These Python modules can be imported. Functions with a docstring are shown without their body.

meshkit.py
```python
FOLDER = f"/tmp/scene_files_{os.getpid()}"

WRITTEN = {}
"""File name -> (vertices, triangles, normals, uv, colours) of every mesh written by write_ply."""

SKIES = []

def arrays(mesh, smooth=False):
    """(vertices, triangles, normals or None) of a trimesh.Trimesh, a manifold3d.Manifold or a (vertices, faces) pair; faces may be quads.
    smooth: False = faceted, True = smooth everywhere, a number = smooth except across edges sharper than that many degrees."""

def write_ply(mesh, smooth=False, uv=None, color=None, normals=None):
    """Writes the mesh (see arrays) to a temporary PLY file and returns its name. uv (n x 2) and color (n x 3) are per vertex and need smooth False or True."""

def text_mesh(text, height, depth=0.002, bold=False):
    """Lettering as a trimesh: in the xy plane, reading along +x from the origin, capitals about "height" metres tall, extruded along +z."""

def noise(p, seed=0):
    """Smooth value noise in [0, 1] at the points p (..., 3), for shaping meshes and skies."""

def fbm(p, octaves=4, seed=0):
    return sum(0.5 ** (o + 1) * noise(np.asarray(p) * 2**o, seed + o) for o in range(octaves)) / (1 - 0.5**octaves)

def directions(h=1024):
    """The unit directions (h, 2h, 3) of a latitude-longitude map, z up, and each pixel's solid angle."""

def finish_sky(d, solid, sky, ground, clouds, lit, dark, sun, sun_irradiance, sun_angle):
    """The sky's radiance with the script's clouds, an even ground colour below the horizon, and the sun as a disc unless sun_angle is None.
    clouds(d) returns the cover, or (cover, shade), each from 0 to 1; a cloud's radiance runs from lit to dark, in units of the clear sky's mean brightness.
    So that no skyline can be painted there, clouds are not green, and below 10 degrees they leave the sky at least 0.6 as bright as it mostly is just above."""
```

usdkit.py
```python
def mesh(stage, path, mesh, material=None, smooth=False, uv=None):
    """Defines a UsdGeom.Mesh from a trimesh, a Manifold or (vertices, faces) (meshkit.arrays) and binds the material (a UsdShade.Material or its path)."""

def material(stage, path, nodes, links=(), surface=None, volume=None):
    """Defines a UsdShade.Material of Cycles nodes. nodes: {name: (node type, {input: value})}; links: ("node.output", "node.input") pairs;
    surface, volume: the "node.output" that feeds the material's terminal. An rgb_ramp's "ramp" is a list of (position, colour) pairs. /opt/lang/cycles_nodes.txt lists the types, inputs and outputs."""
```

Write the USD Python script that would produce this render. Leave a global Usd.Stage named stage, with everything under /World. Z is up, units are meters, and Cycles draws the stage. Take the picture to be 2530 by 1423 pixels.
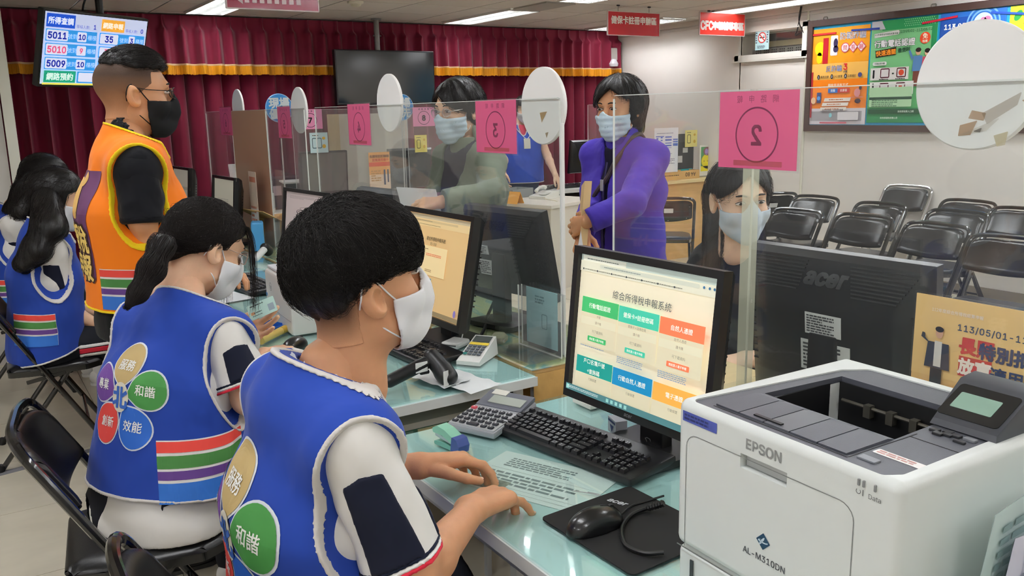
import glob, math, random
import numpy as np, trimesh, manifold3d, shapely
from shapely import affinity
from shapely.geometry import Polygon, Point, LineString, box as sbox
import meshkit, usdkit
from pxr import Usd, UsdGeom, UsdLux, UsdShade, Gf, Sdf, Vt

random.seed(7); np.random.seed(7)
stage = Usd.Stage.CreateInMemory()
UsdGeom.Xform.Define(stage, '/World')
stage.SetDefaultPrim(stage.GetPrimAtPath('/World'))

# ---------------------------------------------------------------- camera, exposure, light
FPX = 2129.57
PITCH, ROLL, YAW = np.radians([11.6312, 1.2094, 32.5243])
EYE = np.array([0.0, 0.0, 1.52])
def cam_axes():
    fwd = np.array([math.sin(YAW) * math.cos(PITCH), math.cos(YAW) * math.cos(PITCH), -math.sin(PITCH)])
    right = np.array([math.cos(YAW), -math.sin(YAW), 0.0]); down = np.cross(fwd, right)
    c, s = math.cos(ROLL), math.sin(ROLL)
    return c * right + s * down, -s * right + c * down, fwd
RIGHT, DOWN, FWD = cam_axes()
cam = UsdGeom.Camera.Define(stage, '/World/camera')
mtx = np.eye(4); mtx[0, :3], mtx[1, :3], mtx[2, :3], mtx[3, :3] = RIGHT, -DOWN, -FWD, EYE
cam.AddTransformOp().Set(Gf.Matrix4d(mtx.tolist()))
cam.CreateHorizontalApertureAttr(36.0); cam.CreateVerticalApertureAttr(36.0 * 1423 / 2530)
cam.CreateFocalLengthAttr(36.0 * FPX / 2530); cam.CreateClippingRangeAttr((0.05, 200.0))
cam.CreateExposureAttr(0.0)
LAMP = 15.0           # radiance of the ceiling lamps' tubes
SCREEN = 0.43          # radiance of a white monitor pixel
dome = UsdLux.DomeLight.Define(stage, '/World/sky'); dome.CreateIntensityAttr(0.35); dome.CreateColorAttr(Gf.Vec3f(0.86, 0.93, 1.0))

# ---------------------------------------------------------------- small helpers
def V(*a): return np.array(a[0] if len(a) == 1 else a, float)
def ray(x, y): return RIGHT * (x - 1265) / FPX + DOWN * (y - 711.5) / FPX + FWD
def at_z(x, y, z): d = ray(x, y); return EYE + d * (z - EYE[2]) / d[2]
def at_y(x, y, Y): d = ray(x, y); return EYE + d * (Y - EYE[1]) / d[1]
def at_x(x, y, X): d = ray(x, y); return EYE + d * (X - EYE[0]) / d[0]
def at_d(x, y, D): return EYE + ray(x, y) * D
def unit(v): v = np.asarray(v, float); return v / (np.linalg.norm(v) + 1e-12)
def rotz(a): c, s = math.cos(a), math.sin(a); return np.array([[c, -s, 0], [s, c, 0], [0, 0, 1.0]])
def roty(a): c, s = math.cos(a), math.sin(a); return np.array([[c, 0, s], [0, 1, 0], [-s, 0, c]])
def rotx(a): c, s = math.cos(a), math.sin(a); return np.array([[1, 0, 0], [0, c, -s], [0, s, c]])
def srgb(h):
    if not isinstance(h, str): return tuple(h)
    c = np.array([int(h[i:i + 2], 16) for i in (1, 3, 5)]) / 255.0
    return tuple(np.where(c < 0.04045, c / 12.92, ((c + 0.055) / 1.055) ** 2.4))

LOOKS = {}
def mat(col, rough=0.5, metal=0.0, spec=0.5, var=0.0, vscale=6.0, bump=0.0, bscale=60.0, emit=0.0, coat=0.0, sheen=0.0, stretch=(1, 1, 1), sss=0.0, obvar=0.0, trans=0.0):
    """A procedural principled material, made once for each set of arguments."""
    key = (col if isinstance(col, str) else tuple(col), rough, metal, spec, var, vscale, bump, bscale, emit, coat, sheen, stretch, sss, obvar, trans)
    if key in LOOKS: return LOOKS[key]
    c = srgb(col)
    pr = {'base_color': c, 'roughness': rough, 'metallic': metal, 'specular_ior_level': spec}
    if coat: pr.update(coat_weight=coat, coat_roughness=0.08)
    if sheen: pr.update(sheen_weight=sheen, sheen_roughness=0.4)
    if sss: pr.update(subsurface_weight=sss, subsurface_scale=0.01, subsurface_radius=(1.0, 0.35, 0.2))
    if emit: pr.update(emission_color=c, emission_strength=emit)
    if trans: pr.update(transmission_weight=trans)
    nodes, links = {'p': ('principled_bsdf', pr)}, []
    if var or bump:
        nodes['tc'] = ('texture_coordinate', {})
        nodes['mp'] = ('mapping', {'scale': stretch}); links.append(('tc.object', 'mp.vector'))
    if var:
        nodes['n'] = ('noise_texture', {'scale': vscale, 'detail': 4.0, 'roughness': 0.6}); links.append(('mp.vector', 'n.vector'))
        lo = tuple(x * (1 - var) for x in c); hi = tuple(min(1, x * (1 + var)) for x in c)
        nodes['r'] = ('rgb_ramp', {'ramp': [(0.3, lo), (0.7, hi)]}); links += [('n.fac', 'r.fac'), ('r.color', 'p.base_color')]
    if bump:
        nodes['bn'] = ('noise_texture', {'scale': bscale, 'detail': 3.0}); links.append(('mp.vector', 'bn.vector'))
        nodes['b'] = ('bump', {'strength': bump, 'distance': 0.01}); links += [('bn.fac', 'b.height'), ('b.normal', 'p.normal')]
    m = usdkit.material(stage, '/World/Looks/m%03d' % len(LOOKS), nodes, links, surface='p.BSDF')
    LOOKS[key] = m
    return m
def custom(key, nodes, links, surface):
    if key not in LOOKS: LOOKS[key] = usdkit.material(stage, '/World/Looks/m%03d' % len(LOOKS), nodes, links, surface=surface)
    return LOOKS[key]
MIRROR = {'lw': ('layer_weight', {'blend': 0.5}), 'pw': ('math', {'math_type': 'power', 'value2': 4.0}), 'ma': ('math', {'math_type': 'multiply_add', 'value2': 0.7, 'value3': 0.028})}
MIRROR_L = [('lw.facing', 'pw.value1'), ('pw.value', 'ma.value1')]
def pane_mat(tint=(0.975, 0.99, 0.985), haze=0.02, rough=0.02):
    """A clear acrylic or glass sheet: sees through, mirrors at grazing angles, with a faint milky haze from wiping."""
    return custom(('pane', tint, haze, rough), {'t': ('transparent_bsdf', {'color': tint}), 'g': ('glossy_bsdf', {'color': (1, 1, 1), 'roughness': rough}), **MIRROR,
        'd': ('diffuse_bsdf', {'color': (0.9, 0.9, 0.9)}), 'm1': ('mix_closure', {'fac': haze}), 'm2': ('mix_closure', {})},
        MIRROR_L + [('t.BSDF', 'm1.closure1'), ('d.BSDF', 'm1.closure2'), ('ma.value', 'm2.fac'), ('m1.closure', 'm2.closure1'), ('g.BSDF', 'm2.closure2')], 'm2.closure')
def sheer(col, fac, rough=0.3):
    """A print or tape on clear plastic that lets part of the light through."""
    return custom(('sheer', col, fac), {'t': ('transparent_bsdf', {'color': (1, 1, 1)}), 'p': ('principled_bsdf', {'base_color': srgb(col), 'roughness': rough}), 'm': ('mix_closure', {'fac': fac})},
        [('t.BSDF', 'm.closure1'), ('p.BSDF', 'm.closure2')], 'm.closure')
def attr_mat(name, rough=0.5, spec=0.5, bump=0.0, bscale=60.0, sheen=0.0, sss=0.0):
    """Colour read from the mesh's own 'tone' primvar (dyed patches, shaved hair, made-up skin)."""
    pr = {'roughness': rough, 'specular_ior_level': spec}
    if sheen: pr.update(sheen_weight=sheen)
    if sss: pr.update(subsurface_weight=sss, subsurface_scale=0.01, subsurface_radius=(1.0, 0.35, 0.2))
    nodes, links = {'a': ('attribute', {'attribute': 'tone'}), 'p': ('principled_bsdf', pr)}, [('a.color', 'p.base_color')]
    if bump:
        nodes.update(tc=('texture_coordinate', {}), bn=('noise_texture', {'scale': bscale, 'detail': 3.0}), b=('bump', {'strength': bump, 'distance': 0.01}))
        links += [('tc.object', 'bn.vector'), ('bn.fac', 'b.height'), ('b.normal', 'p.normal')]
    return custom(('attr', name), nodes, links, 'p.BSDF')

TAKEN, FRAME = {}, {}
def fresh(parent, name):
    k = TAKEN.get((parent, name), 0); TAKEN[(parent, name)] = k + 1
    return f'{parent}/{name}' + (f'_{k:03d}' if k else '')
def tag(path, label=None, cat=None, group=None, kind=None):
    p = stage.GetPrimAtPath(path)
    for k, v in (('label', label), ('category', cat), ('group', group), ('kind', kind)):
        if v: p.SetCustomDataByKey(k, v)
    return path
def thing(name, label, cat, loc=(0, 0, 0), rz=0.0, group=None, kind=None):
    path = fresh('/World', name); x = UsdGeom.Xform.Define(stage, path)
    x.AddTranslateOp().Set(Gf.Vec3d(*map(float, loc))); x.AddRotateZOp().Set(math.degrees(rz))
    FRAME[path] = (V(loc), rotz(rz)); return tag(path, label, cat, group, kind)
def as_tm(m):
    if hasattr(m, 'to_mesh'): q = m.to_mesh(); return trimesh.Trimesh(q.vert_properties[:, :3], q.tri_verts, process=False)
    if isinstance(m, (tuple, list)) and len(m) and isinstance(m[0], trimesh.Trimesh): return trimesh.util.concatenate(list(m)) if len(m) > 1 else m[0]
    if isinstance(m, tuple): return trimesh.Trimesh(np.asarray(m[0]), np.asarray(m[1]), process=False)
    return m
def ob(name, mesh, material, parent=None, label=None, cat=None, group=None, kind=None, smooth=35, world=False, tone=None):
    """ONE Mesh prim under parent (a thing or a part) or under /World. world: the mesh is given in world coordinates."""
    mesh = as_tm(mesh)
    if parent and not stage.GetPrimAtPath(parent): raise ValueError(parent)
    if parent is None and cat and not kind:                        # a top-level mesh stands at its own base
        lo, hi = mesh.bounds; o = V((lo[0] + hi[0]) / 2, (lo[1] + hi[1]) / 2, lo[2]); mesh = mesh.copy(); mesh.apply_translation(-o)
    else: o = None
    if world and parent:
        root = '/'.join(parent.split('/')[:3]); loc, R = FRAME[root]
        mesh = mesh.copy(); mesh.vertices = (np.asarray(mesh.vertices) - loc) @ R
    path = fresh(parent or '/World', name)
    if tone is not None: smooth = True
    g = usdkit.mesh(stage, path, mesh, material, smooth=smooth)
    if tone is not None:
        pv = UsdGeom.PrimvarsAPI(g).CreatePrimvar('tone', Sdf.ValueTypeNames.Color3fArray, 'vertex'); pv.Set(Vt.Vec3fArray.FromNumpy(np.asarray(tone, np.float32)))
    if o is not None: g.AddTranslateOp().Set(Gf.Vec3d(*map(float, o))); FRAME[path] = (o, np.eye(3))
    return tag(path, label, cat, group, kind)
def dup(src, loc, rz, label, group=None):
    s = stage.GetPrimAtPath(src); was = s.GetCustomData(); name = src.split('/')[2]
    while name[-4:-3] == '_' and name[-3:].isdigit(): name = name[:-4]
    path = thing(name, label or was['label'], was['category'], loc, rz, group or was.get('group'))
    p = stage.GetPrimAtPath(path); p.GetReferences().AddInternalReference(src); p.SetInstanceable(True)
    return path

# ---------------------------------------------------------------- shapes
def bx(sx, sy, sz, c=(0, 0, 0), R=None):
    m = trimesh.creation.box([sx, sy, sz])
    if R is not None: m.vertices = m.vertices @ np.asarray(R).T
    m.apply_translation(c); return m
def rb(sx, sy, sz, r=0.005, c=(0, 0, 0), R=None, n=2):
    """A box with rounded edges."""
    a = np.linspace(0, np.pi / 2, n + 1); oct_ = [V(math.sin(t) * math.cos(p), math.sin(t) * math.sin(p), math.cos(t)) for t in a for p in a]
    pts = []
    for i in (-1, 1):
        for j in (-1, 1):
            for k in (-1, 1):
                for o in oct_: pts.append([i * (sx / 2 - r + r * o[0]), j * (sy / 2 - r + r * o[1]), k * (sz / 2 - r + r * o[2])])
    m = as_tm(manifold3d.Manifold.hull_points(np.array(pts)))
    v = np.array(m.vertices)
    if R is not None: v = v @ np.asarray(R).T
    return trimesh.Trimesh(v + V(c), m.faces, process=False)
def tube(pts, r, n=10, closed=False, caps=True):
    """A round bar swept along a polyline; r a number or one radius for each point."""
    p = np.asarray(pts, float); k = len(p)
    t = np.roll(p, -1, 0) - np.roll(p, 1, 0) if closed else np.gradient(p, axis=0)
    t /= np.linalg.norm(t, axis=1, keepdims=True) + 1e-12
    up = V(0, 0, 1) if abs(t[0][2]) < 0.9 else V(1, 0, 0)
    a = unit(np.cross(t[0], up)); A = []
    for i in range(k):
        a = unit(a - t[i] * (a @ t[i])); A.append(a)
    A = np.array(A); B = np.cross(t, A); ang = np.arange(n) * 2 * np.pi / n; r = np.broadcast_to(r, (k,))
    v = (p[:, None] + r[:, None, None] * (np.cos(ang)[None, :, None] * A[:, None] + np.sin(ang)[None, :, None] * B[:, None])).reshape(-1, 3)
    f = []
    for i in range(k if closed else k - 1):
        for j in range(n):
            q = [i * n + j, i * n + (j + 1) % n, ((i + 1) % k) * n + (j + 1) % n, ((i + 1) % k) * n + j]
            f += [[q[0], q[2], q[1]], [q[0], q[3], q[2]]]
    if not closed and caps:
        for c, s in ((0, 1), (k - 1, -1)):
            v = np.vstack([v, p[c]]); m = len(v) - 1
            for j in range(n):
                e = [c * n + j, c * n + (j + 1) % n]; f.append([m, *e] if s == 1 else [m, *e[::-1]])
    return trimesh.Trimesh(v, f, process=False)
def bend(pts, r=0.03, n=5):
    """Rounds the corners of a polyline."""
    p = [V(q) for q in pts]; out = [p[0]]
    for a, b, c in zip(p, p[1:], p[2:]):
        d = min(r, np.linalg.norm(b - a) / 2.1, np.linalg.norm(c - b) / 2.1); s, e = b + unit(a - b) * d, b + unit(c - b) * d
        for t in np.linspace(0, 1, n): out.append((1 - t) ** 2 * s + 2 * t * (1 - t) * b + t * t * e)
    return np.array(out + [p[-1]])
def spline(pts, n=8):
    """A smooth curve through the points."""
    p = np.asarray(pts, float); q = np.vstack([2 * p[0] - p[1], p, 2 * p[-1] - p[-2]]); out = []
    for i in range(1, len(q) - 2):
        for t in np.linspace(0, 1, n, endpoint=False):
            out.append(0.5 * (2 * q[i] + (q[i + 1] - q[i - 1]) * t + (2 * q[i - 1] - 5 * q[i] + 4 * q[i + 1] - q[i + 2]) * t * t + (-q[i - 1] + 3 * q[i] - 3 * q[i + 1] + q[i + 2]) * t ** 3))
    return np.array(out + [p[-1]])
def cyl(a, b, r, r2=None, n=20): return tube([a, b], [r, r if r2 is None else r2], n)
def lathe(prof, n=32, c=(0, 0, 0)):
    m = trimesh.creation.revolve(np.array(prof, float), sections=n); m.apply_translation(c); return m
def sheet(fn, nu, nv, thick=None):
    """A curved sheet: fn(u, v) with u, v in 0..1, arrays; thick gives it a second side."""
    u, v = np.meshgrid(np.linspace(0, 1, nu), np.linspace(0, 1, nv), indexing='ij'); p = fn(u, v).reshape(-1, 3)
    i, j = np.meshgrid(np.arange(nu - 1), np.arange(nv - 1), indexing='ij'); a = (i * nv + j).ravel()
    f = np.vstack([np.c_[a, a + nv, a + nv + 1], np.c_[a, a + nv + 1, a + 1]])
    m = trimesh.Trimesh(p, f, process=False)
    if thick:
        nrm = np.array(m.vertex_normals); e = [k * nv for k in range(nu)]; e2 = [k * nv + nv - 1 for k in range(nu)]
        N = len(p); rim = list(range(nv)) + [k * nv + nv - 1 for k in range(1, nu)] + [(nu - 1) * nv + k for k in range(nv - 2, -1, -1)] + [k * nv for k in range(nu - 2, 0, -1)]
        s = [[rim[k], rim[(k + 1) % len(rim)]] for k in range(len(rim))]
        ff = [f, f[:, ::-1] + N, np.array([[x, y, y + N] for x, y in s]), np.array([[x, y + N, x + N] for x, y in s])]
        m = trimesh.Trimesh(np.vstack([p, p - nrm * thick]), np.vstack(ff), process=False)
    return m
def polys(g): return [q for q in getattr(g, 'geoms', [g]) if q.geom_type == 'Polygon' and q.area > 1e-12]
def prism(g, depth, fr=None, off=0.0):
    """Polygons pushed out by depth along a frame (origin, u, v)."""
    ms = [trimesh.creation.extrude_polygon(q, depth, engine='earcut') for q in polys(g)]
    m = trimesh.util.concatenate(ms); m.apply_translation([0, 0, off]); return place(m, fr) if fr else m
def place(m, fr):
    o, u, v = V(fr[0]), unit(fr[1]), unit(fr[2]); w = np.cross(u, v); m = m.copy()
    q = np.asarray(m.vertices); m.vertices = o + q[:, :1] * u + q[:, 1:2] * v + q[:, 2:3] * w; return m
def flat(g, fr=None, off=0.0004):
    """Print: flat polygons laid on a frame."""
    vs, fs, n = [], [], 0
    for q in polys(g):
        v, f = trimesh.creation.triangulate_polygon(q, engine='earcut'); vs.append(np.c_[v, np.full(len(v), off)]); fs.append(np.asarray(f) + n); n += len(v)
    m = trimesh.Trimesh(np.vstack(vs), np.vstack(fs), process=False)
    if m.face_normals[:, 2].mean() < 0: m.faces = np.asarray(m.faces)[:, ::-1]
    return place(m, fr) if fr else m
def rrect(w, h, r=0.0, cx=0.0, cy=0.0):
    b = sbox(cx - w / 2, cy - h / 2, cx + w / 2, cy + h / 2)
    return b.buffer(-r).buffer(r, quad_segs=5) if r else b
def ellp(rx, ry, cx=0.0, cy=0.0, n=12): return affinity.translate(affinity.scale(Point(0, 0).buffer(1, quad_segs=n), rx, ry), cx, cy)

# ---------------------------------------------------------------- lettering
FONTS, GLYPHS = {}, {}
def glyph(ch, bold=0, name='Noto Sans CJK Regular'):
    from PIL import ImageFont
    key = (ch, bold, name)
    if key in GLYPHS: return GLYPHS[key]
    if name not in FONTS: FONTS[name] = ImageFont.truetype(glob.glob('/opt/blender-*/*/datafiles/fonts/%s.woff2' % name)[0], 72)
    ft = FONTS[name]; mask, off = ft.getmask2(ch, mode='L', anchor='ls', stroke_width=bold); w, h = mask.size; adv = ft.getlength(ch)
    if w == 0 or h == 0: GLYPHS[key] = (None, adv / 72); return GLYPHS[key]
    on = np.pad(np.array([mask.getpixel((i, j)) for j in range(h) for i in range(w)]).reshape(h, w) > 127, ((0, 0), (1, 1))).astype(np.int8)
    rows, st = np.nonzero(np.diff(on, axis=1) == 1); en = np.nonzero(np.diff(on, axis=1) == -1)[1]
    g = shapely.union_all(shapely.box(st, -rows - 1, en, -rows)).buffer(0.6).buffer(-0.6).simplify(0.7)
    g = affinity.affine_transform(g, [1 / 72, 0, 0, 1 / 72, off[0] / 72, -off[1] / 72])
    if bold: g = g.union(glyph(ch, 0, name)[0])           # the stroke is only the outline: fill it
    GLYPHS[key] = (g, adv / 72); return GLYPHS[key]
def text(s, h, bold=0, anchor='c', gap=0.0, vertical=False, name='Noto Sans CJK Regular', sx=1.0, slant=0.0):
    """Lettering as polygons, em height h, centred ('c') or starting at the left ('l') on y = 0."""
    out, x = [], 0.0
    for ch in s:
        g, adv = glyph(ch, bold, name)
        if g is not None: out.append(affinity.translate(g, 0 if vertical else x, (-x - 0.5) if vertical else -0.38))
        x += (1.05 + gap) if vertical else adv + gap
    g = shapely.union_all([shapely.make_valid(q) for q in out]) if out else Polygon()
    if anchor == 'c': g = affinity.translate(g, -0.5 if vertical else -(x - gap) / 2, x / 2 if vertical else 0)
    if slant: g = affinity.affine_transform(g, [1, slant, 0, 1, 0, 0])
    return affinity.scale(g, h * sx, h, origin=(0, 0))
def latin(s, h, bold=2, anchor='c', **k): return text(s, h, bold, anchor, name='Inter', **k)
def greek(w, h, rows, seed=1, fill=0.85, gapy=0.45, bit=0.9, cx=0.0, cy=0.0):
    """Print too small to read in the photograph: rows of little word-shaped bars."""
    rnd = random.Random(seed); out = []; p = h / rows
    for i in range(rows):
        x, y = -w / 2, h / 2 - p * (i + 0.5); end = -w / 2 + w * (fill if i % 3 < 2 else fill * rnd.uniform(0.5, 1))
        while x < end:
            l = min(p * bit * rnd.uniform(0.7, 2.6), end - x); out.append(sbox(cx + x, cy + y - p * (1 - gapy) / 2, cx + x + l, cy + y + p * (1 - gapy) / 2)); x += l + p * 0.3
    return shapely.GeometryCollection(out)
def at(g, x, y, rot=0.0): return affinity.translate(affinity.rotate(g, rot, origin=(0, 0)) if rot else g, x, y)
def joined(*gs): return shapely.GeometryCollection([q for g in gs for q in polys(g)])

# ---------------------------------------------------------------- bodies as distance fields
def smin(a, b, k):
    h = np.clip(0.5 + 0.5 * (b - a) / k, 0, 1); return b + (a - b) * h - k * h * (1 - h)
def smax(a, b, k): return -smin(-a, -b, k)
def rc(p, a, b, ra, rb_):
    a, b = V(a), V(b); ab = b - a; t = np.clip(((p - a) @ ab) / (ab @ ab + 1e-12), 0, 1)
    return np.linalg.norm(p - a - t[:, None] * ab, axis=1) - (ra + (rb_ - ra) * t)
def el(p, c, r, R=None):
    q = p - V(c)
    if R is not None: q = q @ R
    r = V(r); k0 = np.linalg.norm(q / r, axis=1); k1 = np.linalg.norm(q / r ** 2, axis=1); return k0 * (k0 - 1) / (k1 + 1e-9)
def chain(p, prims, k):
    d = None
    for a, b, ra, rb_ in prims:
        e = rc(p, a, b, ra, rb_); d = e if d is None else (smin(d, e, k) if k else np.minimum(d, e))
    return d
def sdfmesh(f, lo, hi, h, reach=1.0, B=8):
    """The zero surface of a distance field (surface nets), evaluated near the surface only."""
    lo, hi = V(lo), V(hi); nb = np.maximum(1, np.ceil((hi - lo) / (h * B)).astype(int)); N = nb * B + 1
    g = np.stack(np.meshgrid(*[np.arange(k) for k in nb], indexing='ij'), -1).reshape(-1, 3)
    dc = f(lo + (g + 0.5) * B * h); near = np.abs(dc) < B * h * 0.9 * reach + 0.01
    D = np.repeat(np.repeat(np.repeat(dc.reshape(nb), B, 0), B, 1), B, 2); D = np.pad(D, ((0, 1), (0, 1), (0, 1)), mode='edge')
    m = np.zeros(N, bool)
    for i, j, k in g[near]: m[i * B:i * B + B + 1, j * B:j * B + B + 1, k * B:k * B + B + 1] = True
    idx = np.argwhere(m); val = np.concatenate([f(lo + idx[s:s + 150000] * h) for s in range(0, len(idx), 150000)]) if len(idx) else np.zeros(0)
    D[m] = np.where(np.abs(val) < 1e-9, 1e-9, val)
    S = D < 0; n = N - 1
    c = [(a, b, d) for a in (0, 1) for b in (0, 1) for d in (0, 1)]
    cnt = sum(S[a:a + n[0], b:b + n[1], d:d + n[2]].astype(np.int8) for a, b, d in c)
    cell = np.argwhere((cnt > 0) & (cnt < 8)); ids = np.full(n, -1, np.int64); ids[tuple(cell.T)] = np.arange(len(cell))
    acc, num = np.zeros((len(cell), 3)), np.zeros(len(cell))
    for ax in range(3):
        for o1 in (0, 1):
            for o2 in (0, 1):
                o = np.zeros(3, int); o[(ax + 1) % 3], o[(ax + 2) % 3] = o1, o2; e = o.copy(); e[ax] = 1
                a, b = D[tuple((cell + o).T)], D[tuple((cell + e).T)]; x = (a < 0) != (b < 0); t = np.where(x, a / np.where(x, a - b, 1), 0)
                pt = cell + o + np.where(x, t, 0)[:, None] * (e - o); acc += np.where(x[:, None], pt, 0); num += x
    v = lo + acc / num[:, None] * h; F = []
    for ax in range(3):
        u, w = (ax + 1) % 3, (ax + 2) % 3; sl = [slice(None)] * 3; sl[ax] = slice(0, -1); s2 = [slice(None)] * 3; s2[ax] = slice(1, None)
        e = np.argwhere(S[tuple(sl)] != S[tuple(s2)]); e = e[(e[:, u] > 0) & (e[:, w] > 0) & (e[:, u] < n[u]) & (e[:, w] < n[w])]
        q = []
        for du, dw in ((1, 1), (0, 1), (0, 0), (1, 0)):
            k = e.copy(); k[:, u] -= du; k[:, w] -= dw; q.append(ids[tuple(k.T)])
        q = np.stack(q, 1); flip = S[tuple(e.T)]; q[~flip] = q[~flip][:, ::-1]; F += [q[:, [0, 1, 2]], q[:, [0, 2, 3]]]
    return trimesh.Trimesh(v, np.vstack(F), process=False)
def crease(p, amp, freq, seed=0, stretch=(1, 1, 1)):
    """Folds of cloth: soft swells and a few sharper ridges."""
    q = p * freq * V(stretch); a = meshkit.fbm(q, 3, seed) - 0.5; w = q * 0.75 + 0.35 * np.stack([meshkit.noise(q * 0.6, seed + 5), meshkit.noise(q * 0.6 + 9, seed + 6), 0 * a], -1)
    r = 1 - np.abs(2 * meshkit.noise(w * V(1, 1, 0.6), seed + 9) - 1); r = r * r * (3 - 2 * r); return amp * (1.2 * a + 0.55 * (r - 0.5))
def wrinkle(m, amp, freq, seed=0, stretch=(1, 1, 1)):
    v = np.array(m.vertices); n = np.array(m.vertex_normals)
    return trimesh.Trimesh(v + n * crease(v, amp, freq, seed, stretch)[:, None], m.faces, process=False)
def creased(f, amp, freq, seed=0, stretch=(1, 1, 1)):
    def g(p):
        d = f(p); m = np.abs(d) < .02
        if m.any(): d = d.copy(); d[m] -= crease(p[m], amp, freq, seed, stretch)
        return d
    return g
def soften(m, k=4):
    """Taubin smoothing."""
    v, f = np.array(m.vertices), np.asarray(m.faces); e = np.vstack([f[:, [0, 1]], f[:, [1, 2]], f[:, [2, 0]]]); n = len(v)
    deg = np.maximum(np.bincount(e[:, 0], minlength=n) + np.bincount(e[:, 1], minlength=n), 1)[:, None]
    for i in range(2 * k):
        a = np.stack([np.bincount(e[:, 0], v[e[:, 1], c], n) + np.bincount(e[:, 1], v[e[:, 0], c], n) for c in range(3)], 1) / deg
        v = v + (a - v) * (0.5 if i % 2 == 0 else -0.53)
    return trimesh.Trimesh(v, f, process=False)
def weld(*ms):
    """One closed surface out of several overlapping ones."""
    try:
        r = None
        for m in ms:
            q = manifold3d.Manifold(manifold3d.Mesh(np.asarray(m.vertices, np.float32), np.asarray(m.faces, np.uint32)))
            if q.status() != manifold3d.Error.NoError: raise ValueError
            r = q if r is None else r + q
        return as_tm(r)
    except Exception: return trimesh.util.concatenate(ms)
def march(f, p, d, far=0.4, steps=40):
    """Moves the points p along the directions d until they meet the surface f = 0."""
    d = np.broadcast_to(d, p.shape); t = np.zeros(len(p))
    for _ in range(steps): t = np.minimum(t + 0.8 * f(p + t[:, None] * d), far)
    return p + t[:, None] * d
def conform(g, fr, f, off=0.0012, edge=0.012, back=0.25):
    """Lays flat print onto a curved surface: polygons in the frame's plane, pushed along its normal onto f = 0."""
    m = flat(g, None, 0.0); v, fc = trimesh.remesh.subdivide_to_size(np.array(m.vertices), np.array(m.faces), edge, max_iter=12)
    o, u, w = V(fr[0]), unit(fr[1]), unit(fr[2]); nn = np.cross(u, w); p = o + v[:, :1] * u + v[:, 1:2] * w
    return trimesh.Trimesh(march(lambda q: f(q) - off, p + nn * back, -nn, 2.2 * back), fc, process=False)
# ---------------------------------------------------------------- the room
H, XR, YC = 2.39, 6.65, 8.09            # ceiling height, right wall, curtain
UP = (0, 0, 1)
def printed(parent, fr, layers, step=0.0004, off=0.0005, emit=0.0, rough=0.5):
    """Flat print on a thing: layers of (part name, polygons, colour), each laid over the one before."""
    for i, (n, g, c) in enumerate(layers):
        if polys(g): ob(n, flat(g, fr, off + i * step), mat(c, rough, emit=emit, spec=0.3), parent, world=True, smooth=False)

wallm = mat('#ece6de', 0.85, spec=0.2, var=0.03, vscale=1.2, bump=0.03, bscale=180)
tone_wall = mat('#e6dfd6', 0.9, spec=0.2)
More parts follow.
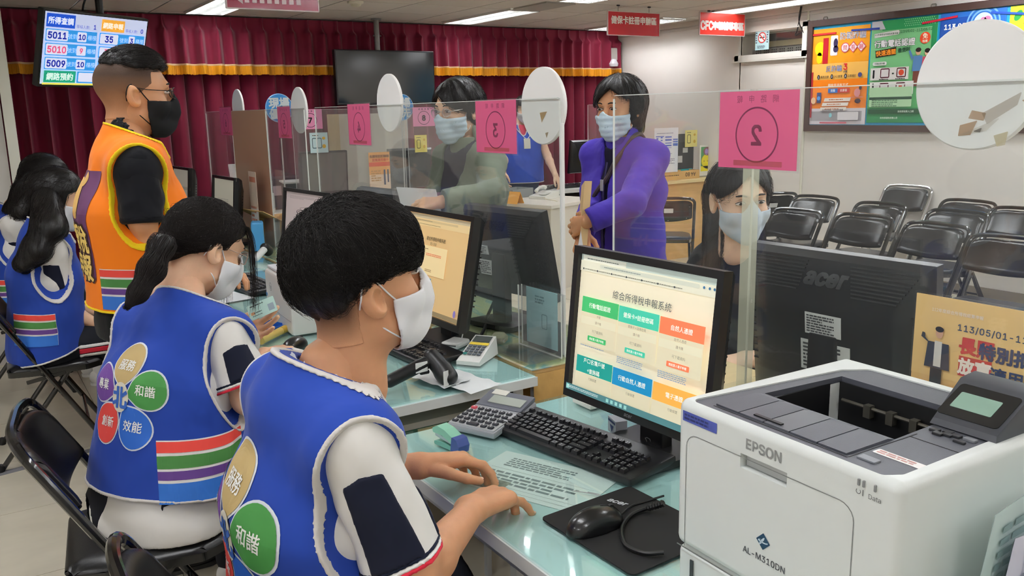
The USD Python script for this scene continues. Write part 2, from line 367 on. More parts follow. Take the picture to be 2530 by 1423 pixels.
# floor: vinyl tiles 0.6 m, thin dark joints
fl = ob('floor', bx(9.9, 11.2, 0.1, (1.9, 2.9, -0.0525)), mat('#6f6a5e', 0.9), kind='structure', label='dark joints and screed below the floor tiles')
fmats = [mat(c, 0.33, spec=0.5, var=0.06, vscale=3.0, stretch=(1, 2.2, 1), coat=0.0) for c in ('#cfc7b3', '#c9c1ac', '#d3ccb9')]
for i in range(-5, 13):
    for j in range(-3, 15):
        x0, y0 = -0.118 + 0.6 * i, 0.15 + 0.6 * j; x1, y1 = min(x0 + 0.597, XR), min(y0 + 0.597, YC + 0.1)
        if x1 - x0 < 0.02 or y1 - y0 < 0.02 or x0 < -2.9: continue
        ob('tile', bx(x1 - x0, y1 - y0, 0.004, ((x0 + x1) / 2, (y0 + y1) / 2, -0.002)), fmats[(i * 7 + j * 3) % 3], fl, smooth=False)
tag(ob('floor_tape', bx(1.35, 0.05, 0.0006, (0.1, 4.24, 0.0004), rotz(0.17)), mat('#76757a', 0.6)), 'grey marking tape stuck across the beige floor by the chairs', 'floor tape')
# ceiling: tiles in a grid
ce = ob('ceiling', bx(9.8, 11.2, 0.08, (1.9, 2.9, H + 0.16)), mat('#8f887e', 0.9), kind='structure', label='ceiling grid with recessed joints')
cmats = [mat(c, 0.9, spec=0.1, var=0.02, vscale=40, bump=0.05, bscale=150) for c in ('#d9d2c9', '#d5cec4')]
LX, LY = [1.54 + 0.5975 * k for k in range(-6, 9)], [7.865 - 0.61 * k for k in range(0, 18)]
LX = [x for x in LX if x < XR - 0.1] + [XR]; LY = [YC + 0.05] + LY
FIX = [(1.95, 7.22), (4.38, 7.18), (6.21, 7.25), (1.95, 5.35), (4.42, 5.3), (6.23, 5.42)] + [(x, y) for x in (-1.6, 0.35, 2.45, 4.42, 6.1) for y in (3.3, 1.2, -1.0)] + [(-1.6, 5.35)]
def in_lamp(x, y): return any(abs(x - a) < 0.17 and abs(y - b) < 0.64 for a, b in FIX)
for a, b in zip(LX, LX[1:]):
    for c, d in zip(LY[1:], LY):
        if d < -2.2: continue
        g = sbox(a + 0.006, c + 0.006, b - 0.006, d - 0.006)
        for fx, fy in FIX: g = g.difference(sbox(fx - 0.165, fy - 0.64, fx + 0.165, fy + 0.64))
        if g.area > 0.01: ob('ceiling_tile', prism(g, 0.010, ((0, 0, H), (1, 0, 0), (0, 1, 0))), cmats[int(a * 7 + c * 5) % 2], ce, smooth=False)
ob('wall_right', trimesh.util.concatenate([bx(0.2, 8.0 - 0.02, 2.5, (XR + 0.1, 1.39, 1.2)), bx(0.2, 2.0, 2.5, (XR + 0.1, 7.15, 1.2)), bx(0.2, 0.78, 1.99, (XR + 0.1, 5.77, 0.945)), bx(0.2, 0.78, 0.25, (XR + 0.1, 5.77, 2.325))]), wallm, kind='structure', label='plain off-white wall behind the waiting chairs')
ob('wall_back', bx(9.9, 0.1, 2.5, (1.9, YC + 0.25, 1.2)), tone_wall, kind='structure', label='wall hidden behind the stage curtain')
ob('wall_left', bx(0.1, 11.2, 2.5, (-3.0, 2.9, 1.2)), tone_wall, kind='structure', label='off-white wall on the side of the students')
ob('wall_front', bx(9.9, 0.1, 2.5, (1.9, -2.65, 1.2)), tone_wall, kind='structure', label='wall behind the photographer')
ob('trim_1', tube([(XR - 0.012, 5.352, 0.0), (XR - 0.012, 5.352, H)], 0.012, 8), mat('#e4e0cf', 0.5), kind='structure', label='thin white conduit running down the wall beside the notice board')
ob('baseboard_right', bx(0.012, 10.4, 0.09, (XR - 0.006, 2.85, 0.045)), mat('#8d8375', 0.6), kind='structure', label='low grey skirting board along the wall')
ob('trim_2', trimesh.util.concatenate([bx(0.03, 10.6, 0.05, (XR - 0.015, 2.75, H - 0.025)), bx(0.015, 10.6, 0.012, (XR - 0.0075, 2.75, H - 0.075))]), mat('#ded7cd', 0.7), kind='structure', label='plaster moulding where wall meets ceiling')
# left pillar with its bright metal edge and the duct over it
ob('wall_pillar', bx(0.786, 0.7, 2.5, (-0.107, 6.56, 1.2)), mat('#e3dfd8', 0.8), kind='structure', label='white pillar at the left edge of the picture')
t_ = thing('blind_panel', 'narrow bright white vertical blind hanging beside the pillar', 'window blind', (0.322, 6.18, 1.056))
ob('slat', rb(0.06, 0.012, 1.31, 0.004, (0, 0, 0.66)), mat('#f7f5e6', 0.5), t_)
ob('bottom_rail', rb(0.056, 0.02, 0.03, 0.004, (0, 0, 0.015)), mat('#e8e6da', 0.4), t_); ob('head_rail', rb(0.07, 0.03, 0.03, 0.004, (0, 0, 1.318)), mat('#e8e6da', 0.4), t_)
ob('wall_bulkhead', prism(Polygon([(-3, 0.0), (0.31, 0), (0.31, -0.09), (0.22, -0.19), (-3, -0.19)]), 1.9, ((0, 6.9, H), (1, 0, 0), (0, 0, 1))), mat('#dcd5c6', 0.7), kind='structure', label='boxed cream duct under the ceiling over the pillar')

# ceiling lamps: recessed troughs, two tubes, louvre blades
def ceiling_lamp(x, y, label, seen=True):
    t = thing('ceiling_light', label, 'ceiling light', (x, y, H), group=None)
    wm = mat('#e9e7e2', 0.45); sh = mat('#e6e6e4', 0.12, metal=0.9)
    ob('housing', trimesh.util.concatenate([bx(0.32, 1.27, 0.004, (0, 0, 0.078)), bx(0.004, 1.27, 0.085, (-0.16, 0, 0.037)), bx(0.004, 1.27, 0.085, (0.16, 0, 0.037)), bx(0.32, 0.004, 0.085, (0, -0.635, 0.037)), bx(0.32, 0.004, 0.085, (0, 0.635, 0.037))]), wm, t, smooth=False)
    for s in (-1, 1): ob('lamp_tube', tube([(s * 0.08, -0.59, 0.03), (s * 0.08, 0.59, 0.03)], 0.013, 8), mat('#f6f9ff', 0.5, emit=LAMP * 3), t)
    if seen:
        ob('louvre', trimesh.util.concatenate([bx(0.31, 0.0016, 0.045, (0, -0.6 + 0.0706 * k, 0.003)) for k in range(18)] + [bx(0.002, 1.25, 0.045, (q, 0, 0.003)) for q in (-0.155, 0, 0.155)]), sh, t, smooth=False)
names = {0: 'bright louvred ceiling light partly hidden by the maroon hanging sign', 1: 'bright louvred ceiling light over the middle of the curtain', 2: 'small distant ceiling light behind the dark red hanging sign', 3: 'ceiling light above the man in the orange vest, beyond the top of the frame', 4: 'ceiling light cut by the top edge of the picture left of the hanging red signs', 5: 'bright scalloped ceiling light over the wall by the bright red sign'}
for i, (x, y) in enumerate(FIX): ceiling_lamp(x, y, names.get(i, 'ceiling light outside the picture over the counters'), i < 6)
for i, (x, y) in enumerate(FIX):
    if i >= 6: tag('/World/ceiling_light_%03d' % i, group='ceiling lights outside the picture')
ob('air_vent', bx(0.3, 0.56, 0.012, (4.4, 6.33, H - 0.006)), mat('#a9a49b', 0.6), label='flat grey air grille in the ceiling between two lights', cat='air vent')
t_ = thing('smoke_detector', 'round cream smoke detector on the ceiling', 'smoke detector', (2.836, 6.66, H))
ob('base', lathe([(0, 0), (0.062, 0), (0.062, -0.014), (0.05, -0.02), (0, -0.02)]), mat('#e0dccb', 0.4), t_); ob('sensor_dome', lathe([(0.045, -0.02), (0.036, -0.036), (0.02, -0.043), (0, -0.044)]), mat('#d4cfbb', 0.4), t_)

# ---------------------------------------------------------------- curtain
vel = mat('#7d1c36', 0.6, spec=0.22, sheen=0.35, var=0.1, vscale=3.0, stretch=(1, 1, 0.2)); gold = mat('#f2a01e', 0.45, spec=0.4, var=0.25, vscale=160, stretch=(1, 1, 0.02))
X0, X1 = -0.7, 6.62
cu = thing('stage_curtain', 'maroon velvet stage curtain hanging in folds across the far end of the room', 'curtain', ((X0 + X1) / 2, YC, 0.02))
def folds(x, s, seed): 
    n = meshkit.noise(np.stack([x * 1.3, 0 * x + seed, 0 * x], -1)); ph = x / s + 0.9 * n
    return 0.5 + 0.5 * np.cos(2 * np.pi * ph)
def low(u, v):
    x = X0 + (X1 - X0) * u; f = folds(x, 0.165, 3); f2 = folds(x, 0.06, 9); z = 0.02 + 2.2 * v
    return np.stack([x + 0.02 * np.sin(x * 40), YC + 0.06 - 0.10 * f ** 0.8 - 0.012 * f2 * (1 - 0.5 * v), z], -1)
ob('drape', sheet(low, 900, 8, 0.004), vel, cu, world=True, smooth=True)
def val(u, v, d=0.0):
    x = X0 + (X1 - X0) * u; s = 0.142; k = np.floor(x / s); t = x / s - k; j = meshkit.noise(np.stack([k * 3.7, 0 * k, 0 * k], -1))
    z = 1.955 + (H - 0.012 - 1.955) * v; head = np.clip((z - 2.24) / 0.05, 0, 1); head = head * head * (3 - 2 * head)
    c = 0.5 + (j - 0.5) * 0.3; tight = np.exp(-((t - c) / 0.10) ** 2); wide = 0.5 + 0.5 * np.cos(2 * np.pi * (t - c - 0.06 * (1 - v)))
    pinch = np.exp(-((z - 2.262) / 0.03) ** 2); bulge = (1 - head) * (0.055 + 0.025 * j) * wide ** 1.4 + head * 0.02 * tight + 0.03 * pinch * tight
    return np.stack([x, YC - 0.09 - bulge - d, z], -1)
ob('valance', sheet(val, 1100, 26, 0.004), vel, cu, world=True, smooth=True)
ob('braid', sheet(lambda u, v: val(u, v * 0.03, 0.004) + np.stack([0 * u, 0 * u, 0.006 * v], -1), 1100, 3, 0.003), mat('#e9c79a', 0.5), cu, world=True, smooth=True)
def frin(u, v):
    p = val(u, 0 * v, 0.003); r = meshkit.noise(np.stack([p[..., 0] * 90, 0 * u, 0 * u], -1))
    p[..., 2] += 0.004 - (0.072 + 0.008 * r) * v; p[..., 1] -= 0.004 * np.sin(p[..., 0] * 900) + 0.008 * (r - 0.5) * v; return p
ob('fringe', sheet(frin, 2600, 5, 0.002), gold, cu, label='golden bullion fringe along the valance', world=True, smooth=True)
ob('curtain_track', bx(X1 - X0, 0.05, 0.02, ((X0 + X1) / 2, YC - 0.03, H - 0.012)), mat('#6d675e', 0.5), cu, world=True)

# ---------------------------------------------------------------- wall things
w1 = ob('window_1', trimesh.util.concatenate([bx(0.05, 0.86, 0.05, (XR - 0.012, 5.77, 1.975)), bx(0.05, 0.86, 0.05, (XR - 0.012, 5.77, 2.235)), bx(0.05, 0.05, 0.3, (XR - 0.012, 5.365, 2.1)), bx(0.05, 0.05, 0.3, (XR - 0.012, 6.175, 2.1)), bx(0.03, 0.95, 0.03, (XR - 0.02, 5.77, 1.95))]), mat('#ebe6dc', 0.5), kind='structure', label='white framed transom window high on the wall')
ob('pane', bx(0.004, 0.76, 0.21, (XR + 0.02, 5.77, 2.105)), pane_mat((0.9, 0.9, 0.88), 0.02), w1)
t_ = thing('duct', 'dim grey perforated duct seen through the transom window', 'duct', (XR + 0.16, 5.77, 2.0))
ob('body', bx(0.06, 0.7, 0.06, (0, 0, 0.03)), mat('#8d8a80', 0.6), t_); ob('perforation', trimesh.util.concatenate([bx(0.004, 0.012, 0.012, (-0.031, -0.33 + 0.024 * k, 0.02 + 0.022 * q)) for k in range(28) for q in (0, 1) if k % 4 != 3]), mat('#2b2a28', 0.8), t_)
ob('lintel', bx(0.05, 0.7, 0.05, (0.02, 0, 0.1)), mat('#d9c9a0', 0.7), t_)
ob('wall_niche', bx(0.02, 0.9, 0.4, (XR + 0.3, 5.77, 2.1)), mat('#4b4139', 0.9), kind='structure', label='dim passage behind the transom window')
R_ = lambda y, z, d=0.0: (XR - d, y, z)
ns = ob('no_smoking_sign', bx(0.004, 0.165, 0.185, (XR - 0.03, 5.86, 2.13)), mat('#bfe3e6', 0.4), label='pale blue no smoking notice on the transom window', cat='notice')
fr = (R_(5.86, 2.13, 0.0325), (0, -1, 0), UP); ring = Point(0, 0).buffer(0.05).difference(Point(0, 0).buffer(0.041))
printed(ns, fr, [('panel', at(Point(0, 0).buffer(0.05), 0, 0.02), '#e9f2f2'), ('cigarette', joined(at(sbox(-0.03, -0.005, 0.03, 0.005), 0, 0.02), at(sbox(0.02, 0.006, 0.026, 0.02), 0, 0.02)), '#3a3a3a'), ('ring', joined(at(ring, 0, 0.02), at(affinity.rotate(sbox(-0.045, -0.005, 0.045, 0.005), -45), 0, 0.02)), '#d0372f'), ('lettering', joined(at(greek(0.02, 0.11, 5, 3), -0.066, 0.02), at(greek(0.02, 0.11, 5, 4), 0.066, 0.02), at(greek(0.11, 0.03, 3, 5), 0, -0.066)), '#5c6b78')])

bd = thing('notice_board', 'large wall notice board with dark brown frame and bright blue backing', 'notice board', (XR - 0.02, 3.6, 1.28))
YB0, YB1 = 5.33, 1.9; yc = (YB0 + YB1) / 2; br = mat('#4a3530', 0.35)
ob('backing', bx(0.012, YB0 - YB1, 0.97, (XR - 0.008, yc, 1.765)), mat('#1f9fd0', 0.4), bd, world=True)
for n, m_ in (('frame_rail', bx(0.035, YB0 - YB1, 0.055, (XR - 0.02, yc, 1.307))), ('frame_rail', bx(0.035, YB0 - YB1, 0.055, (XR - 0.02, yc, 2.222))), ('frame_stile', bx(0.035, 0.05, 0.97, (XR - 0.0205, YB0 - 0.025, 1.765))), ('frame_stile', bx(0.035, 0.05, 0.97, (XR - 0.0205, YB1 + 0.025, 1.765)))): ob(n, m_, br, bd, world=True)
for y_ in (5.16, 4.15): ob('hook', tube(bend([(XR - 0.02, y_ - 0.02, 2.245), (XR - 0.02, y_ - 0.02, 2.27), (XR - 0.02, y_ + 0.02, 2.27), (XR - 0.02, y_ + 0.02, 2.245)], 0.01), 0.005, 6), mat('#8a8378', 0.4), bd, world=True)
D_ = 0.0165
def poster(name, y, z, w, h, col, label, layers):
    p = ob(name, bx(0.002, w, h, (XR - D_, y - w / 2, z - h / 2)), mat(col, 0.35), label=label, cat='poster')
    printed(p, (R_(y, z, D_ + 0.001), (0, -1, 0), UP), layers, rough=0.35); return p
def S(*b): return sbox(*b)           # posters: x to the right, y down from the top-left corner as negative numbers
def person_print(x, y, s, shirt, trousers):
    return [('picture', joined(at(ellp(0.03 * s, 0.036 * s), x, y)), '#e6b796'), ('picture', joined(at(ellp(0.032 * s, 0.024 * s), x, y + 0.02 * s)), '#2a211f'), ('picture', Polygon([(x - 0.05 * s, y - 0.04 * s), (x + 0.05 * s, y - 0.04 * s), (x + 0.06 * s, y - 0.2 * s), (x - 0.06 * s, y - 0.2 * s)]), shirt), ('picture', S(x - 0.045 * s, y - 0.36 * s, x + 0.045 * s, y - 0.2 * s), trousers)]
dia = lambda x, y, r: affinity.rotate(sbox(x - r, y - r, x + r, y + r), 45)
poster('orange_poster', 5.29, 2.17, 0.585, 0.83, '#f5a322', 'orange poster about fraud pinned at the far end of the notice board', [
    ('band', S(0, -0.44, 0.585, -0.3), '#f7c062'), ('band', S(0, -0.69, 0.585, -0.44), '#ef8420'), ('band', S(0, -0.83, 0.585, -0.69), '#e9e4ea'), ('band', S(0.02, -0.8, 0.55, -0.715), '#a9a6ab'),
    ('picture', joined(at(ellp(0.055, 0.06), 0.09, -0.17), at(ellp(0.03, 0.05), 0.085, -0.25)), '#f7dd1f'), ('picture', joined(S(0.12, -0.3, 0.175, -0.08)), '#b3222b'), ('picture', at(rrect(0.075, 0.17, 0.012), 0.235, -0.15), '#f3eff2'), ('picture', joined(at(ellp(0.022, 0.04), 0.25, -0.13), at(ellp(0.026, 0.03), 0.253, -0.18)), '#3a3150'),
    ('lettering', at(text('防範詐騙', 0.066, 2), 0.42, -0.075), '#fff5e8'), ('lettering', at(text('防範詐騙', 0.066, 0), 0.42, -0.075), '#7c86a6'),
    ('sign', joined(at(Point(0, 0).buffer(0.042), 0.35, -0.175), dia(0.43, -0.175, 0.034), dia(0.51, -0.175, 0.034)), '#d75a6a'), ('sign', joined(at(Point(0, 0).buffer(0.035), 0.35, -0.175), dia(0.43, -0.175, 0.027), dia(0.51, -0.175, 0.027)), '#f7eeee'),
    ('lettering', joined(at(text('問', 0.045, 1), 0.35, -0.175), at(text('看', 0.045, 1), 0.43, -0.175), at(text('聽', 0.045, 1), 0.51, -0.175)), '#d9707c'),
    ('lettering', at(text('反詐騙', 0.056, 1), 0.245, -0.345), '#7f8bb0'), ('lettering', at(latin('3', 0.07), 0.365, -0.335), '#c2262d'), ('lettering', joined(at(text('步驟', 0.02, 1), 0.365, -0.378)), '#4a4553'),
    ('bullet', joined(*[at(ellp(0.014, 0.02), x, -0.415) for x in (0.09, 0.23, 0.37)]), '#2f2a33'), ('lettering', joined(*[at(latin(c, 0.024), x, -0.415) for c, x in (('1', 0.09), ('2', 0.23), ('3', 0.37))]), '#ffffff'), ('lettering', joined(at(text('保持冷靜', 0.022, 1), 0.155, -0.415), at(text('小心查證', 0.022, 1), 0.295, -0.415), at(text('立即撥打', 0.022, 1), 0.435, -0.415)), '#5b4a35'), ('bullet', at(Point(0, 0).buffer(0.02), 0.515, -0.41), '#4a4f86'),
    ('lettering', at(text('國稅局退稅方式', 0.03, 1), 0.3, -0.49), '#fdf2dc'), ('tab', S(0.2, -0.555, 0.3, -0.518), '#2c6fc4'), ('tab', S(0.3, -0.555, 0.42, -0.518), '#c8302f'), ('lettering', joined(at(text('直撥', 0.024, 1), 0.25, -0.536), at(text('支票領', 0.024, 1), 0.36, -0.536)), '#ffffff'),
    ('strip', joined(*[Polygon([(0.17 - 0.02 * k, -0.6 - 0.04 * k), (0.44 - 0.02 * k, -0.6 - 0.04 * k), (0.43 - 0.02 * k, -0.63 - 0.04 * k), (0.16 - 0.02 * k, -0.63 - 0.04 * k)]) for k in range(3)]), '#fbf4ea'), ('lettering', joined(*[at(greek(0.17, 0.014, 1, 8 + k), 0.3 - 0.02 * k, -0.615 - 0.04 * k) for k in range(3)]), '#c9794a'),
    ('picture', joined(S(0.085, -0.64, 0.13, -0.55)), '#37406f'), ('picture', at(ellp(0.018, 0.018), 0.105, -0.6), '#5aa2e6'), ('picture', at(ellp(0.025, 0.03), 0.05, -0.62), '#f0c9a0'), ('picture', joined(at(ellp(0.03, 0.035), 0.5, -0.56), S(0.43, -0.6, 0.56, -0.595)), '#dc8f92'), ('picture', joined(at(ellp(0.014, 0.018), 0.53, -0.52), at(ellp(0.03, 0.02), 0.51, -0.63)), '#3a2b3c'),
    ('lettering', at(text('反詐諮詢專線　165全民防騙網', 0.016, 1), 0.26, -0.703), '#5a5560'), ('picture', at(ellp(0.016, 0.02), 0.24, -0.75), '#8fd0d8'), ('panel', at(rrect(0.21, 0.07, 0.008), 0.42, -0.757), '#efebee'), ('strip', S(0.13, -0.822, 0.41, -0.808), '#cf6a78')])
poster('green_poster', 4.69, 2.185, 0.585, 0.83, '#7fc88a', 'green poster about mobile phone verification, second on the notice board', [
    ('band', S(0.1, -0.08, 0.585, 0), '#2f9a5c'), ('band', Polygon([(0, 0), (0.09, 0), (0.13, -0.07), (0, -0.07)]), '#d9dbe2'), ('band', S(0.54, -0.28, 0.585, 0), '#2c8a54'), ('picture', joined(*[at(Point(0, 0).buffer(0.004, quad_segs=2), 0.3 + 0.018 * i + 0.009 * (j % 2), -0.01 - 0.016 * j) for i in range(15) for j in range(4)]), '#a9dcae'), ('band', S(0, -0.8, 0.585, -0.5), '#55b06a'), ('band', S(0, -0.83, 0.585, -0.71), '#2c8a54'),
    ('strip', Polygon([(0.03, -0.1), (0.25, -0.085), (0.265, -0.1), (0.25, -0.12), (0.03, -0.135)]), '#f6f7f6'), ('lettering', at(text('112年度綜合所得稅結算申報', 0.017, 1), 0.14, -0.11), '#4d6b58'), ('lettering', at(latin('113/05/01-113/05/31', 0.026, 1, slant=0.2), 0.4, -0.1), '#2b5f40'),
    ('lettering', at(text('行動電話認證', 0.062, 4), 0.22, -0.185), '#2b4a3b'), ('lettering', at(text('行動電話認證', 0.062, 2), 0.22, -0.185), '#ffffff'), ('panel', Polygon([(0.05, -0.24), (0.24, -0.22), (0.24, -0.28), (0.055, -0.295)]), '#3c2a22'), ('lettering', at(text('快速通關', 0.046, 2), 0.148, -0.258, 3), '#f59a2e'), ('lettering', at(text('最便利', 0.036, 2), 0.31, -0.245, 5), '#2f5a42'), ('picture', at(Point(0, 0).buffer(0.045), 0.49, -0.165), '#e8502e'), ('lettering', joined(at(text('免', 0.045, 2), 0.49, -0.15), at(text('臨櫃', 0.022, 1), 0.49, -0.19)), '#fff3e0'),
    *person_print(0.44, -0.27, 0.75, '#5c86b8', '#7a4a40'), ('picture', Polygon([(0.4, -0.31), (0.37, -0.25), (0.355, -0.26), (0.39, -0.34)]), '#5c86b8'), *person_print(0.52, -0.28, 0.75, '#c9556a', '#3f4d78'),
    ('tab', at(rrect(0.13, 0.03, 0.012), 0.1, -0.345), '#f6f7f6'), ('lettering', at(text('手機認證步驟', 0.016, 1), 0.1, -0.345), '#4d6b58'), ('panel', joined(S(0.02, -0.48, 0.37, -0.38), S(0.02, -0.6, 0.42, -0.495)), '#f1f0ec'), ('label', joined(at(rrect(0.016, 0.07, 0.007), 0.05, -0.43), at(rrect(0.016, 0.09, 0.007), 0.05, -0.55)), '#23262a'),
    ('tablet', joined(*[at(rrect(0.085, 0.078, 0.012), x, y) for x in (0.155, 0.305) for y in (-0.425, -0.543)]), '#5a2230'), ('tablet', joined(*[at(rrect(0.068, 0.06, 0.004), x, y) for x in (0.155, 0.305) for y in (-0.425, -0.543)]), '#eceae8'), ('picture', joined(at(Point(0, 0).buffer(0.024), 0.305, -0.425), at(rrect(0.03, 0.03), 0.305, -0.543)), '#d8543c'), ('lettering', joined(*[at(greek(0.1, 0.012, 1, 4), x, y) for x in (0.155, 0.305) for y in (-0.474, -0.592)]), '#2c3a30'), ('arrow', joined(*[S(0.222, y - 0.005, 0.24, y + 0.005) for y in (-0.43, -0.55)]), '#22342a'),
    ('panel', at(rrect(0.39, 0.16, 0.01), 0.22, -0.62), '#b9e2b4'), ('bar', at(rrect(0.39, 0.022, 0.004), 0.22, -0.63), '#1f4a33'), ('lettering', joined(at(greek(0.34, 0.06, 4, 11, 0.7), 0.22, -0.67)), '#5b8a63'), ('bar', S(0.02, -0.755, 0.56, -0.72), '#17512f'), ('lettering', joined(at(text('財政部稅務入口網', 0.018, 1), 0.37, -0.738), at(text('財政部國稅局關心您', 0.018, 1), 0.22, -0.79)), '#e8f4e6')])
poster('blue_poster', 4.085, 2.19, 0.51, 0.83, '#2a6cc0', 'blue poster with a glowing globe, mostly hidden behind the round white sign', [
    ('band', S(0, -0.3, 0.25, -0.04), '#2450a4'), ('picture', joined(*[at(ellp(r, r * 1.02).difference(ellp(r - 0.012, r - 0.012)), 0.34, -0.1) for r in (0.13, 0.1)]).buffer(0).intersection(S(0, -0.83, 0.51, 0)), '#7fb6ea'), ('picture', at(ellp(0.075, 0.078), 0.34, -0.1), '#cfe3f4'), ('picture', joined(at(ellp(0.03, 0.045), 0.34, -0.1), at(ellp(0.025, 0.02), 0.37, -0.07)), '#d77fae'),
    ('lettering', at(latin('113 05', 0.05, 3), 0.12, -0.105), '#ffffff'), ('lettering', joined(at(text('年', 0.026, 2), 0.113, -0.105), at(text('月', 0.026, 2), 0.205, -0.105)), '#ffffff'), ('lettering', at(latin('CFC', 0.09, 3), 0.14, -0.19), '#f2d56a'), ('lettering', at(text('申報', 0.085, 4), 0.41, -0.19), '#f4f4f8'), ('band', S(0, -0.72, 0.51, -0.3), '#3f8ad0'), ('lettering', at(greek(0.4, 0.3, 9, 6, 0.8), 0.25, -0.5), '#dfeaf4'), ('band', S(0, -0.83, 0.51, -0.72), '#16306f')])
poster('white_poster', 3.55, 2.19, 0.585, 0.83, '#f4f4f2', 'white and lime poster at the right edge of the picture, bottom strip navy', [
    ('band', joined(Point(0.2, -0.02).buffer(0.26).intersection(S(0, -0.3, 0.585, 0))), '#dbe83a'), ('picture', at(affinity.rotate(ellp(0.024, 0.04), -30), 0.06, -0.07), '#2f9a48'), ('lettering', at(text('上傳附件', 0.05, 2, 'l'), 0.1, -0.11), '#d8642c'), ('lettering', at(text('自106年度起', 0.05, 2, 'l'), 0.03, -0.33), '#30509c'), ('lettering', at(text('舊換新', 0.075, 3, 'l'), 0.07, -0.42), '#cf3038'), ('lettering', at(greek(0.5, 0.2, 6, 9, 0.9), 0.3, -0.58), '#5b6680'), ('band', S(0, -0.83, 0.585, -0.715), '#233a86'), ('lettering', at(text('部 關心您', 0.05, 3, 'l'), 0.06, -0.775), '#f4f4fa')])
def bar(y, z, l, ang, col, label): ob('magnet_strip', bx(0.006, l, 0.016, (0, 0, 0)).apply_transform(trimesh.transformations.rotation_matrix(ang, [1, 0, 0])).apply_translation((XR - 0.0235, y, z)), mat(col, 0.35), label=label, cat='magnet strip')
bar(5.165, 2.125, 0.25, 0.0, '#c8232b', 'red magnet strip along the top left of the orange poster'); bar(4.75, 2.13, 0.27, 0.03, '#22409c', 'blue magnet strip between the orange and green posters'); bar(4.09, 2.145, 0.29, -0.09, '#c61f3c', 'red magnet strip slanting between the green and blue posters'); bar(3.54, 2.14, 0.3, 0.14, '#2350b4', 'blue magnet strip slanting onto the white poster'); 
ob('magnet_strip', bx(0.006, 0.014, 0.4, (XR - 0.0235, 5.268, 1.6)), mat('#b8323c', 0.35), label='upright red magnet strip down the edge of the orange poster', cat='magnet strip')
cb = thing('hanging_cable', 'black cables looping down the wall beside the notice board', 'cable', (XR - 0.03, 5.42, 2.0))
for pts in ([(6.6, 5.40, 2.385), (6.62, 5.45, 2.2), (6.62, 5.47, 2.14), (6.63, 5.38, 2.15), (6.63, 5.36, 1.95)], [(6.6, 5.41, 2.385), (6.61, 5.43, 2.25), (6.62, 5.37, 2.13), (6.63, 5.39, 2.0), (6.625, 5.37, 1.93)]): ob('strand', tube(spline(pts, 6), 0.006, 6), mat('#141414', 0.5), cb, world=True)
# hanging signs
def hang_sign(name, x0, x1, z0, z1, y, col, label, layers, cat='hanging sign', hooks=True):
    xc = (x0 + x1) / 2; t = thing(name, label, cat, (xc, y, z0)); w, h = x1 - x0, z1 - z0
    ob('board', rb(w, 0.012, h, 0.003, (0, 0, h / 2)), mat(col, 0.25, coat=0.5), t); ob('edge_frame', trimesh.util.concatenate([bx(0.006, 0.016, h, (s * w / 2, 0, h / 2)) for s in (-1, 1)] + [bx(w, 0.016, 0.006, (0, 0, s)) for s in (0.0, h)]), mat('#d8c7c4', 0.4), t)
    printed(t, ((xc, y - 0.0062, z0 + h / 2), (1, 0, 0), UP), layers, rough=0.3)
    for s in (-0.3, 0.3):
        ob('hanger', tube([(s * w, 0, h), (s * w, 0, H - z0)], 0.002, 5), mat('#5d5a55', 0.5), t); ob('hook', rb(0.03, 0.012, 0.012, 0.003, (s * w, 0, H - z0 - 0.006)), mat('#26231f', 0.5), t)
hang_sign('hanging_sign', 4.85, 5.435, 2.138, 2.334, 6.0, '#c2202c', 'dark red hanging sign with eight white characters, right of the stage curtain', [('lettering', at(text('健保卡註冊申辦區', 0.068, 3, sx=0.95), 0, 0.03), '#fff3ee')])
hang_sign('hanging_sign', 5.93, 6.52, 2.17, 2.37, 6.0, '#e5342a', 'bright red hanging sign reading CFC, in front of the transom window', [('lettering', joined(at(latin('CFC', 0.098, 5, sx=0.8), -0.205, -0.014), at(text('申報輔導專區', 0.072, 6, sx=0.95), 0.075, -0.014)), '#fff6f2')])
hang_sign('hanging_sign', 1.30, 1.80, 2.075, 2.30, 4.75, '#9c2d4a', 'maroon hanging sign with an arrow, cut by the top edge of the picture', [('lettering', joined(at(text('所得資料查調區', 0.06, 2), 0, 0.05)), '#f2dde2'), ('arrow', joined(Polygon([(-0.2, -0.065), (-0.165, -0.04), (-0.165, -0.09)]), *[S(-0.155 + 0.04 * k, -0.082, -0.13 + 0.04 * k, -0.048) for k in range(8)]), '#f2dde2')])
ed = thing('exit_lamp', 'small white emergency spotlight high in the far corner beside the red sign', 'emergency light', (6.45, 7.95, 1.93))
ob('battery_box', rb(0.16, 0.1, 0.14, 0.01, (0.08, 0.06, 0.2)), mat('#dad8d2', 0.4), ed); ob('lamp_head', lathe([(0, 0), (0.05, 0.0), (0.055, 0.03), (0.03, 0.08), (0, 0.085)], c=(0.05, -0.02, 0.06)), mat('#eceaf2', 0.2), ed); ob('arm', tube([(0.06, 0, 0.12), (0.08, 0.05, 0.18)], 0.012, 8), mat('#cfcdc8', 0.4), ed)

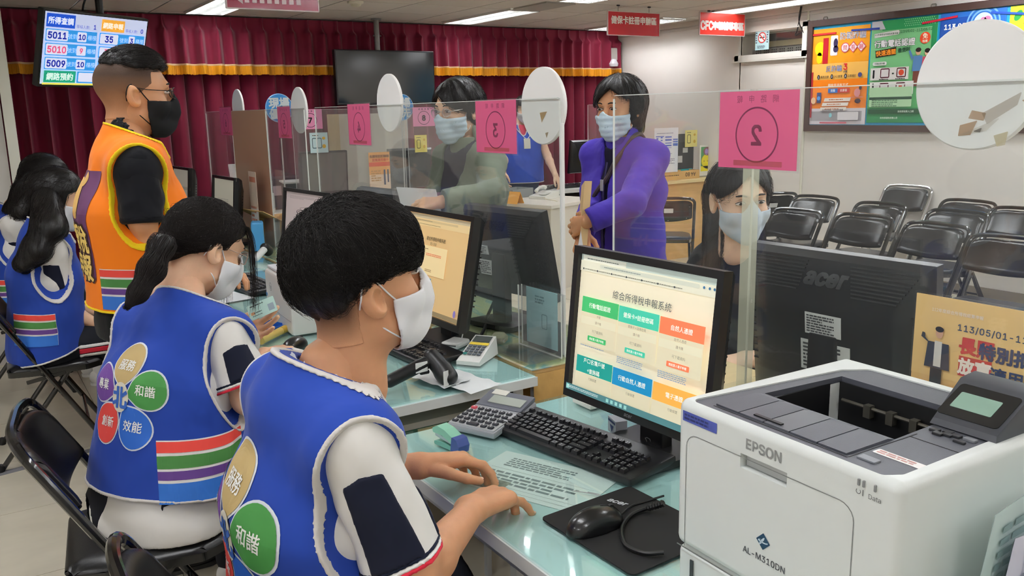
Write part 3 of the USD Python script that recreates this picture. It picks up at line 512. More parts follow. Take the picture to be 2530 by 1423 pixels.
# ---------------------------------------------------------------- televisions
def tv(name, c, n, tilt, w, h, label, scr_mat, depth=0.05):
    t = thing(name, label, 'television', c, math.atan2(n[0], -n[1])); T = rotx(tilt)   # local: faces -y
    ob('casing', rb(w, depth, h, 0.008, (0, 0, 0)).apply_transform(np.vstack([np.c_[T, [0, 0, 0]], [0, 0, 0, 1]])), mat('#17171a', 0.3), t)
    m_ = bx(w - 0.03, 0.002, h - 0.035, (0, -depth / 2 - 0.0012, 0.003)); m_.vertices = m_.vertices @ T.T; ob('screen', m_, scr_mat, t)
    R = rotz(math.atan2(n[0], -n[1])); return t, (V(c) + R @ T @ V(0, -depth / 2 - 0.0025, 0.003), R @ T @ V(1, 0, 0), R @ T @ V(0, 0, 1)), R
t1, fr, R = tv('queue_display', (0.85, 6.294, 1.955), (0.544, -0.839), 0.305, 0.80, 0.474, 'ceiling hung display of queue numbers in white and blue, above the man', mat('#cdd6f6', 0.3, emit=0.62))
pole_top = at_z(186, 0, H); ob('pole', tube([(0.93, 6.40, 1.95), (0.93, 6.40, H)], 0.024, 10), mat('#1d1c1c', 0.4), t1, world=True); ob('bracket', rb(0.3, 0.06, 0.2, 0.006, (0.0, 0.06, 0)), mat('#1d1c1c', 0.4), t1); ob('cable', tube(spline([(0.82, 6.40, 2.1), (0.84, 6.42, 2.25), (0.92, 6.44, H)], 6), 0.007, 6), mat('#161616', 0.5), t1, world=True)
W_, H_ = 0.77, 0.437; L_ = []; E_ = '#2f8fd6'
def cell(x, y, w, h, s, col, bg='#d9dcf2', hh=0.052): return [('tile', at(rrect(w, h, 0.008), x, y), bg), ('lettering', at(latin(s, hh, 3), x, y), col)]
L_ += [('tile', S(-0.375, 0.13, -0.175, 0.21), '#1c4fc4'), ('lettering', at(text('所得查調', 0.045, 2), -0.275, 0.17), '#e6ecff'), ('tile', S(0.02, 0.13, 0.2, 0.205), '#eca63c'), ('lettering', at(text('網路申報', 0.04, 2), 0.11, 0.167), '#fff6e6'), ('lettering', joined(at(text('等候人數:', 0.024, 0), -0.115, 0.145), at(text('等候人數:', 0.024, 0), 0.26, 0.145)), '#6a6fa8'), ('lettering', joined(at(latin('1', 0.036), -0.03, 0.15), at(latin('0', 0.036), 0.345, 0.15)), '#26309a')]
for k, (a, b, c, d) in enumerate((('5011', '10', '35', '3'), ('5010', '9', '34', '6'), ('5009', '10', '33', '6'))):
    y = 0.082 - 0.085 * k; col = '#e0567e' if k == 1 else '#1c2a9a'
    L_ += [('tile', joined(S(-0.375, y - 0.037, -0.01, y + 0.037), S(0.01, y - 0.037, 0.37, y + 0.037)), E_), *cell(-0.295, y, 0.15, 0.064, a, col), *cell(-0.12, y, 0.068, 0.06, b, col, hh=0.042), *cell(0.085, y, 0.14, 0.064, c, col), *cell(0.265, y, 0.05, 0.06, d, col, hh=0.042), ('lettering', joined(*[at(text(s, 0.034, 0), x, y) for s, x in (('號到', -0.19), ('櫃檯', -0.047), ('號到', 0.2), ('櫃檯', 0.33))]), '#b9d8f4')]
L_ += [('tile', S(-0.375, -0.205, -0.15, -0.132), '#1f9a78'), ('lettering', at(text('網路預約', 0.048, 2), -0.262, -0.168), '#d9f4ea'), ('tile', S(-0.14, -0.205, 0.37, -0.132), E_), ('tile', at(rrect(0.16, 0.058, 0.008), -0.05, -0.168), '#d9dcf2'), ('lettering', at(text('號', 0.036), 0.07, -0.168), '#b9d8f4'), ('band', S(-0.385, -0.219, 0.385, -0.208), '#e8dc5a')]
printed(t1, fr, L_, emit=0.75)
t2, fr, R = tv('television', (3.55, 7.72, 1.85), (0, -1), 0.0, 1.02, 0.5, 'switched off black television on a ceiling pole in front of the curtain', mat('#1b1c1a', 0.12, spec=0.6), 0.06)
ob('pole', tube([(3.5, 7.76, 1.95), (3.5, 7.76, H)], 0.026, 12), mat('#8b8b8a', 0.35, metal=0.3), t2, world=True); ob('ceiling_flange', lathe([(0, 0), (0.05, 0), (0.05, -0.015), (0, -0.015)], c=(3.5, 7.76, H)), mat('#8b8b8a', 0.4), t2, world=True); ob('clamp', cyl((3.46, 7.755, 2.235), (3.54, 7.755, 2.235), 0.006), mat('#6b6b6a', 0.4), t2, world=True)
# ---------------------------------------------------------------- folding chairs (local: sits facing +x, origin on the floor under the seat)
def pillow(g, t1, t2, R, edge=0.02):
    """A padded plate: polygons swelling t1 upward and t2 downward away from their rim."""
    q = polys(g)[0]; v, f = trimesh.creation.triangulate_polygon(q, engine='earcut'); v, f = trimesh.remesh.subdivide_to_size(np.c_[v, np.zeros(len(v))], f, edge, max_iter=10)
    if trimesh.Trimesh(v, f, process=False).face_normals[:, 2].mean() < 0: f = f[:, ::-1]
    m = trimesh.Trimesh(v, f); v, f = np.array(m.vertices), np.array(m.faces)
    d = np.clip(shapely.distance(q.exterior, shapely.points(v[:, :2])) / R, 0, 1); s = np.sqrt(np.clip(1 - (1 - d) ** 2, 0, 1))
    a, b = v.copy(), v.copy(); a[:, 2] = t1 * s; b[:, 2] = -t2 * s - 1e-5
    return trimesh.Trimesh(np.vstack([a, b]), np.vstack([f, f[:, ::-1] + len(v)]), process=False)
def folding_chair(name, label, frame_col='#101012', pad_col='#17171a', group=None, gloss=0.25, metal=0.0, sticker=False, hh=1.0):
    t = thing(name, label, 'folding chair', (0, 0, 0), 0, group); fm = mat(frame_col, 0.16 if not metal else 0.15, metal=metal, coat=0.6); pm = mat(pad_col, gloss, spec=0.5, bump=0.03, bscale=250)
    A, B = V(0.215, 0, 0.0), V(-0.245, 0, 0.80 * hh); s = unit(B - A); L = np.linalg.norm(B - A); n = np.cross(V(0, 1, 0), s); n = n if n[0] > 0 else -n
    P = lambda q, y, d=0.0: A + s * q + V(0, y, 0) + n * d
    path = bend([P(0, 0.225), P(L - 0.02, 0.21), P(L, 0.10, -0.015), P(L, -0.10, -0.015), P(L - 0.02, -0.21), P(0, -0.225)][:6], 0.12, 7)
    ob('front_frame', tube(path, 0.0125, 10), fm, t)
    g = sbox(-0.2, L - 0.235, 0.2, L - 0.012).intersection(affinity.scale(rrect(0.4, 0.5, 0.15), 1, 1, origin=(0, 0)).buffer(0)) if False else Polygon([(-0.198, L - 0.225), (0.198, L - 0.225), (0.196, L - 0.10)] + [(0.196 * math.cos(a) ** 0.6, L - 0.10 + 0.085 * math.sin(a) ** 0.8) for a in np.linspace(0.1, math.pi / 2, 8)] + [(-0.196 * math.cos(a) ** 0.6, L - 0.10 + 0.085 * math.sin(a) ** 0.8) for a in np.linspace(math.pi / 2, 0.1, 8)] + [(-0.196, L - 0.10)]).buffer(-0.012).buffer(0.012)
    m = pillow(g, 0.02, 0.007, 0.035); v = np.asarray(m.vertices); y, q, d = v[:, 0], v[:, 1], v[:, 2]
    d = d + 0.012 - 0.045 * (1 - (y / 0.2) ** 2); m.vertices = A + q[:, None] * s + y[:, None] * V(0, 1, 0) + d[:, None] * n; 
    if np.cross(V(0, 1, 0), s) @ n < 0: m.faces = np.asarray(m.faces)[:, ::-1]
    ob('backrest', m, pm, t)
    sg = Polygon([(-0.19, -0.175), (-0.19, 0.175), (-0.1, 0.2), (0.13, 0.205), (0.195, 0.16), (0.205, 0.0), (0.195, -0.16), (0.13, -0.205), (-0.1, -0.2)]).buffer(-0.03).buffer(0.03)
    m = pillow(sg, 0.026, 0.004, 0.06); m.apply_translation([0.01, 0, 0.437]); ob('seat', m, pm, t)
    ob('seat_pan', prism(sg.buffer(-0.002), 0.026, ((0.01, 0, 0.412), (1, 0, 0), (0, 1, 0))), fm, t)
    rear = bend([V(-0.255, 0.19, 0.0), V(0.06, 0.19, 0.415), V(0.075, 0.19, 0.425)], 0.02)
    ob('rear_leg', tube(rear, 0.0115, 9), fm, t); ob('rear_leg', tube(rear * V(1, -1, 1), 0.0115, 9), fm, t)
    k = V(-0.255, 0, 0.0) + (V(0.06, 0, 0.415) - V(-0.255, 0, 0.0)) * 0.28
    ob('crossbar', cyl((k[0], -0.19, k[2]), (k[0], 0.19, k[2]), 0.008), fm, t); k2 = P(0.2, 0); ob('crossbar', cyl((k2[0], -0.222, k2[2]), (k2[0], 0.222, k2[2]), 0.008), fm, t)
    for y in (-0.2, 0.2): ob('hinge_link', rb(0.16, 0.006, 0.018, 0.003, (-0.03, y, 0.40), roty(-0.15)), fm, t)
    for x, y in ((0.215, 0.225), (0.215, -0.225), (-0.255, 0.19), (-0.255, -0.19)): ob('foot_cap', cyl((x, y, 0.0), (x - 0.01 * np.sign(x), y, 0.03), 0.0155), mat('#0c0c0d', 0.6), t)
    if sticker:
        c = P(L - 0.1, 0.0, -0.045); fr = (c - n * 0.004, V(0, -1, 0), s); ob('sticker', flat(rrect(0.075, 0.045, 0.004), fr, 0.001), mat('#e8e8e6', 0.4), t)
        for y, q in ((-0.15, L - 0.2), (0.0, L - 0.205), (0.15, L - 0.2), (0.17, L - 0.09), (-0.17, L - 0.09)): ob('rivet', lathe([(0, 0.003), (0.006, 0.001), (0.006, -0.004)], 10).apply_translation(P(q, y, -0.045 * (1 - (y / 0.2) ** 2) + 0.004)), mat('#c9c9c9', 0.25, metal=0.8), t)
    return t
def put(path, loc, rz):
    p = stage.GetPrimAtPath(path); ops = UsdGeom.Xformable(p).GetOrderedXformOps(); ops[0].Set(Gf.Vec3d(*map(float, loc))); ops[1].Set(math.degrees(rz)); FRAME[path] = (V(loc), rotz(rz)); return path
G_W = 'black folding chairs waiting in rows'
wait = folding_chair('folding_chair', 'x', group=G_W, gloss=0.22)
def top_chair(x, y, z, rz, label, src=wait, first=False):
    p = at_z(x, y, z); o = p - rotz(rz) @ V(-0.24, 0, 0); o[2] = 0
    return (tag(put(src, o, rz), label) if first else dup(src, o, rz, label))
PI = math.pi
top_chair(1975, 512, .81, PI + .03, 'black folding chair at the far end of the front waiting row, beside the seated woman', first=True)
for x, y, l, r in ((2140, 525, 'black folding chair in the front waiting row, second from its far end', .02), (2320, 546, 'largest folding chair of the waiting area, right above the near monitor back', -.03), (2500, 578, 'black folding chair cut by the right edge of the picture above the orange leaflet', .05),
                   (2020, 480, 'black folding chair in the second waiting row, far end, under the notice board', .04), (2180, 497, 'black folding chair in the second waiting row, in front of the chrome framed chair', -.02), (2370, 515, 'black folding chair in the second waiting row, right behind the largest one', .02)):
    top_chair(x, y, .81, PI + r, l)
top_chair(2398, 480, .84, PI - .02, 'black folding chair in the last waiting row, against the wall right of the chrome one'); top_chair(2532, 498, .84, PI + .06, 'black folding chair in the back row at the right edge of the picture'); 
ch = folding_chair('chrome_folding_chair', 'folding chair with bright chrome frame standing tallest against the wall', '#d8d8da', '#1a1a1d', metal=0.95, hh=1.06)
o = at_x(2208, 458, 6.42); put(ch, (o[0] - .02, o[1], 0), PI)
bk = folding_chair('stickered_folding_chair', 'black folding chair seen from behind with a white sticker, beside the woman in purple', group=None, sticker=True)
o = at_z(1665, 474, .81); put(bk, (o[0] - .12, o[1] - 0.05, 0), PI / 2 - .7)
o = at_z(1925, 462, .81); b2 = dup(bk, (o[0] - .2, o[1] + 0.0, 0), PI / 2 - .5, 'black folding chair seen from behind with a sticker, right of the seated woman')
st = folding_chair('student_folding_chair', 'glossy black folding chair in the left foreground under the ponytailed girl', '#08080a', '#0d0d0f', group='black folding chairs of the students', gloss=0.3)
put(st, (0.30, 2.345, 0), -0.13)
dup(st, (0.40, 1.41, 0), 0.0, 'black folding chair under the boy, its back just showing at the bottom edge')
dup(st, (0.27, 4.42, 0), -0.06, 'black folding chair under the long haired girl behind the man in orange')
dup(st, (0.22, 5.55, 0), -0.05, 'black folding chair under the farthest girl at the left edge')
st2 = dup(wait, (2.36, 2.02, 0), PI, 'black folding chair under the seated woman with long hair', 'chairs of the visitors')

# ---------------------------------------------------------------- counters
ZD = 0.74
glassm = pane_mat((0.90, 0.975, 0.965), 0.0, 0.03)
whitem, steel = mat('#e8ebe9', 0.4), mat('#b9bcc0', 0.35, metal=0.4)
def desk(y0, y1, label, legs=True):
    x0, x1 = 0.775, 1.40; t = thing('desk', label, 'desk', ((x0 + x1) / 2, (y0 + y1) / 2, 0)); w, d = x1 - x0, y1 - y0
    ob('desktop', rb(w, d, 0.03, 0.006, (0, 0, ZD - 0.021)), mat('#cfe3e2', 0.35, var=0.03, vscale=3), t); ob('edge_band', trimesh.util.concatenate([bx(0.004, d, 0.028, (-w / 2 - 0.001, 0, ZD - 0.022)), bx(w, 0.004, 0.028, (0, -d / 2 - 0.001, ZD - 0.022))]), mat('#dfe3e1', 0.45), t)
    ob('glass_top', rb(w - 0.004, d - 0.004, 0.005, 0.0012, (0, 0, ZD - 0.0025)), glassm, t)
    for sx in (-1, 1):
        for sy in (-1, 1): ob('leg', rb(0.04, 0.04, ZD - 0.04, 0.004, (sx * (w / 2 - 0.05), sy * (d / 2 - 0.05), (ZD - 0.04) / 2)), steel, t)
    ob('front_rail', rb(0.02, d - 0.14, 0.05, 0.003, (-w / 2 + 0.05, 0, ZD - 0.065)), steel, t); ob('modesty_panel', bx(0.016, d - 0.1, 0.42, (w / 2 - 0.03, 0, ZD - 0.25)), mat('#b98d58', 0.6, var=0.1, vscale=8, stretch=(1, 4, 1)), t)
    return t
dk1 = desk(0.25, 1.865, 'white desk with pale green glass top under the printer in the right foreground')
dk2 = desk(2.065, 3.215, 'white desk with pale green glass top carrying the barcode scanner')
dk3 = desk(3.24, 4.39, 'white desk with glass top behind the boy, carrying the white printer'); dk4 = desk(4.42, 5.56, 'white desk with glass top in front of the man in orange, fourth from the camera'); dk5 = desk(5.58, 6.72, 'white desk with glass top at the far end of the counter row')
cloth = custom('tablecloth', {'tc': ('texture_coordinate', {}), 'mp': ('mapping', {'scale': (1.0, 0.55, 1)}), 'n': ('noise_texture', {'scale': 5.5, 'detail': 3.0, 'distortion': 1.4}), 'r': ('rgb_ramp', {'ramp': [(0.30, srgb('#e9e3c4')), (0.44, srgb('#c9cb9c')), (0.5, srgb('#dcd9b4')), (0.56, srgb('#7fb9c4')), (0.62, srgb('#e5e2cc')), (0.7, srgb('#c39a58'))]}), 'p': ('principled_bsdf', {'roughness': 0.5})}, [('tc.object', 'mp.vector'), ('mp.vector', 'n.vector'), ('n.fac', 'r.fac'), ('r.color', 'p.base_color')], 'p.BSDF')
skirtm = mat('#c9a05c', 0.7, var=0.12, vscale=9, bump=0.25, bscale=18)
glass2 = pane_mat((0.90, 0.95, 0.90), 0.0, 0.04)
def visitor_table(y0, y1, label, x0=1.425, x1=1.84):
    t = thing('visitor_table', label, 'table', ((x0 + x1) / 2, (y0 + y1) / 2, 0)); w, d = x1 - x0, y1 - y0
    ob('tabletop', rb(w, d, 0.028, 0.004, (0, 0, ZD - 0.024)), mat('#caa468', 0.6), t); ob('tablecloth', bx(w + 0.004, d + 0.004, 0.004, (0, 0, ZD - 0.0085)), cloth, t); ob('glass_top', rb(w, d, 0.005, 0.0015, (0, 0, ZD - 0.0035)), glass2, t)
    def sk(a, b, out):
        a, b, out = V(a), V(b), V(out); L = np.linalg.norm(b - a)
        def f(u, v): 
            q = u * L; wv = 0.014 * np.sin(q * 34 + 1.5 * np.sin(q * 9)) * v + 0.008 * np.sin(q * 71) * v
            return a + (b - a) * u[..., None] + out * (0.006 + wv[..., None] + 0.02 * v[..., None]) + V(0, 0, -1) * (0.01 + 0.66 * v[..., None])
        return sheet(f, max(16, int(L * 60)), 10, 0.003)
    z = ZD - 0.012
    ob('skirt', sk((-w / 2, -d / 2, z), (w / 2, -d / 2, z), (0, -1, 0)), skirtm, t, smooth=True); ob('skirt', sk((w / 2, -d / 2, z), (w / 2, d / 2, z), (1, 0, 0)), skirtm, t, smooth=True)
    for sx in (-1, 1):
        for sy in (-1, 1): ob('leg', rb(0.035, 0.035, ZD - 0.04, 0.004, (sx * (w / 2 - 0.06), sy * (d / 2 - 0.06), (ZD - 0.04) / 2)), steel, t)
    return t
visitor_table(2.13, 4.35, 'visitor table with patterned yellow cloth under glass, on the visitors side of the counter'); visitor_table(4.40, 6.7, 'far visitor table with patterned cloth under glass beyond the first one')
wd = thing('wooden_table', 'pale wooden visitor table beside the seated woman and the near monitor back', 'table', (1.69, 1.1, 0))
woodm = mat('#dcc695', 0.45, var=0.06, vscale=7, stretch=(1, 8, 1))
ob('tabletop', rb(0.53, 1.45, 0.028, 0.004, (0, 0, ZD - 0.014)), woodm, wd); ob('side_panel', bx(0.02, 1.3, 0.5, (-0.22, 0, ZD - 0.28)), woodm, wd)
for sx in (-1, 1):
    for sy in (-1, 1): ob('leg', rb(0.04, 0.04, ZD - 0.03, 0.004, (sx * 0.22, sy * 0.66, (ZD - 0.03) / 2)), steel, wd)

# ---------------------------------------------------------------- acrylic screens with number sheets and round signs
XP, ZT = 1.584, 1.555
clear, clear2 = pane_mat(), pane_mat((0.96, 0.97, 0.965), 0.06); edgem = custom('acrylic_edge', {'p': ('principled_bsdf', {'base_color': srgb('#eef2ec'), 'roughness': 0.15, 'alpha': 0.8})}, [], 'p.BSDF')
def screen_panel(name, y0, y1, label, x=XP, z0=ZD, z1=ZT, m_=None, wings=True, edges=(1, 1)):
    t = thing(name, label, 'acrylic screen', (x, (y0 + y1) / 2, z0)); w, h = y1 - y0, z1 - z0
    ob('sheet', rb(0.005, w, h, 0.0015, (0, 0, h / 2)), m_ or clear, t)
    ob('polished_edge', trimesh.util.concatenate([bx(0.0056, w - 0.02, 0.0022, (0, 0, h + 0.0002))] + [bx(0.0056, 0.0022, h - 0.01, (0, s * (w / 2 + 0.0002), h / 2 - 0.004)) for s, k in ((-1, edges[0]), (1, edges[1])) if k]), edgem, t)
    if wings:
        for s in (-1, 1): ob('foot_plate', rb(0.22, 0.005, 0.1, 0.0015, (0.0, s * (w / 2 - 0.03), 0.05)), clear, t)
    return t
p2a = screen_panel('acrylic_screen', 1.42, 1.93, 'clear acrylic screen sheet whose upright edge crosses the woman in purple', edges=(0, 1)); p2b = screen_panel('acrylic_screen', 0.62, 1.416, 'clear acrylic screen sheet carrying the pink number 2 sheet, behind the printer', edges=(1, 1))
p3 = screen_panel('acrylic_screen', 2.19, 4.32, 'long clear acrylic screen carrying the pink sheets numbered 3 and 4', edges=(1, 1)); p5 = screen_panel('acrylic_screen', 4.48, 5.135, 'clear acrylic screen carrying the pink sheet numbered 5', m_=clear2)
p6 = screen_panel('acrylic_screen', 5.145, 5.88, 'peach tinted acrylic screen with its paper film still on, right of number 6', m_=custom('film', {'t': ('transparent_bsdf', {'color': (0.95, 0.9, 0.85)}), 'd': ('principled_bsdf', {'base_color': srgb('#c9a184'), 'roughness': 0.25}), 'm': ('mix_closure', {'fac': 0.82})}, [('t.BSDF', 'm.closure1'), ('d.BSDF', 'm.closure2')], 'm.closure')); p7 = screen_panel('acrylic_screen', 5.89, 6.56, 'clear acrylic screen at the far left end with half of the number 6 sheet', m_=clear2)
tp = ob('joint_tape', bx(0.0006, 0.05, 0.8, (XP - 0.0035, 1.418, ZD + 0.41)), sheer('#e8ead0', 0.33), label='wide clear tape running down the joint between two screens, over the pink number 2', cat='tape')
def number_sheet(n, y0, y1, z1, h, label, x=XP - 0.004, d=0.86):
    w = y1 - y0; yc = (y0 + y1) / 2; t = thing('number_sheet', label, 'paper sign', (x, yc, z1 - h)); sgn = 1   # printed side faces the visitors: read from behind it is mirrored
    ob('paper', bx(0.0012, w, h, (0, 0, h / 2)), sheer('#e2648f', d, 0.35), t); fr = (V(x - 0.0008, yc, z1 - h / 2), V(0, -1, 0), UP); mir = lambda g: affinity.scale(g, -1, 1, origin=(0, 0))
    r = 0.36 * h; ringp = at(ellp(r, r, n=20).difference(ellp(r * 0.94, r * 0.94, n=20)), 0, -0.06 * h)
    ob('print', flat(joined(ringp), fr, 0.0004), sheer('#7a3355', 0.75), t, world=True, smooth=False); ob('number', flat(mir(at(latin(n, 0.34 * h, 2), 0, -0.06 * h)), fr, 0.0005), sheer('#6e3a50', 0.62), t, world=True, smooth=False)
    ob('lettering', flat(mir(at(text('網路申報', 0.105 * h, 0, gap=0.9), 0, 0.40 * h)), fr, 0.0005), sheer('#7a3f56', 0.5), t, world=True, smooth=False)
    ob('tape_strip', flat(at(rrect(0.62 * w, 0.07 * h), 0.02 * w, -0.43 * h), fr, 0.0006), sheer('#b5603f', 0.35), t, world=True, smooth=False)
    ob('sleeve', bx(0.0008, w + 0.012, h + 0.01, (0.0015, 0, h / 2)), pane_mat((0.98, 0.98, 0.98), 0.03), t); return t
def sheet_from(n, xl, xr, yt, yb, label, **k):
    a, b, c = at_x(xl, yt, XP), at_x(xr, yt, XP), at_x(xl, yb, XP); number_sheet(n, b[1], a[1], a[2], a[2] - c[2], label, **k)
sheet_from('2', 1783, 1979, 228, 412, 'large pink sheet with mirrored number 2 taped to the near screen'); sheet_from('3', 1177, 1277, 250, 375, 'pink sheet with mirrored number 3 beside the round white sign')
sheet_from('4', 860, 914, 258, 356, 'pink sheet with mirrored number 4 in front of the cream cabinet'); sheet_from('5', 686, 717, 264, 340, 'pink sheet with mirrored number 5 over the blue round sign', d=0.75); sheet_from('6', 543, 571, 266, 333, 'pink sheet with mirrored number 6 at the far end screen')
discm = mat('#f2f0ec', 0.35, spec=0.4)
def disc(y, z, r, label, stains=()):
    t = thing('round_sign', label, 'round sign', (XP + 0.014, y, z - r)); m_ = lathe([(0, -0.006), (r - 0.003, -0.006), (r, -0.003), (r, 0.004), (r - 0.003, 0.007), (0, 0.007)], 72); m_.apply_transform(trimesh.transformations.rotation_matrix(PI / 2, [0, 1, 0])); m_.apply_translation([0, 0, r]); ob('disc', m_, discm, t, smooth=40)
    fr = (V(XP + 0.014 - 0.0066, y, z), V(0, -1, 0), UP)
    for i, (g, c, a) in enumerate(stains): ob('tape_stain', flat(g, fr, 0.0003 + 0.0003 * i), sheer(c, a, 0.5), t, world=True, smooth=False)
    return t
def blot(*p): return Polygon(p).buffer(0.002).buffer(-0.001)
disc(0.905, 1.547, 0.117, 'largest round white sign with brown tape residue, right of the pink number 2', [(blot((0.0, -0.045), (0.025, -0.05), (0.022, -0.062), (-0.005, -0.058)), '#b98a52', .55), (blot((-0.02, -0.072), (0.01, -0.064), (0.0, -0.088), (-0.022, -0.09)), '#b5854a', .6), (blot((0.02, -0.05), (0.085, -0.015), (0.08, -0.035), (0.03, -0.068)), '#a08767', .35), (blot((0.045, -0.09), (0.068, -0.083), (0.065, -0.105), (0.052, -0.108)), '#c9b98a', .6), (blot((0.008, -0.082), (0.02, -0.077), (0.018, -0.083)), '#2d2824', .8), (blot((0.09, -0.028), (0.105, -0.028), (0.1, -0.034)), '#b07a3c', .7), (blot((-0.02, -0.09), (0.05, -0.06), (0.03, -0.08)), '#b8a892', .3)])
disc(2.298, 1.532, 0.121, 'round white sign with small brown stains on the pole of the number 3 screen', [(blot((-0.01, -0.022), (0.028, -0.018), (0.005, -0.042), (0.0, -0.05)), '#b8924e', .75), (blot((0.02, -0.085), (0.035, -0.082), (0.026, -0.098)), '#a08040', .6)])
disc(3.446, 1.562, 0.122, 'round white sign right of the pink number 4'); disc(4.594, 1.545, 0.122, 'small round white sign over the blue round sign, beside number 5'); disc(5.762, 1.57, 0.122, 'farthest and smallest round white sign, beside number 6')
pl = thing('sign_pole', 'white upright rod of the number 3 screen below the round sign', 'pole', (XP + 0.004, 2.184, ZD)); ob('rod', rb(0.012, 0.012, 0.74, 0.004, (0, 0, 0.37)), mat('#e9e9e6', 0.25), pl); ob('foot', rb(0.05, 0.03, 0.006, 0.002, (0, 0, 0.003)), clear, pl)
hd = thing('leaflet_holder', 'clear acrylic stand with a pale blue card, right of the monitor back', 'leaflet holder', (1.52, 2.25, ZD))
ca, cb_ = at_z(1283, 848, ZD) - V(1.52, 2.25, ZD), at_z(1388, 885, ZD) - V(1.52, 2.25, ZD); dirv = unit(cb_ - ca); nv = np.cross(dirv, UP); wv = np.linalg.norm(cb_ - ca)
for k, nm in ((0, 'front_sheet'), (0.014, 'rear_sheet')):
    m_ = bx(wv, 0.003, 0.205, (0, 0, 0.1025)); m_.apply_transform(np.vstack([np.c_[np.c_[dirv, -nv, UP], (ca + cb_) / 2 - nv * k], [0, 0, 0, 1]])); ob(nm, m_, clear2, hd)
    for e, qq in ((0, ca), (1, cb_)): ob('sheet_edge', tube([qq - nv * k, qq - nv * k + V(0, 0, 0.205)], 0.0022, 6), edgem, hd)
ob('bottom_edge', tube([ca, cb_], 0.003, 6), edgem, hd); ob('base_plate', prism(Polygon([tuple((ca + dirv * 0.0)[:2]), tuple(cb_[:2]), tuple((cb_ + nv * 0.12)[:2]), tuple((ca + nv * 0.12)[:2])]), 0.003, ((0, 0, 0.0005), (1, 0, 0), (0, 1, 0))), clear2, hd)
m_ = bx(wv * 0.72, 0.001, 0.19, (0.004, 0, 0.11)); m_.apply_transform(np.vstack([np.c_[np.c_[dirv, -nv, UP], (ca + cb_) / 2 - nv * 0.007], [0, 0, 0, 1]])); ob('card', m_, sheer('#a9d6d8', 0.88), hd)
fr = (V(1.52, 2.25, ZD) + (ca + cb_) / 2 - nv * 0.0062 + V(0, 0, 0.11), dirv, UP); ob('print', flat(joined(at(rrect(0.03, 0.05, 0.006).difference(rrect(0.024, 0.044, 0.004)), 0.02, -0.01), at(greek(0.06, 0.03, 3, 2), 0, 0.06)), fr, 0.001), sheer('#5f979c', 0.6), hd, world=True, smooth=False)

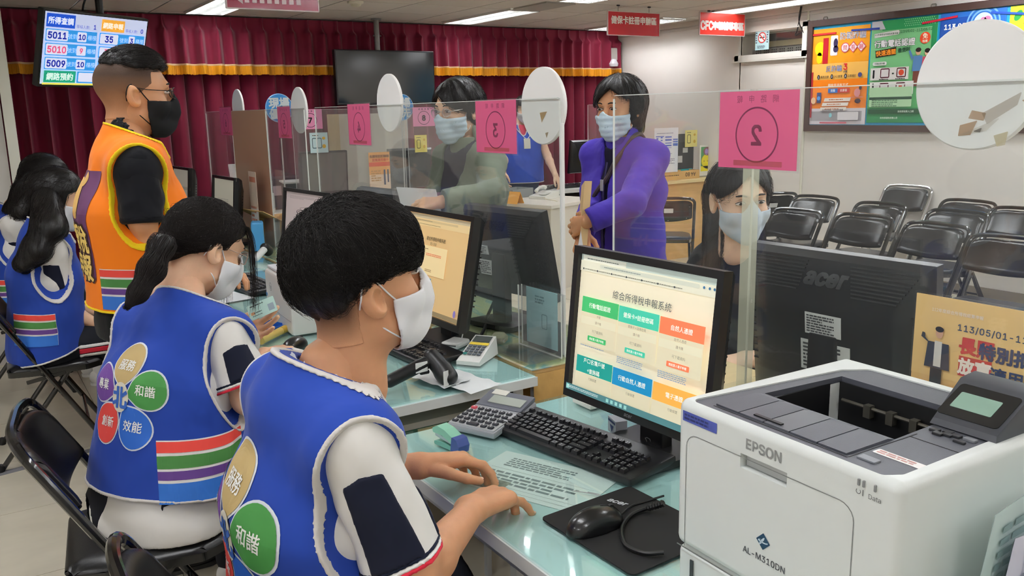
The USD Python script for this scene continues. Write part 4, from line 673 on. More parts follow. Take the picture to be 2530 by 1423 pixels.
# ---------------------------------------------------------------- monitors (local: screen faces -x, origin on the desk)
def monitor(label, c, a, tilt, W=0.425, H=0.34, layers=(), scr='#cfc5a8', emit=0.8, back=True, z0=ZD, sticker=(), scr_off=False, col='#141416'):
    c = V(c); o = V(c[0], c[1], z0); t = thing('monitor', label, 'monitor', o, a); T = roty(tilt); cz = c[2] - z0
    bz = mat(col, 0.32, spec=0.5)
    def loc(m): m = as_tm(m).copy(); m.vertices = np.asarray(m.vertices) @ T.T + V(0, 0, cz); return m
    fr2 = sbox(-W / 2, -H / 2, W / 2, H / 2).difference(sbox(-W / 2 + 0.017, -H / 2 + 0.022, W / 2 - 0.017, H / 2 - 0.017)); LF = ((0, 0, 0), (0, -1, 0), (0, 0, 1))
    ob('bezel', loc(prism(fr2, 0.026, ((0.012, 0, 0), (0, -1, 0), (0, 0, 1)))), bz, t)
    ob('screen', loc(bx(0.003, W - 0.034, H - 0.038, (0.0, 0, 0.0025))), mat('#101010', 0.2) if scr_off else mat(scr, 0.35, spec=0.3, emit=emit), t, label='lit screen' if not scr_off else None)
    pts = [(x, y, z) for x, wy, wz in ((0.012, W / 2, H / 2), (0.034, W / 2 - 0.012, H / 2 - 0.012), (0.066, W / 2 - 0.07, H / 2 - 0.095)) for y in (-wy, wy) for z in (-wz, wz)] + [(0.06, s * (W / 2 - 0.05), H / 2 - 0.085) for s in (-1, 1)]
    ob('rear_shell', loc(manifold3d.Manifold.hull_points(np.array(pts))), bz, t)
    if back:
        vs = []; a0, a1 = V(0.034, 0, H / 2 - 0.012), V(0.064, 0, H / 2 - 0.088); sl = unit(a1 - a0); nn = V(-sl[2], 0, sl[0]); nn = nn if nn[0] > 0 else -nn
        for s in (-1, 1):
            for k in range(9): 
                q = a0 + sl * (0.008 + 0.0085 * k) + nn * 0.0015; yi, yo = 0.055 + 0.002 * k, W / 2 - 0.02 - 0.0048 * k; vs.append(bx(0.004, yo - yi, 0.0035, q + V(0, s * (yi + yo) / 2, 0), roty(-math.atan2(sl[0], -sl[2]))))
        ob('vent_slats', loc(trimesh.util.concatenate(vs)), mat('#050506', 0.6), t); ob('side_vents', loc(trimesh.util.concatenate([bx(0.006, 0.022, 0.004, (0.046, s * (W / 2 - 0.034), H / 2 - 0.11 - 0.018 * k)) for s in (-1, 1) for k in range(11)])), mat('#050506', 0.6), t)
        LB = (a0 * 0.5 + a1 * 0.5 + nn * 0.0012, V(0, 1, 0), -sl); m_ = prism(latin('acer', 0.05, 4, slant=0.25), 0.002, LB); ob('logo', loc(m_), mat('#030304', 0.15), t)
        for i, (sy, sz, w, h, seed) in enumerate(sticker):
            f = (V(0.0668, sy, sz), V(0, 1, 0), V(0, 0, 1)); m_ = bx(0.001, w, h, (0.0668, sy, sz)); st_ = ob('sticker', loc(m_), mat('#dcdcd8', 0.4), t); ob('print', loc(flat(greek(w * 0.9, h * 0.85, 7, seed), f, 0.0012)), mat('#4a4a4c', 0.5), st_)
    ob('neck', as_tm(rb(0.035, 0.075, cz, 0.006, (0.055, 0, cz / 2))), bz, t); ob('base', prism(Polygon([(-0.06, -0.1), (-0.075, 0.1), (0.12, 0.115), (0.14, -0.115)]).buffer(-0.02).buffer(0.02), 0.016, ((0, 0, 0.0005), (1, 0, 0), (0, 1, 0))), bz, t)
    Rw = rotz(a) @ T; F = (o + V(0, 0, cz) + Rw @ V(-0.0018, 0, 0.0025), Rw @ V(0, -1, 0), Rw @ V(0, 0, 1)); printed(t, F, layers, emit=emit, rough=0.35)
    lf = (o + V(0, 0, cz) + Rw @ V(-0.0142, 0, -H / 2 + 0.011), F[1], F[2]); ob('maker_name', flat(latin('acer', 0.012, 1, slant=0.2), lf, 0.0004), mat('#8a8a8c', 0.4), t, world=True, smooth=False)
    return t, F
# page on the near screen
w, h = 0.432, 0.332; X = lambda u: -w / 2 + u * w; Y = lambda v: h / 2 - v * h
K_ = w / .391
def R4(u0, v0, u1, v1): return sbox(X(u0), Y(v1), X(u1), Y(v0))
page = [('band', R4(0, 0, 1, .05), '#b9c6bd'), ('tab', R4(.015, .012, .36, .05), '#dfe0cf'), ('lettering', at(greek(.3 * w, .012 * h, 1, 2), X(.2), Y(.033)), '#6c7370'), ('band', R4(0, .05, 1, .125), '#dedbc5'), ('address_bar', at(rrect(.72 * w, .028 * h, .004), X(.52), Y(.073)), '#c9ccba'), ('lettering', at(greek(.33 * w, .011 * h, 1, 3), X(.36), Y(.073)), '#7f8a84'), ('lettering', at(greek(.86 * w, .010 * h, 1, 7), X(.47), Y(.108)), '#77786a'), ('bullet', joined(*[at(Point(0, 0).buffer(.0022), X(.03 + .115 * k), Y(.108)) for k in range(7)]), '#3c4446'), ('button', joined(*[at(Point(0, 0).buffer(.003), X(u), Y(.073)) for u in (.91, .945, .975)]), '#3d6a8c'),
        ('lettering', at(text('綜合所得稅申報系統', .0185*K_, 0, gap=.02), 0, Y(.245)), '#4f5a58')]
cols = ['#44b26a', '#45bfa0', '#ee7c55']; names3 = ['行動電話認證', '健保卡+註冊密碼', '自然人憑證']; row2 = [('#22988c', ['戶口名簿戶號', '+查詢碼']), ('#1f88b8', ['行動自然人憑證']), ('#f0ae4e', ['電子憑證'])]
for k in range(3):
    u = .045 + .313 * k; page += [('tile', R4(u, .305, u + .295, .415), cols[k]), ('lettering', at(text(names3[k], .0115*K_, 1), X(u + .147), Y(.36)), '#f2f5e8'), ('card', R4(u, .415, u + .295, .645), '#dcd3b4'), ('card', R4(u + .006, .445, u + .289, .5), '#e2dabc'), ('lettering', joined(at(text(['卡號', '健保卡＋註冊密碼', '自然人憑證'][k], .0065*K_), X(u + .147), Y(.43)), at(text(['讀卡機', '讀卡機', '讀卡機'][k], .0065*K_), X(u + .147), Y(.475)), at(text('可下載資料', .007*K_), X(u + .147), Y(.54))), '#93917a'), ('button', at(rrect(.15 * w, .036 * h, .002), X(u + .147), Y(.595)), cols[k]), ('lettering', at(text('按此登入電子申報', .0058*K_, 1), X(u + .147), Y(.595)), '#f3f5e8'),
             ('lettering', at(greek(.24 * w, .05 * h if k else .012 * h, 4 if k else 1, 11 + k, .8), X(u + .14), Y(.675 if k else .655)), '#8aa0b0'), ('tile', R4(u, .735, u + .295, .855), row2[k][0])] + [('lettering', at(text(s, .0115*K_, 1), X(u + .147), Y(.795 + (.034 * (2 * i - 1) if len(row2[k][1]) > 1 else 0))), '#f2f5e8') for i, s in enumerate(row2[k][1])] + [('card', R4(u, .855, u + .295, .955), '#dcd3b4'), ('lettering', at(text('行動裝置', .0065*K_), X(u + .147), Y(.885)), '#93917a')]
page += [('band', R4(0, .955, 1, 1), '#4f7f82'), ('button', joined(R4(.006, .962, .03, .993), *[R4(.34 + .035 * k, .965, .36 + .035 * k, .99) for k in range(5)]), '#9ad0c8'), ('lettering', at(greek(.3 * w, .02 * h, 2, 5), X(.17), Y(.975)), '#cfe0dc')]
m1, F1 = monitor('black monitor showing the tax filing page with coloured tiles, in front of the boy', (1.238, 1.417, 1.014), .044, .109, W=.466, H=.37, layers=page, scr='#e6dcc0', emit=SCREEN)
page2 = [('band', R4(0, 0, 1, .04), '#b7a98a'), ('band', R4(0, .04, 1, .115), '#d6be8c'), ('address_bar', R4(.06, .05, .8, .072), '#c3ad80'), ('lettering', joined(at(greek(.3 * w, .011 * h, 1, 3), X(.3), Y(.061)), at(greek(.55 * w, .010 * h, 1, 7), X(.35), Y(.098))), '#8c7a58'), ('lettering', at(text('綜合所得稅申報系統', .013*K_, 1), X(.5), Y(.235)), '#5a4d38'), ('lettering', at(text('登入頁面', .011, 0), X(.47), Y(.285)), '#7d6c4e'), ('card', R4(.22, .31, .7, .61), '#e6cf9c'), ('lettering', joined(at(greek(.16 * w, .015 * h, 1, 2), X(.35), Y(.345)), at(greek(.08 * w, .015 * h, 1, 4), X(.3), Y(.385)), at(greek(.1 * w, .015 * h, 1, 4), X(.3), Y(.45)), at(greek(.12 * w, .03 * h, 2, 4), X(.45), Y(.565))), '#8a7650'), ('lettering', at(greek(.28 * w, .03 * h, 2, 6), X(.52), Y(.4)), '#cf7a58'), ('lettering', at(text('確認', .008, 1), X(.29), Y(.52)), '#3f6f74'), ('button', at(rrect(.17 * w, .04 * h, .002), X(.43), Y(.66)), '#3f8fae'), ('band', R4(0, .955, 1, 1), '#8b7b5c'), ('picture', joined(at(ellp(.008, .012), X(.93), Y(.915))), '#7d6fb0')]
monitor('black monitor with a plain amber page, right of the head of the boy', (1.335, 2.59, 1.005), .028, .20, W=.476, H=.377, layers=page2, scr='#d0b07c', emit=SCREEN * .85)
page3 = [('band', R4(0, 0, 1, .08), '#b3a3a0'), ('lettering', joined(at(greek(.8 * w, .05 * h, 3, 3, .8), 0, Y(.07)), at(greek(.4 * w, .04 * h, 2, 5), X(.6), Y(.3))), '#9a8c8a'), ('band', R4(0, .95, 1, 1), '#8d8684')]
monitor('black monitor with a dim mauve page between the ponytailed girl and the boy', (1.385, 4.03, .981), .087, .12, W=.468, H=.374, layers=page3, scr='#b9a9a6', emit=SCREEN * .62); monitor('black monitor with a pale page, its corner showing over the hair of the ponytailed girl', (1.38, 5.45, .99), .06, .10, layers=[('band', R4(0, 0, 1, .06), '#a8a294'), ('lettering', at(greek(.6 * w, .2 * h, 6, 3, .8), 0, Y(.5)), '#948f82')], scr='#b3ad9c', emit=SCREEN * .7); monitor('farthest black monitor of the student row, right beside the sleeve of the man in orange', (1.33, 6.4, 1.01), .06, .10, layers=[('band', R4(0, .4, 1, .46), '#8f8a7c')], scr='#a9a294', emit=SCREEN * .7)
STK = [(-0.035, .012, .1, .062, 3), (-0.0, -.055, .135, .075, 5)]
monitor('large back of a black monitor with white stickers, behind the near screen', (1.715, 1.25, .995), 3.2, .108, W=.475, H=.38, sticker=[(-0.0, .03, .095, .052, 3), (0.005, -.05, .13, .075, 5)], scr_off=True, col='#17171a'); monitor('back of a black monitor leaning behind the number 3 screen', (1.70, 2.66, 1.01), 3.3, .21, sticker=[(-.085, .02, .06, .035, 3), (-.085, -.05, .075, .06, 5)], scr_off=True)
B2 = at_x(952, 463, 1.72); monitor('back of a black monitor under the pink number 4 sheet', (1.74, B2[1], 1.0), 3.3, .2, scr_off=True); 
# ---------------------------------------------------------------- the printer (local: front faces -x, origin on the desk)
PD, PW, PH, PZ = 0.39, 0.385, 0.344, ZD
pr_ = thing('printer', 'large white laser printer with dark grey top and paper output tray, right foreground', 'printer', (1.078, 0.73, PZ), -0.027)
pw, pg, pk = mat('#dfe3df', 0.38, spec=0.45, bump=0.02, bscale=500), mat('#4b4d55', 0.45, bump=0.05, bscale=700), mat('#08080a', 0.5)
def vprism(g, z0, z1): return prism(g, z1 - z0, ((0, 0, z0), (1, 0, 0), (0, 1, 0)))
def man(m): m = as_tm(m); return manifold3d.Manifold(manifold3d.Mesh(np.asarray(m.vertices, np.float32), np.asarray(m.faces, np.uint32)))
foot = rrect(PD, PW, 0.022); shell = man(rb(PD, PW, PH - 0.105, 0.014, (0, 0, 0.105 + (PH - 0.105) / 2), n=4))
top = Polygon([(-0.185, 0.172), (0.125, 0.145), (0.165, 0.12), (0.165, -0.165), (-0.165, -0.172), (-0.185, -0.16)]).buffer(-0.012).buffer(0.012)
shell = shell - man(vprism(top, PH - 0.012, PH + 0.05)); hole = Polygon([(-0.068, 0.135), (0.10, 0.125), (0.10, -0.085), (-0.078, -0.094)])
shell = shell - man(vprism(hole, PH - 0.11, PH + 0.05)); shell = shell - man(bx(0.03, 0.084, 0.021, (-PD / 2, 0.018, PH - 0.0555)))
ob('body', shell, pw, pr_, smooth=30)
ob('paper_tray', rb(PD - 0.004, PW - 0.004, 0.102, 0.012, (0.001, 0, 0.052), n=3), pw, pr_); ob('base', bx(PD - 0.04, PW - 0.04, 0.006, (0, 0, 0.003)), pk, pr_)
ob('handle_recess', bx(0.004, 0.08, 0.019, (-PD / 2 + 0.013, 0.018, PH - 0.0555)), mat('#b4b7b5', 0.5), pr_)
ob('top_cover', man(vprism(top.buffer(-0.001), PH - 0.0115, PH - 0.002)) - man(vprism(hole, PH - 0.05, PH + 0.02)), pg, pr_)
ob('output_tray', trimesh.util.concatenate([bx(0.17, 0.215, 0.003, (0.015, 0.018, PH - 0.1)), bx(0.003, 0.213, 0.1, (0.097, 0.018, PH - 0.06)), bx(0.166, 0.003, 0.1, (0.016, 0.128, PH - 0.06)), bx(0.17, 0.003, 0.1, (0.013, -0.083, PH - 0.06))]), pk, pr_)
ob('roller_bar', trimesh.util.concatenate([cyl((0.085, 0.11, PH - 0.035), (0.085, -0.075, PH - 0.035), 0.003, n=8)] + [bx(0.012, 0.012, 0.02, (0.085, y, PH - 0.04)) for y in (0.06, 0.02, -0.02, -0.055)]), mat('#55524a', 0.4, metal=0.5), pr_)
for k in range(5):
    y0, y1 = 0.138 - 0.0465 * k, 0.138 - 0.0465 * (k + 1)
    ob('tray_flap', prism(Polygon([(-0.168, 0.0), (-0.085, 0.001), (-0.068, -0.004), (-0.060, -0.018), (-0.060, -0.03), (-0.168, -0.006)]), abs(y1 - y0) - 0.0022, ((0, y0 - 0.001, PH + 0.0008), (1, 0, 0), (0, 0, 1))), pg if k != 2 else mat('#54565c', 0.4), pr_, smooth=40)
ob('flap_catch', bx(0.006, 0.05, 0.003, (-0.158, 0.045, PH + 0.0015)), pk, pr_)
ob('seam', trimesh.util.concatenate([bx(0.002, 0.236, 0.0006, (-0.172, 0.02, PH - 0.0018)), bx(0.14, 0.0016, 0.0006, (-0.10, -0.098, PH - 0.0018)), bx(0.0016, 0.075, 0.0006, (-0.045, -0.135, PH - 0.0018))]), pk, pr_)
cp = ob('control_panel', manifold3d.Manifold.hull_points(np.array([(0.018, -0.085, PH), (0.018, -0.178, PH), (0.15, -0.07, PH), (0.15, -0.178, PH), (0.022, -0.087, PH + 0.008), (0.022, -0.176, PH + 0.008), (0.10, -0.075, PH + 0.048), (0.10, -0.174, PH + 0.048), (0.14, -0.072, PH + 0.05), (0.14, -0.176, PH + 0.05)])), mat('#3b3d43', 0.4), pr_)
a_, b_ = V(0.022, 0, PH + 0.008), V(0.10, 0, PH + 0.048); up_ = unit(b_ - a_); PF = ((a_ + b_) / 2 + V(0, -0.127, 0), V(0, -1, 0), up_); pl_ = lambda g, fr, off=0.0006: flat(g, fr, off)
ob('bezel', prism(rrect(0.086, 0.066, 0.006), 0.001, PF), mat('#1b1c1f', 0.2, coat=0.5), cp); ob('display', prism(rrect(0.058, 0.032, 0.002, -0.004, 0.0), 0.0016, PF), mat('#88a595', 0.15), cp)
KB = ((0, 0, PH - 0.0018), (0, -1, 0), (1, 0, 0))
for y, x in ((-.105, .0), (-.115, -.009), (-.12, .006), (-.125, -.003), (-.134, .002), (-.152, .004), (-.148, -.014)): ob('button', rb(0.010 if y != -.148 else 0.006, 0.013 if y > -.14 else 0.016, 0.004, 0.0012, (x, y, PH - 0.0005)), mat('#25262a' if y != -.152 else '#77797e', 0.4), cp)
ob('sticker', prism(rrect(0.068, 0.016, 0.002, 0.138, -0.124), 0.0005, KB), mat('#f0ece8', 0.5), pr_); ob('lettering', pl_(at(greek(0.06, 0.012, 2, 5), 0.138, -0.124), KB, 0.0008), mat('#b9837c', 0.5), pr_, smooth=False)
ob('release_button', rb(0.014, 0.026, 0.003, 0.001, (-0.157, -0.118, PH - 0.001)), mat('#777a80', 0.4), pr_)
FF = lambda y, z: ((-PD / 2 - 0.0002, y, PH + z), (0, -1, 0), (0, 0, 1))
ob('lettering', pl_(latin('EPSON', 0.0195, 2), FF(0.018, -0.027), 0.0004), mat('#8b8d8b', 0.4), pr_, smooth=False); ob('lettering', pl_(latin('AL-M310DN', 0.0125, 1), FF(0.010, -0.186), 0.0004), mat('#4a4c50', 0.4), pr_, smooth=False)
ob('logo', pl_(affinity.rotate(rrect(0.018, 0.018, 0.001), 45), FF(0.012, -0.16), 0.0004), mat('#274a63', 0.3), pr_, smooth=False); ob('logo', pl_(joined(ellp(0.009, 0.0026).difference(ellp(0.007, 0.0014, 0.001, 0.001)), at(affinity.rotate(ellp(0.008, 0.0018), 55), -0.002, 0.0)), FF(0.012, -0.16), 0.0008), mat('#c6d8e2', 0.3), pr_, smooth=False)
door = rrect(0.30, 0.25, 0.022).exterior.buffer(0.0007); ob('door_seam', pl_(at(door, 0, 0), FF(0.02, -0.175), 0.0003).slice_plane([0, 0, 0.107], [0, 0, 1]), mat('#7d807d', 0.6), pr_, smooth=False); ob('seam', bx(0.0012, PW - 0.01, 0.0014, (-PD / 2 + 0.0005, 0, 0.1035)), mat('#6d706d', 0.6), pr_)
for y, g in ((-.134, None), (-.141, None), (-.157, None)): ob('indicator', rb(0.004, 0.0035, 0.009, 0.0012, (-PD / 2 - 0.0002, y, PH - 0.016)), mat('#8a8c8c', 0.3), pr_)
ob('lettering', pl_(joined(at(latin('Data', 0.0085, 0), -0.0, 0), at(Point(0, 0).buffer(0.0035).difference(Point(0, 0).buffer(0.0026)).difference(sbox(-.002, 0, .002, .01)), -0.023, 0.001), at(sbox(-0.0006, -0.004, 0.0006, 0.004), -0.0165, 0.001)), FF(-0.157, -0.029), 0.0004), mat('#6b6d6c', 0.4), pr_, smooth=False)
ob('sticker', pl_(rrect(0.072, 0.016, 0.001), FF(0.143, -0.024), 0.0004), mat('#4b58a6', 0.5), pr_, smooth=False); ob('lettering', pl_(at(greek(0.06, 0.011, 2, 4), -0.002, 0), FF(0.143, -0.024), 0.0008), mat('#30386f', 0.5), pr_, smooth=False)
ob('level_window', bx(0.002, 0.006, 0.028, (-PD / 2 + 0.0005, 0.154, 0.075)), mat('#3a3d40', 0.4), pr_); ob('tray_handle', rb(0.006, 0.12, 0.02, 0.002, (-PD / 2 + 0.001, 0.03, 0.03)), mat('#8f938f', 0.5), pr_)
# ---------------------------------------------------------------- things on the near desk
def keyboard(name, label, o, rz, keys=True, L=0.455, Dp=0.155):
    t = thing(name, label, 'keyboard', (o[0], o[1], ZD + 0.0005), rz)                 # local: x = away from the typist, y = left
    case = mat('#131316', 0.4); kcap = mat('#1b1b1f', 0.35); T = roty(-0.07)
    def tilt(m): m = as_tm(m).copy(); m.vertices = np.asarray(m.vertices) @ T.T + V(0, 0, 0.010); return m
    ob('case', tilt(rb(Dp, L, 0.02, 0.006, (0, 0, 0.004))), case, t); ks, lt = [], []
    p = 0.0185; rows = [(-0.058, [1.25] * 3 + [6.25] + [1.25] * 4), (-0.039, [2.25] + [1] * 10 + [2.75]), (-0.0205, [1.75] + [1] * 11 + [2.25]), (-0.002, [1.5] + [1] * 12 + [1.5]), (0.0165, [1] * 13 + [2])]
    y00 = L / 2 - 0.012
    for x, ws in rows:
        y = y00
        for w_ in ws: ks.append((x, y - w_ * p / 2, w_ * p - 0.0028, 0.0155)); y -= w_ * p
    for i in range(13): ks.append((0.045, y00 - p * (0.5 + i + 0.45 * ((i + 3) // 4)) , p - 0.004, 0.012)) if i < 13 else None
    yb = y00 - 15.3 * p
    for x in (-0.058, -0.039, 0.0165, -0.002, 0.045): 
        for i in range(3):
            if x == -0.039 and i != 1: continue
            ks.append((x, yb - p * (0.5 + i), p - 0.0028, 0.0155 if x < 0.04 else 0.012))
    yn = yb - 3.25 * p
    for r_, x in enumerate((-0.058, -0.039, -0.0205, -0.002, 0.0165)):
        for i in range(4): ks.append((x, yn - p * (0.5 + i), p - 0.0028, 0.0155))
    ks = [k for k in ks if k[1] - k[2] / 2 > -L / 2 + 0.004]
    def key(x, y, w_, d_): return manifold3d.Manifold.hull_points(np.array([(x + sx * d_ / 2, y + sy * w_ / 2, 0.013) for sx in (-1, 1) for sy in (-1, 1)] + [(x + sx * (d_ / 2 - 0.0018) + 0.0004, y + sy * (w_ / 2 - 0.002), 0.0215) for sx in (-1, 1) for sy in (-1, 1)]))
    if keys:
        for k in ks: ob('key', tilt(key(*k)), kcap, t, smooth=False)
    else: ob('keys', tilt(trimesh.util.concatenate([as_tm(key(*k)) for k in ks])), kcap, t, smooth=False, kind='stuff')
    rnd = random.Random(3); g = []
    for x, y, w_, d_ in ks:
        if w_ > 0.08: continue
        for q in ((0.003, 0.003), (-0.003, 0.003), (-0.002, -0.003)):
            if rnd.random() < 0.75: g.append(sbox(-y + q[0] - 0.0014, x + q[1] - 0.0011, -y + q[0] + 0.0014, x + q[1] + 0.0011))
    ob('key_legends', tilt(flat(shapely.GeometryCollection(g), ((0, 0, 0.0216), (0, -1, 0), (1, 0, 0)), 0.0003)), mat('#a9abad', 0.5), t, smooth=False, kind='stuff')
    return t
ka, kb_ = at_z(1240, 1070, ZD), at_z(1325, 1003, ZD + .028); kc = at_z(1648, 1116, ZD + .028); dv = unit((kc - kb_) * V(1, 1, 0)); ctr = kb_ + dv * 0.228 - 0.078 * np.cross(UP, dv)
keyboard('keyboard', 'black full size keyboard on the near desk, between the calculator and the printer', ctr, math.atan2(dv[1], dv[0]) + PI / 2)
mp = [at_z(x, y, ZD + .002) for x, y in ((1335, 1280), (1525, 1212), (1690, 1330), (1530, 1403))]; g = Polygon([tuple(p[:2]) for p in mp]); 
e1 = unit(mp[1] - mp[0]); e2 = unit(mp[3] - mp[0]); g = Polygon([tuple((mp[0] + e1 * a + e2 * b)[:2]) for a, b in ((0, 0), (0.235, 0), (0.235, 0.265), (0, 0.265))]).buffer(-0.012).buffer(0.012); g = g.difference(sbox(0.86, 0.3, 1.3, 0.938))
pad = ob('mouse_pad', prism(g, 0.003, ((0, 0, ZD + 0.0005), (1, 0, 0), (0, 1, 0))), mat('#0d0d0f', 0.75), label='black mouse pad at the front edge of the near desk', cat='mouse pad')
lf = at_z(1527, 1240, ZD + .004); ld = unit((at_z(1552, 1245, ZD) - at_z(1508, 1232, ZD)) * V(1, 1, 0)); ob('lettering', flat(latin('acer', 0.02, 3, slant=0.2), (lf, ld, np.cross(UP, ld)), 0.0003), mat('#c9cbd0', 0.3), pad, world=True, smooth=False)
def mouse(label, o, rz, s=1.0, z=ZD + 0.0035):
    t = thing('mouse', label, 'computer mouse', (o[0], o[1], z), rz)                 # local: nose points +x
    f = lambda p: np.maximum(smax(el(p, (0, 0, 0.004), (0.058 * s, 0.031 * s, 0.036 * s)), np.abs(p[:, 1]) - 0.029 * s, 0.01), -p[:, 2])
    m = sdfmesh(f, (-.07, -.045, -.006), (.07, .045, .05), 0.0022); v = np.array(m.vertices); c_ = mat('#131315', 0.28, coat=0.3)
    ob('body', m, c_, t, smooth=True); q = lambda x, y: march(f, np.array([[x, y, 0.08]]), V(0, 0, -1), 0.1)[0]
    ob('button_seam', tube(spline([q(x, 0) for x in np.linspace(0.012, 0.054, 6) * s], 3), 0.0009, 6), mat('#020202', 0.6), t); ob('wheel', cyl(q(0.034 * s, 0) + V(0, -.003, -.004), q(0.034 * s, 0) + V(0, .003, -.004), 0.0075), mat('#2a2a2c', 0.5), t)
    return t
mo = at_z(1470, 1285, ZD + .02); mdir = unit((at_z(1560, 1255, ZD) - at_z(1420, 1300, ZD)) * V(1, 1, 0))
mouse('black optical mouse on the black mouse pad', mo, math.atan2(mdir[1], mdir[0]), 1.08)
cpts = [mo + mdir * 0.062 + V(0, 0, -.006)] + [at_z(x, y, ZD + .006) for x, y in ((1560, 1250), (1590, 1240), (1640, 1225))]
cpts2 = [at_z(x, y, z) for x, y, z in ((1640, 1243, ZD + .03), (1600, 1255, ZD + .012), (1560, 1272, ZD + .009), (1537, 1305, ZD + .009), (1545, 1345, ZD + .009), (1590, 1366, ZD + .009), (1640, 1365, ZD + .012))]
cab = thing('mouse_cable', 'black cable looping over the mouse pad', 'cable', (cpts2[3][0], cpts2[3][1], ZD)); ob('cord', tube(spline(cpts, 6), 0.0022, 6), mat('#0e0e10', 0.5), cab, world=True); ob('loop', tube(spline(cpts2, 8), 0.0042, 8), mat('#0e0e10', 0.45), cab, world=True); ob('strain_relief', tube(spline(cpts2[:2], 12), np.where(np.arange(13) % 2, 0.0075, 0.0055), 8), mat('#0b0b0c', 0.5), cab, world=True)
# calculator
A_, B_, C_ = at_z(1103, 1040, ZD + .02), at_z(1168, 1086, ZD + .01), at_z(1310, 1010, ZD + .03); 
cl = thing('calculator', 'grey desktop calculator with dark keys beside the keyboard', 'calculator', (1.075, 1.79, ZD + 0.001), 0.42)   # local: x = away from the user, y = left
CT = roty(-0.10); ct = lambda m: trimesh.Trimesh(np.asarray(as_tm(m).vertices) @ CT.T + V(0, 0, 0.013), as_tm(m).faces, process=False)
ob('case', ct(rb(0.20, 0.145, 0.018, 0.006, (0, 0, 0.006))), mat('#9c9ea3', 0.35), cl); ob('keypad_plate', ct(rb(0.105, 0.135, 0.004, 0.001, (-0.042, 0, 0.0155))), mat('#c2c3c6', 0.35, metal=0.3), cl); ob('display_hood', ct(rb(0.075, 0.14, 0.012, 0.004, (0.062, 0, 0.018), roty(-0.15))), mat('#5d606a', 0.4), cl)
ob('display', ct(bx(0.034, 0.10, 0.002, (0.055, -0.01, 0.0245), roty(-0.15))), mat('#a7ada4', 0.2), cl); ob('solar_cell', ct(bx(0.022, 0.045, 0.002, (0.087, 0.03, 0.029), roty(-0.15))), mat('#dedcd2', 0.3), cl)
for r_ in range(5):
    for c_ in range(6):
        if (r_, c_) == (0, 3): continue
        wk = 0.034 if (r_, c_) == (0, 2) else 0.0155; y_ = 0.055 - 0.0215 * c_ - (0.01 if (r_, c_) == (0, 2) else 0)
        ob('key', ct(rb(0.0125, wk, 0.008, 0.003, (-0.083 + 0.0205 * r_, y_, 0.019))), mat('#c24a58' if (r_, c_) == (4, 0) else '#37383e', 0.35), cl)
ob('key_legends', ct(flat(shapely.GeometryCollection([sbox(-(0.055 - 0.0215 * c_) - .002, -0.083 + 0.0205 * r_ - .0025, -(0.055 - 0.0215 * c_) + .002, -0.083 + 0.0205 * r_ + .0025) for r_ in range(5) for c_ in range(6) if (r_, c_) != (0, 3)]), ((0, 0, 0.0232), (0, -1, 0), (1, 0, 0)), 0.0003)), mat('#d7d8da', 0.5), cl, smooth=False, kind='stuff')
# stapler
so = at_z(1112, 1105, ZD); sd = unit((at_z(1150, 1118, ZD) - at_z(1075, 1085, ZD)) * V(1, 1, 0)); sp = thing('stapler', 'small mint green and navy stapler at the left of the calculator', 'stapler', (so[0], so[1], ZD + .0005), math.atan2(sd[1], sd[0]))
side = lambda pts, w_, z=0: prism(Polygon(pts).buffer(-.003).buffer(.003), w_, ((0, -w_ / 2 * -1, z), (1, 0, 0), (0, 0, 1)))
ob('base', side([(-.045, 0), (.045, 0), (.045, .010), (-.02, .012), (-.045, .008)], .026), mat('#6fae9c', .4), sp); ob('top_cover', side([(-.048, .040), (-.03, .050), (.0, .046), (.03, .034), (.044, .02), (.044, .012), (.02, .02), (-.01, .030), (-.046, .030)], .03), mat('#8fcbb0', .35), sp); ob('magazine', side([(-.045, .02), (.03, .012), (.03, .018), (-.045, .029)], .018), mat('#d4d6d8', .25, metal=.7), sp)
ob('rear_cap', side([(.022, .0), (.05, .0), (.054, .018), (.045, .034), (.028, .037)], .033), mat('#3d5296', .35), sp); ob('emblem', bx(.012, .001, .006, (-.012, .0152, .044)), mat('#e2a24a', .4), sp)
# papers under the glass, staple, clip, small box, monitor foot items
u_ = unit((at_z(1590, 1190, ZD) - at_z(1230, 1105, ZD)) * V(1, 1, 0)); fo = at_z(1330, 1180, ZD) * V(1, 1, 0) + V(0, 0, ZD - 0.0048)
fm_ = thing('form_sheet', 'printed form lying under the desk glass beneath the hands of the boy', 'paper', fo, math.atan2(u_[1], u_[0]))
ob('paper', bx(.30, .20, .0006, (0, 0, 0)), mat('#dfe9e4', .6), fm_); ob('lettering', flat(joined(at(greek(.24, .05, 5, 4, .7), .01, .05), at(greek(.26, .06, 4, 9, .9), .0, -.03), *[S(-.13, y, .13, y + .0008) for y in (.01, -.07, -.085)]), ((0, 0, .0004), (1, 0, 0), (0, 1, 0)), .0003), mat('#7c8a8a', .6), fm_, smooth=False); ob('picture', flat(at(rrect(.10, .05), -.09, -.07), ((0, 0, .0004), (1, 0, 0), (0, 1, 0)), .0005), mat('#7f8576', .6, var=.5, vscale=60), fm_, smooth=False)
p = at_z(1453, 1219, ZD + .001); ob('paper_fastener', tube(spline([p + q for q in (V(-.02, .03, 0), V(0.0, 0, .001), V(.012, -.022, .001), V(.014, -.018, .001), V(.002, .004, .001))], 4), .001, 6), mat('#c7cbc9', .3, metal=.7), label='small bent metal fastener lying on the desk glass', cat='fastener')
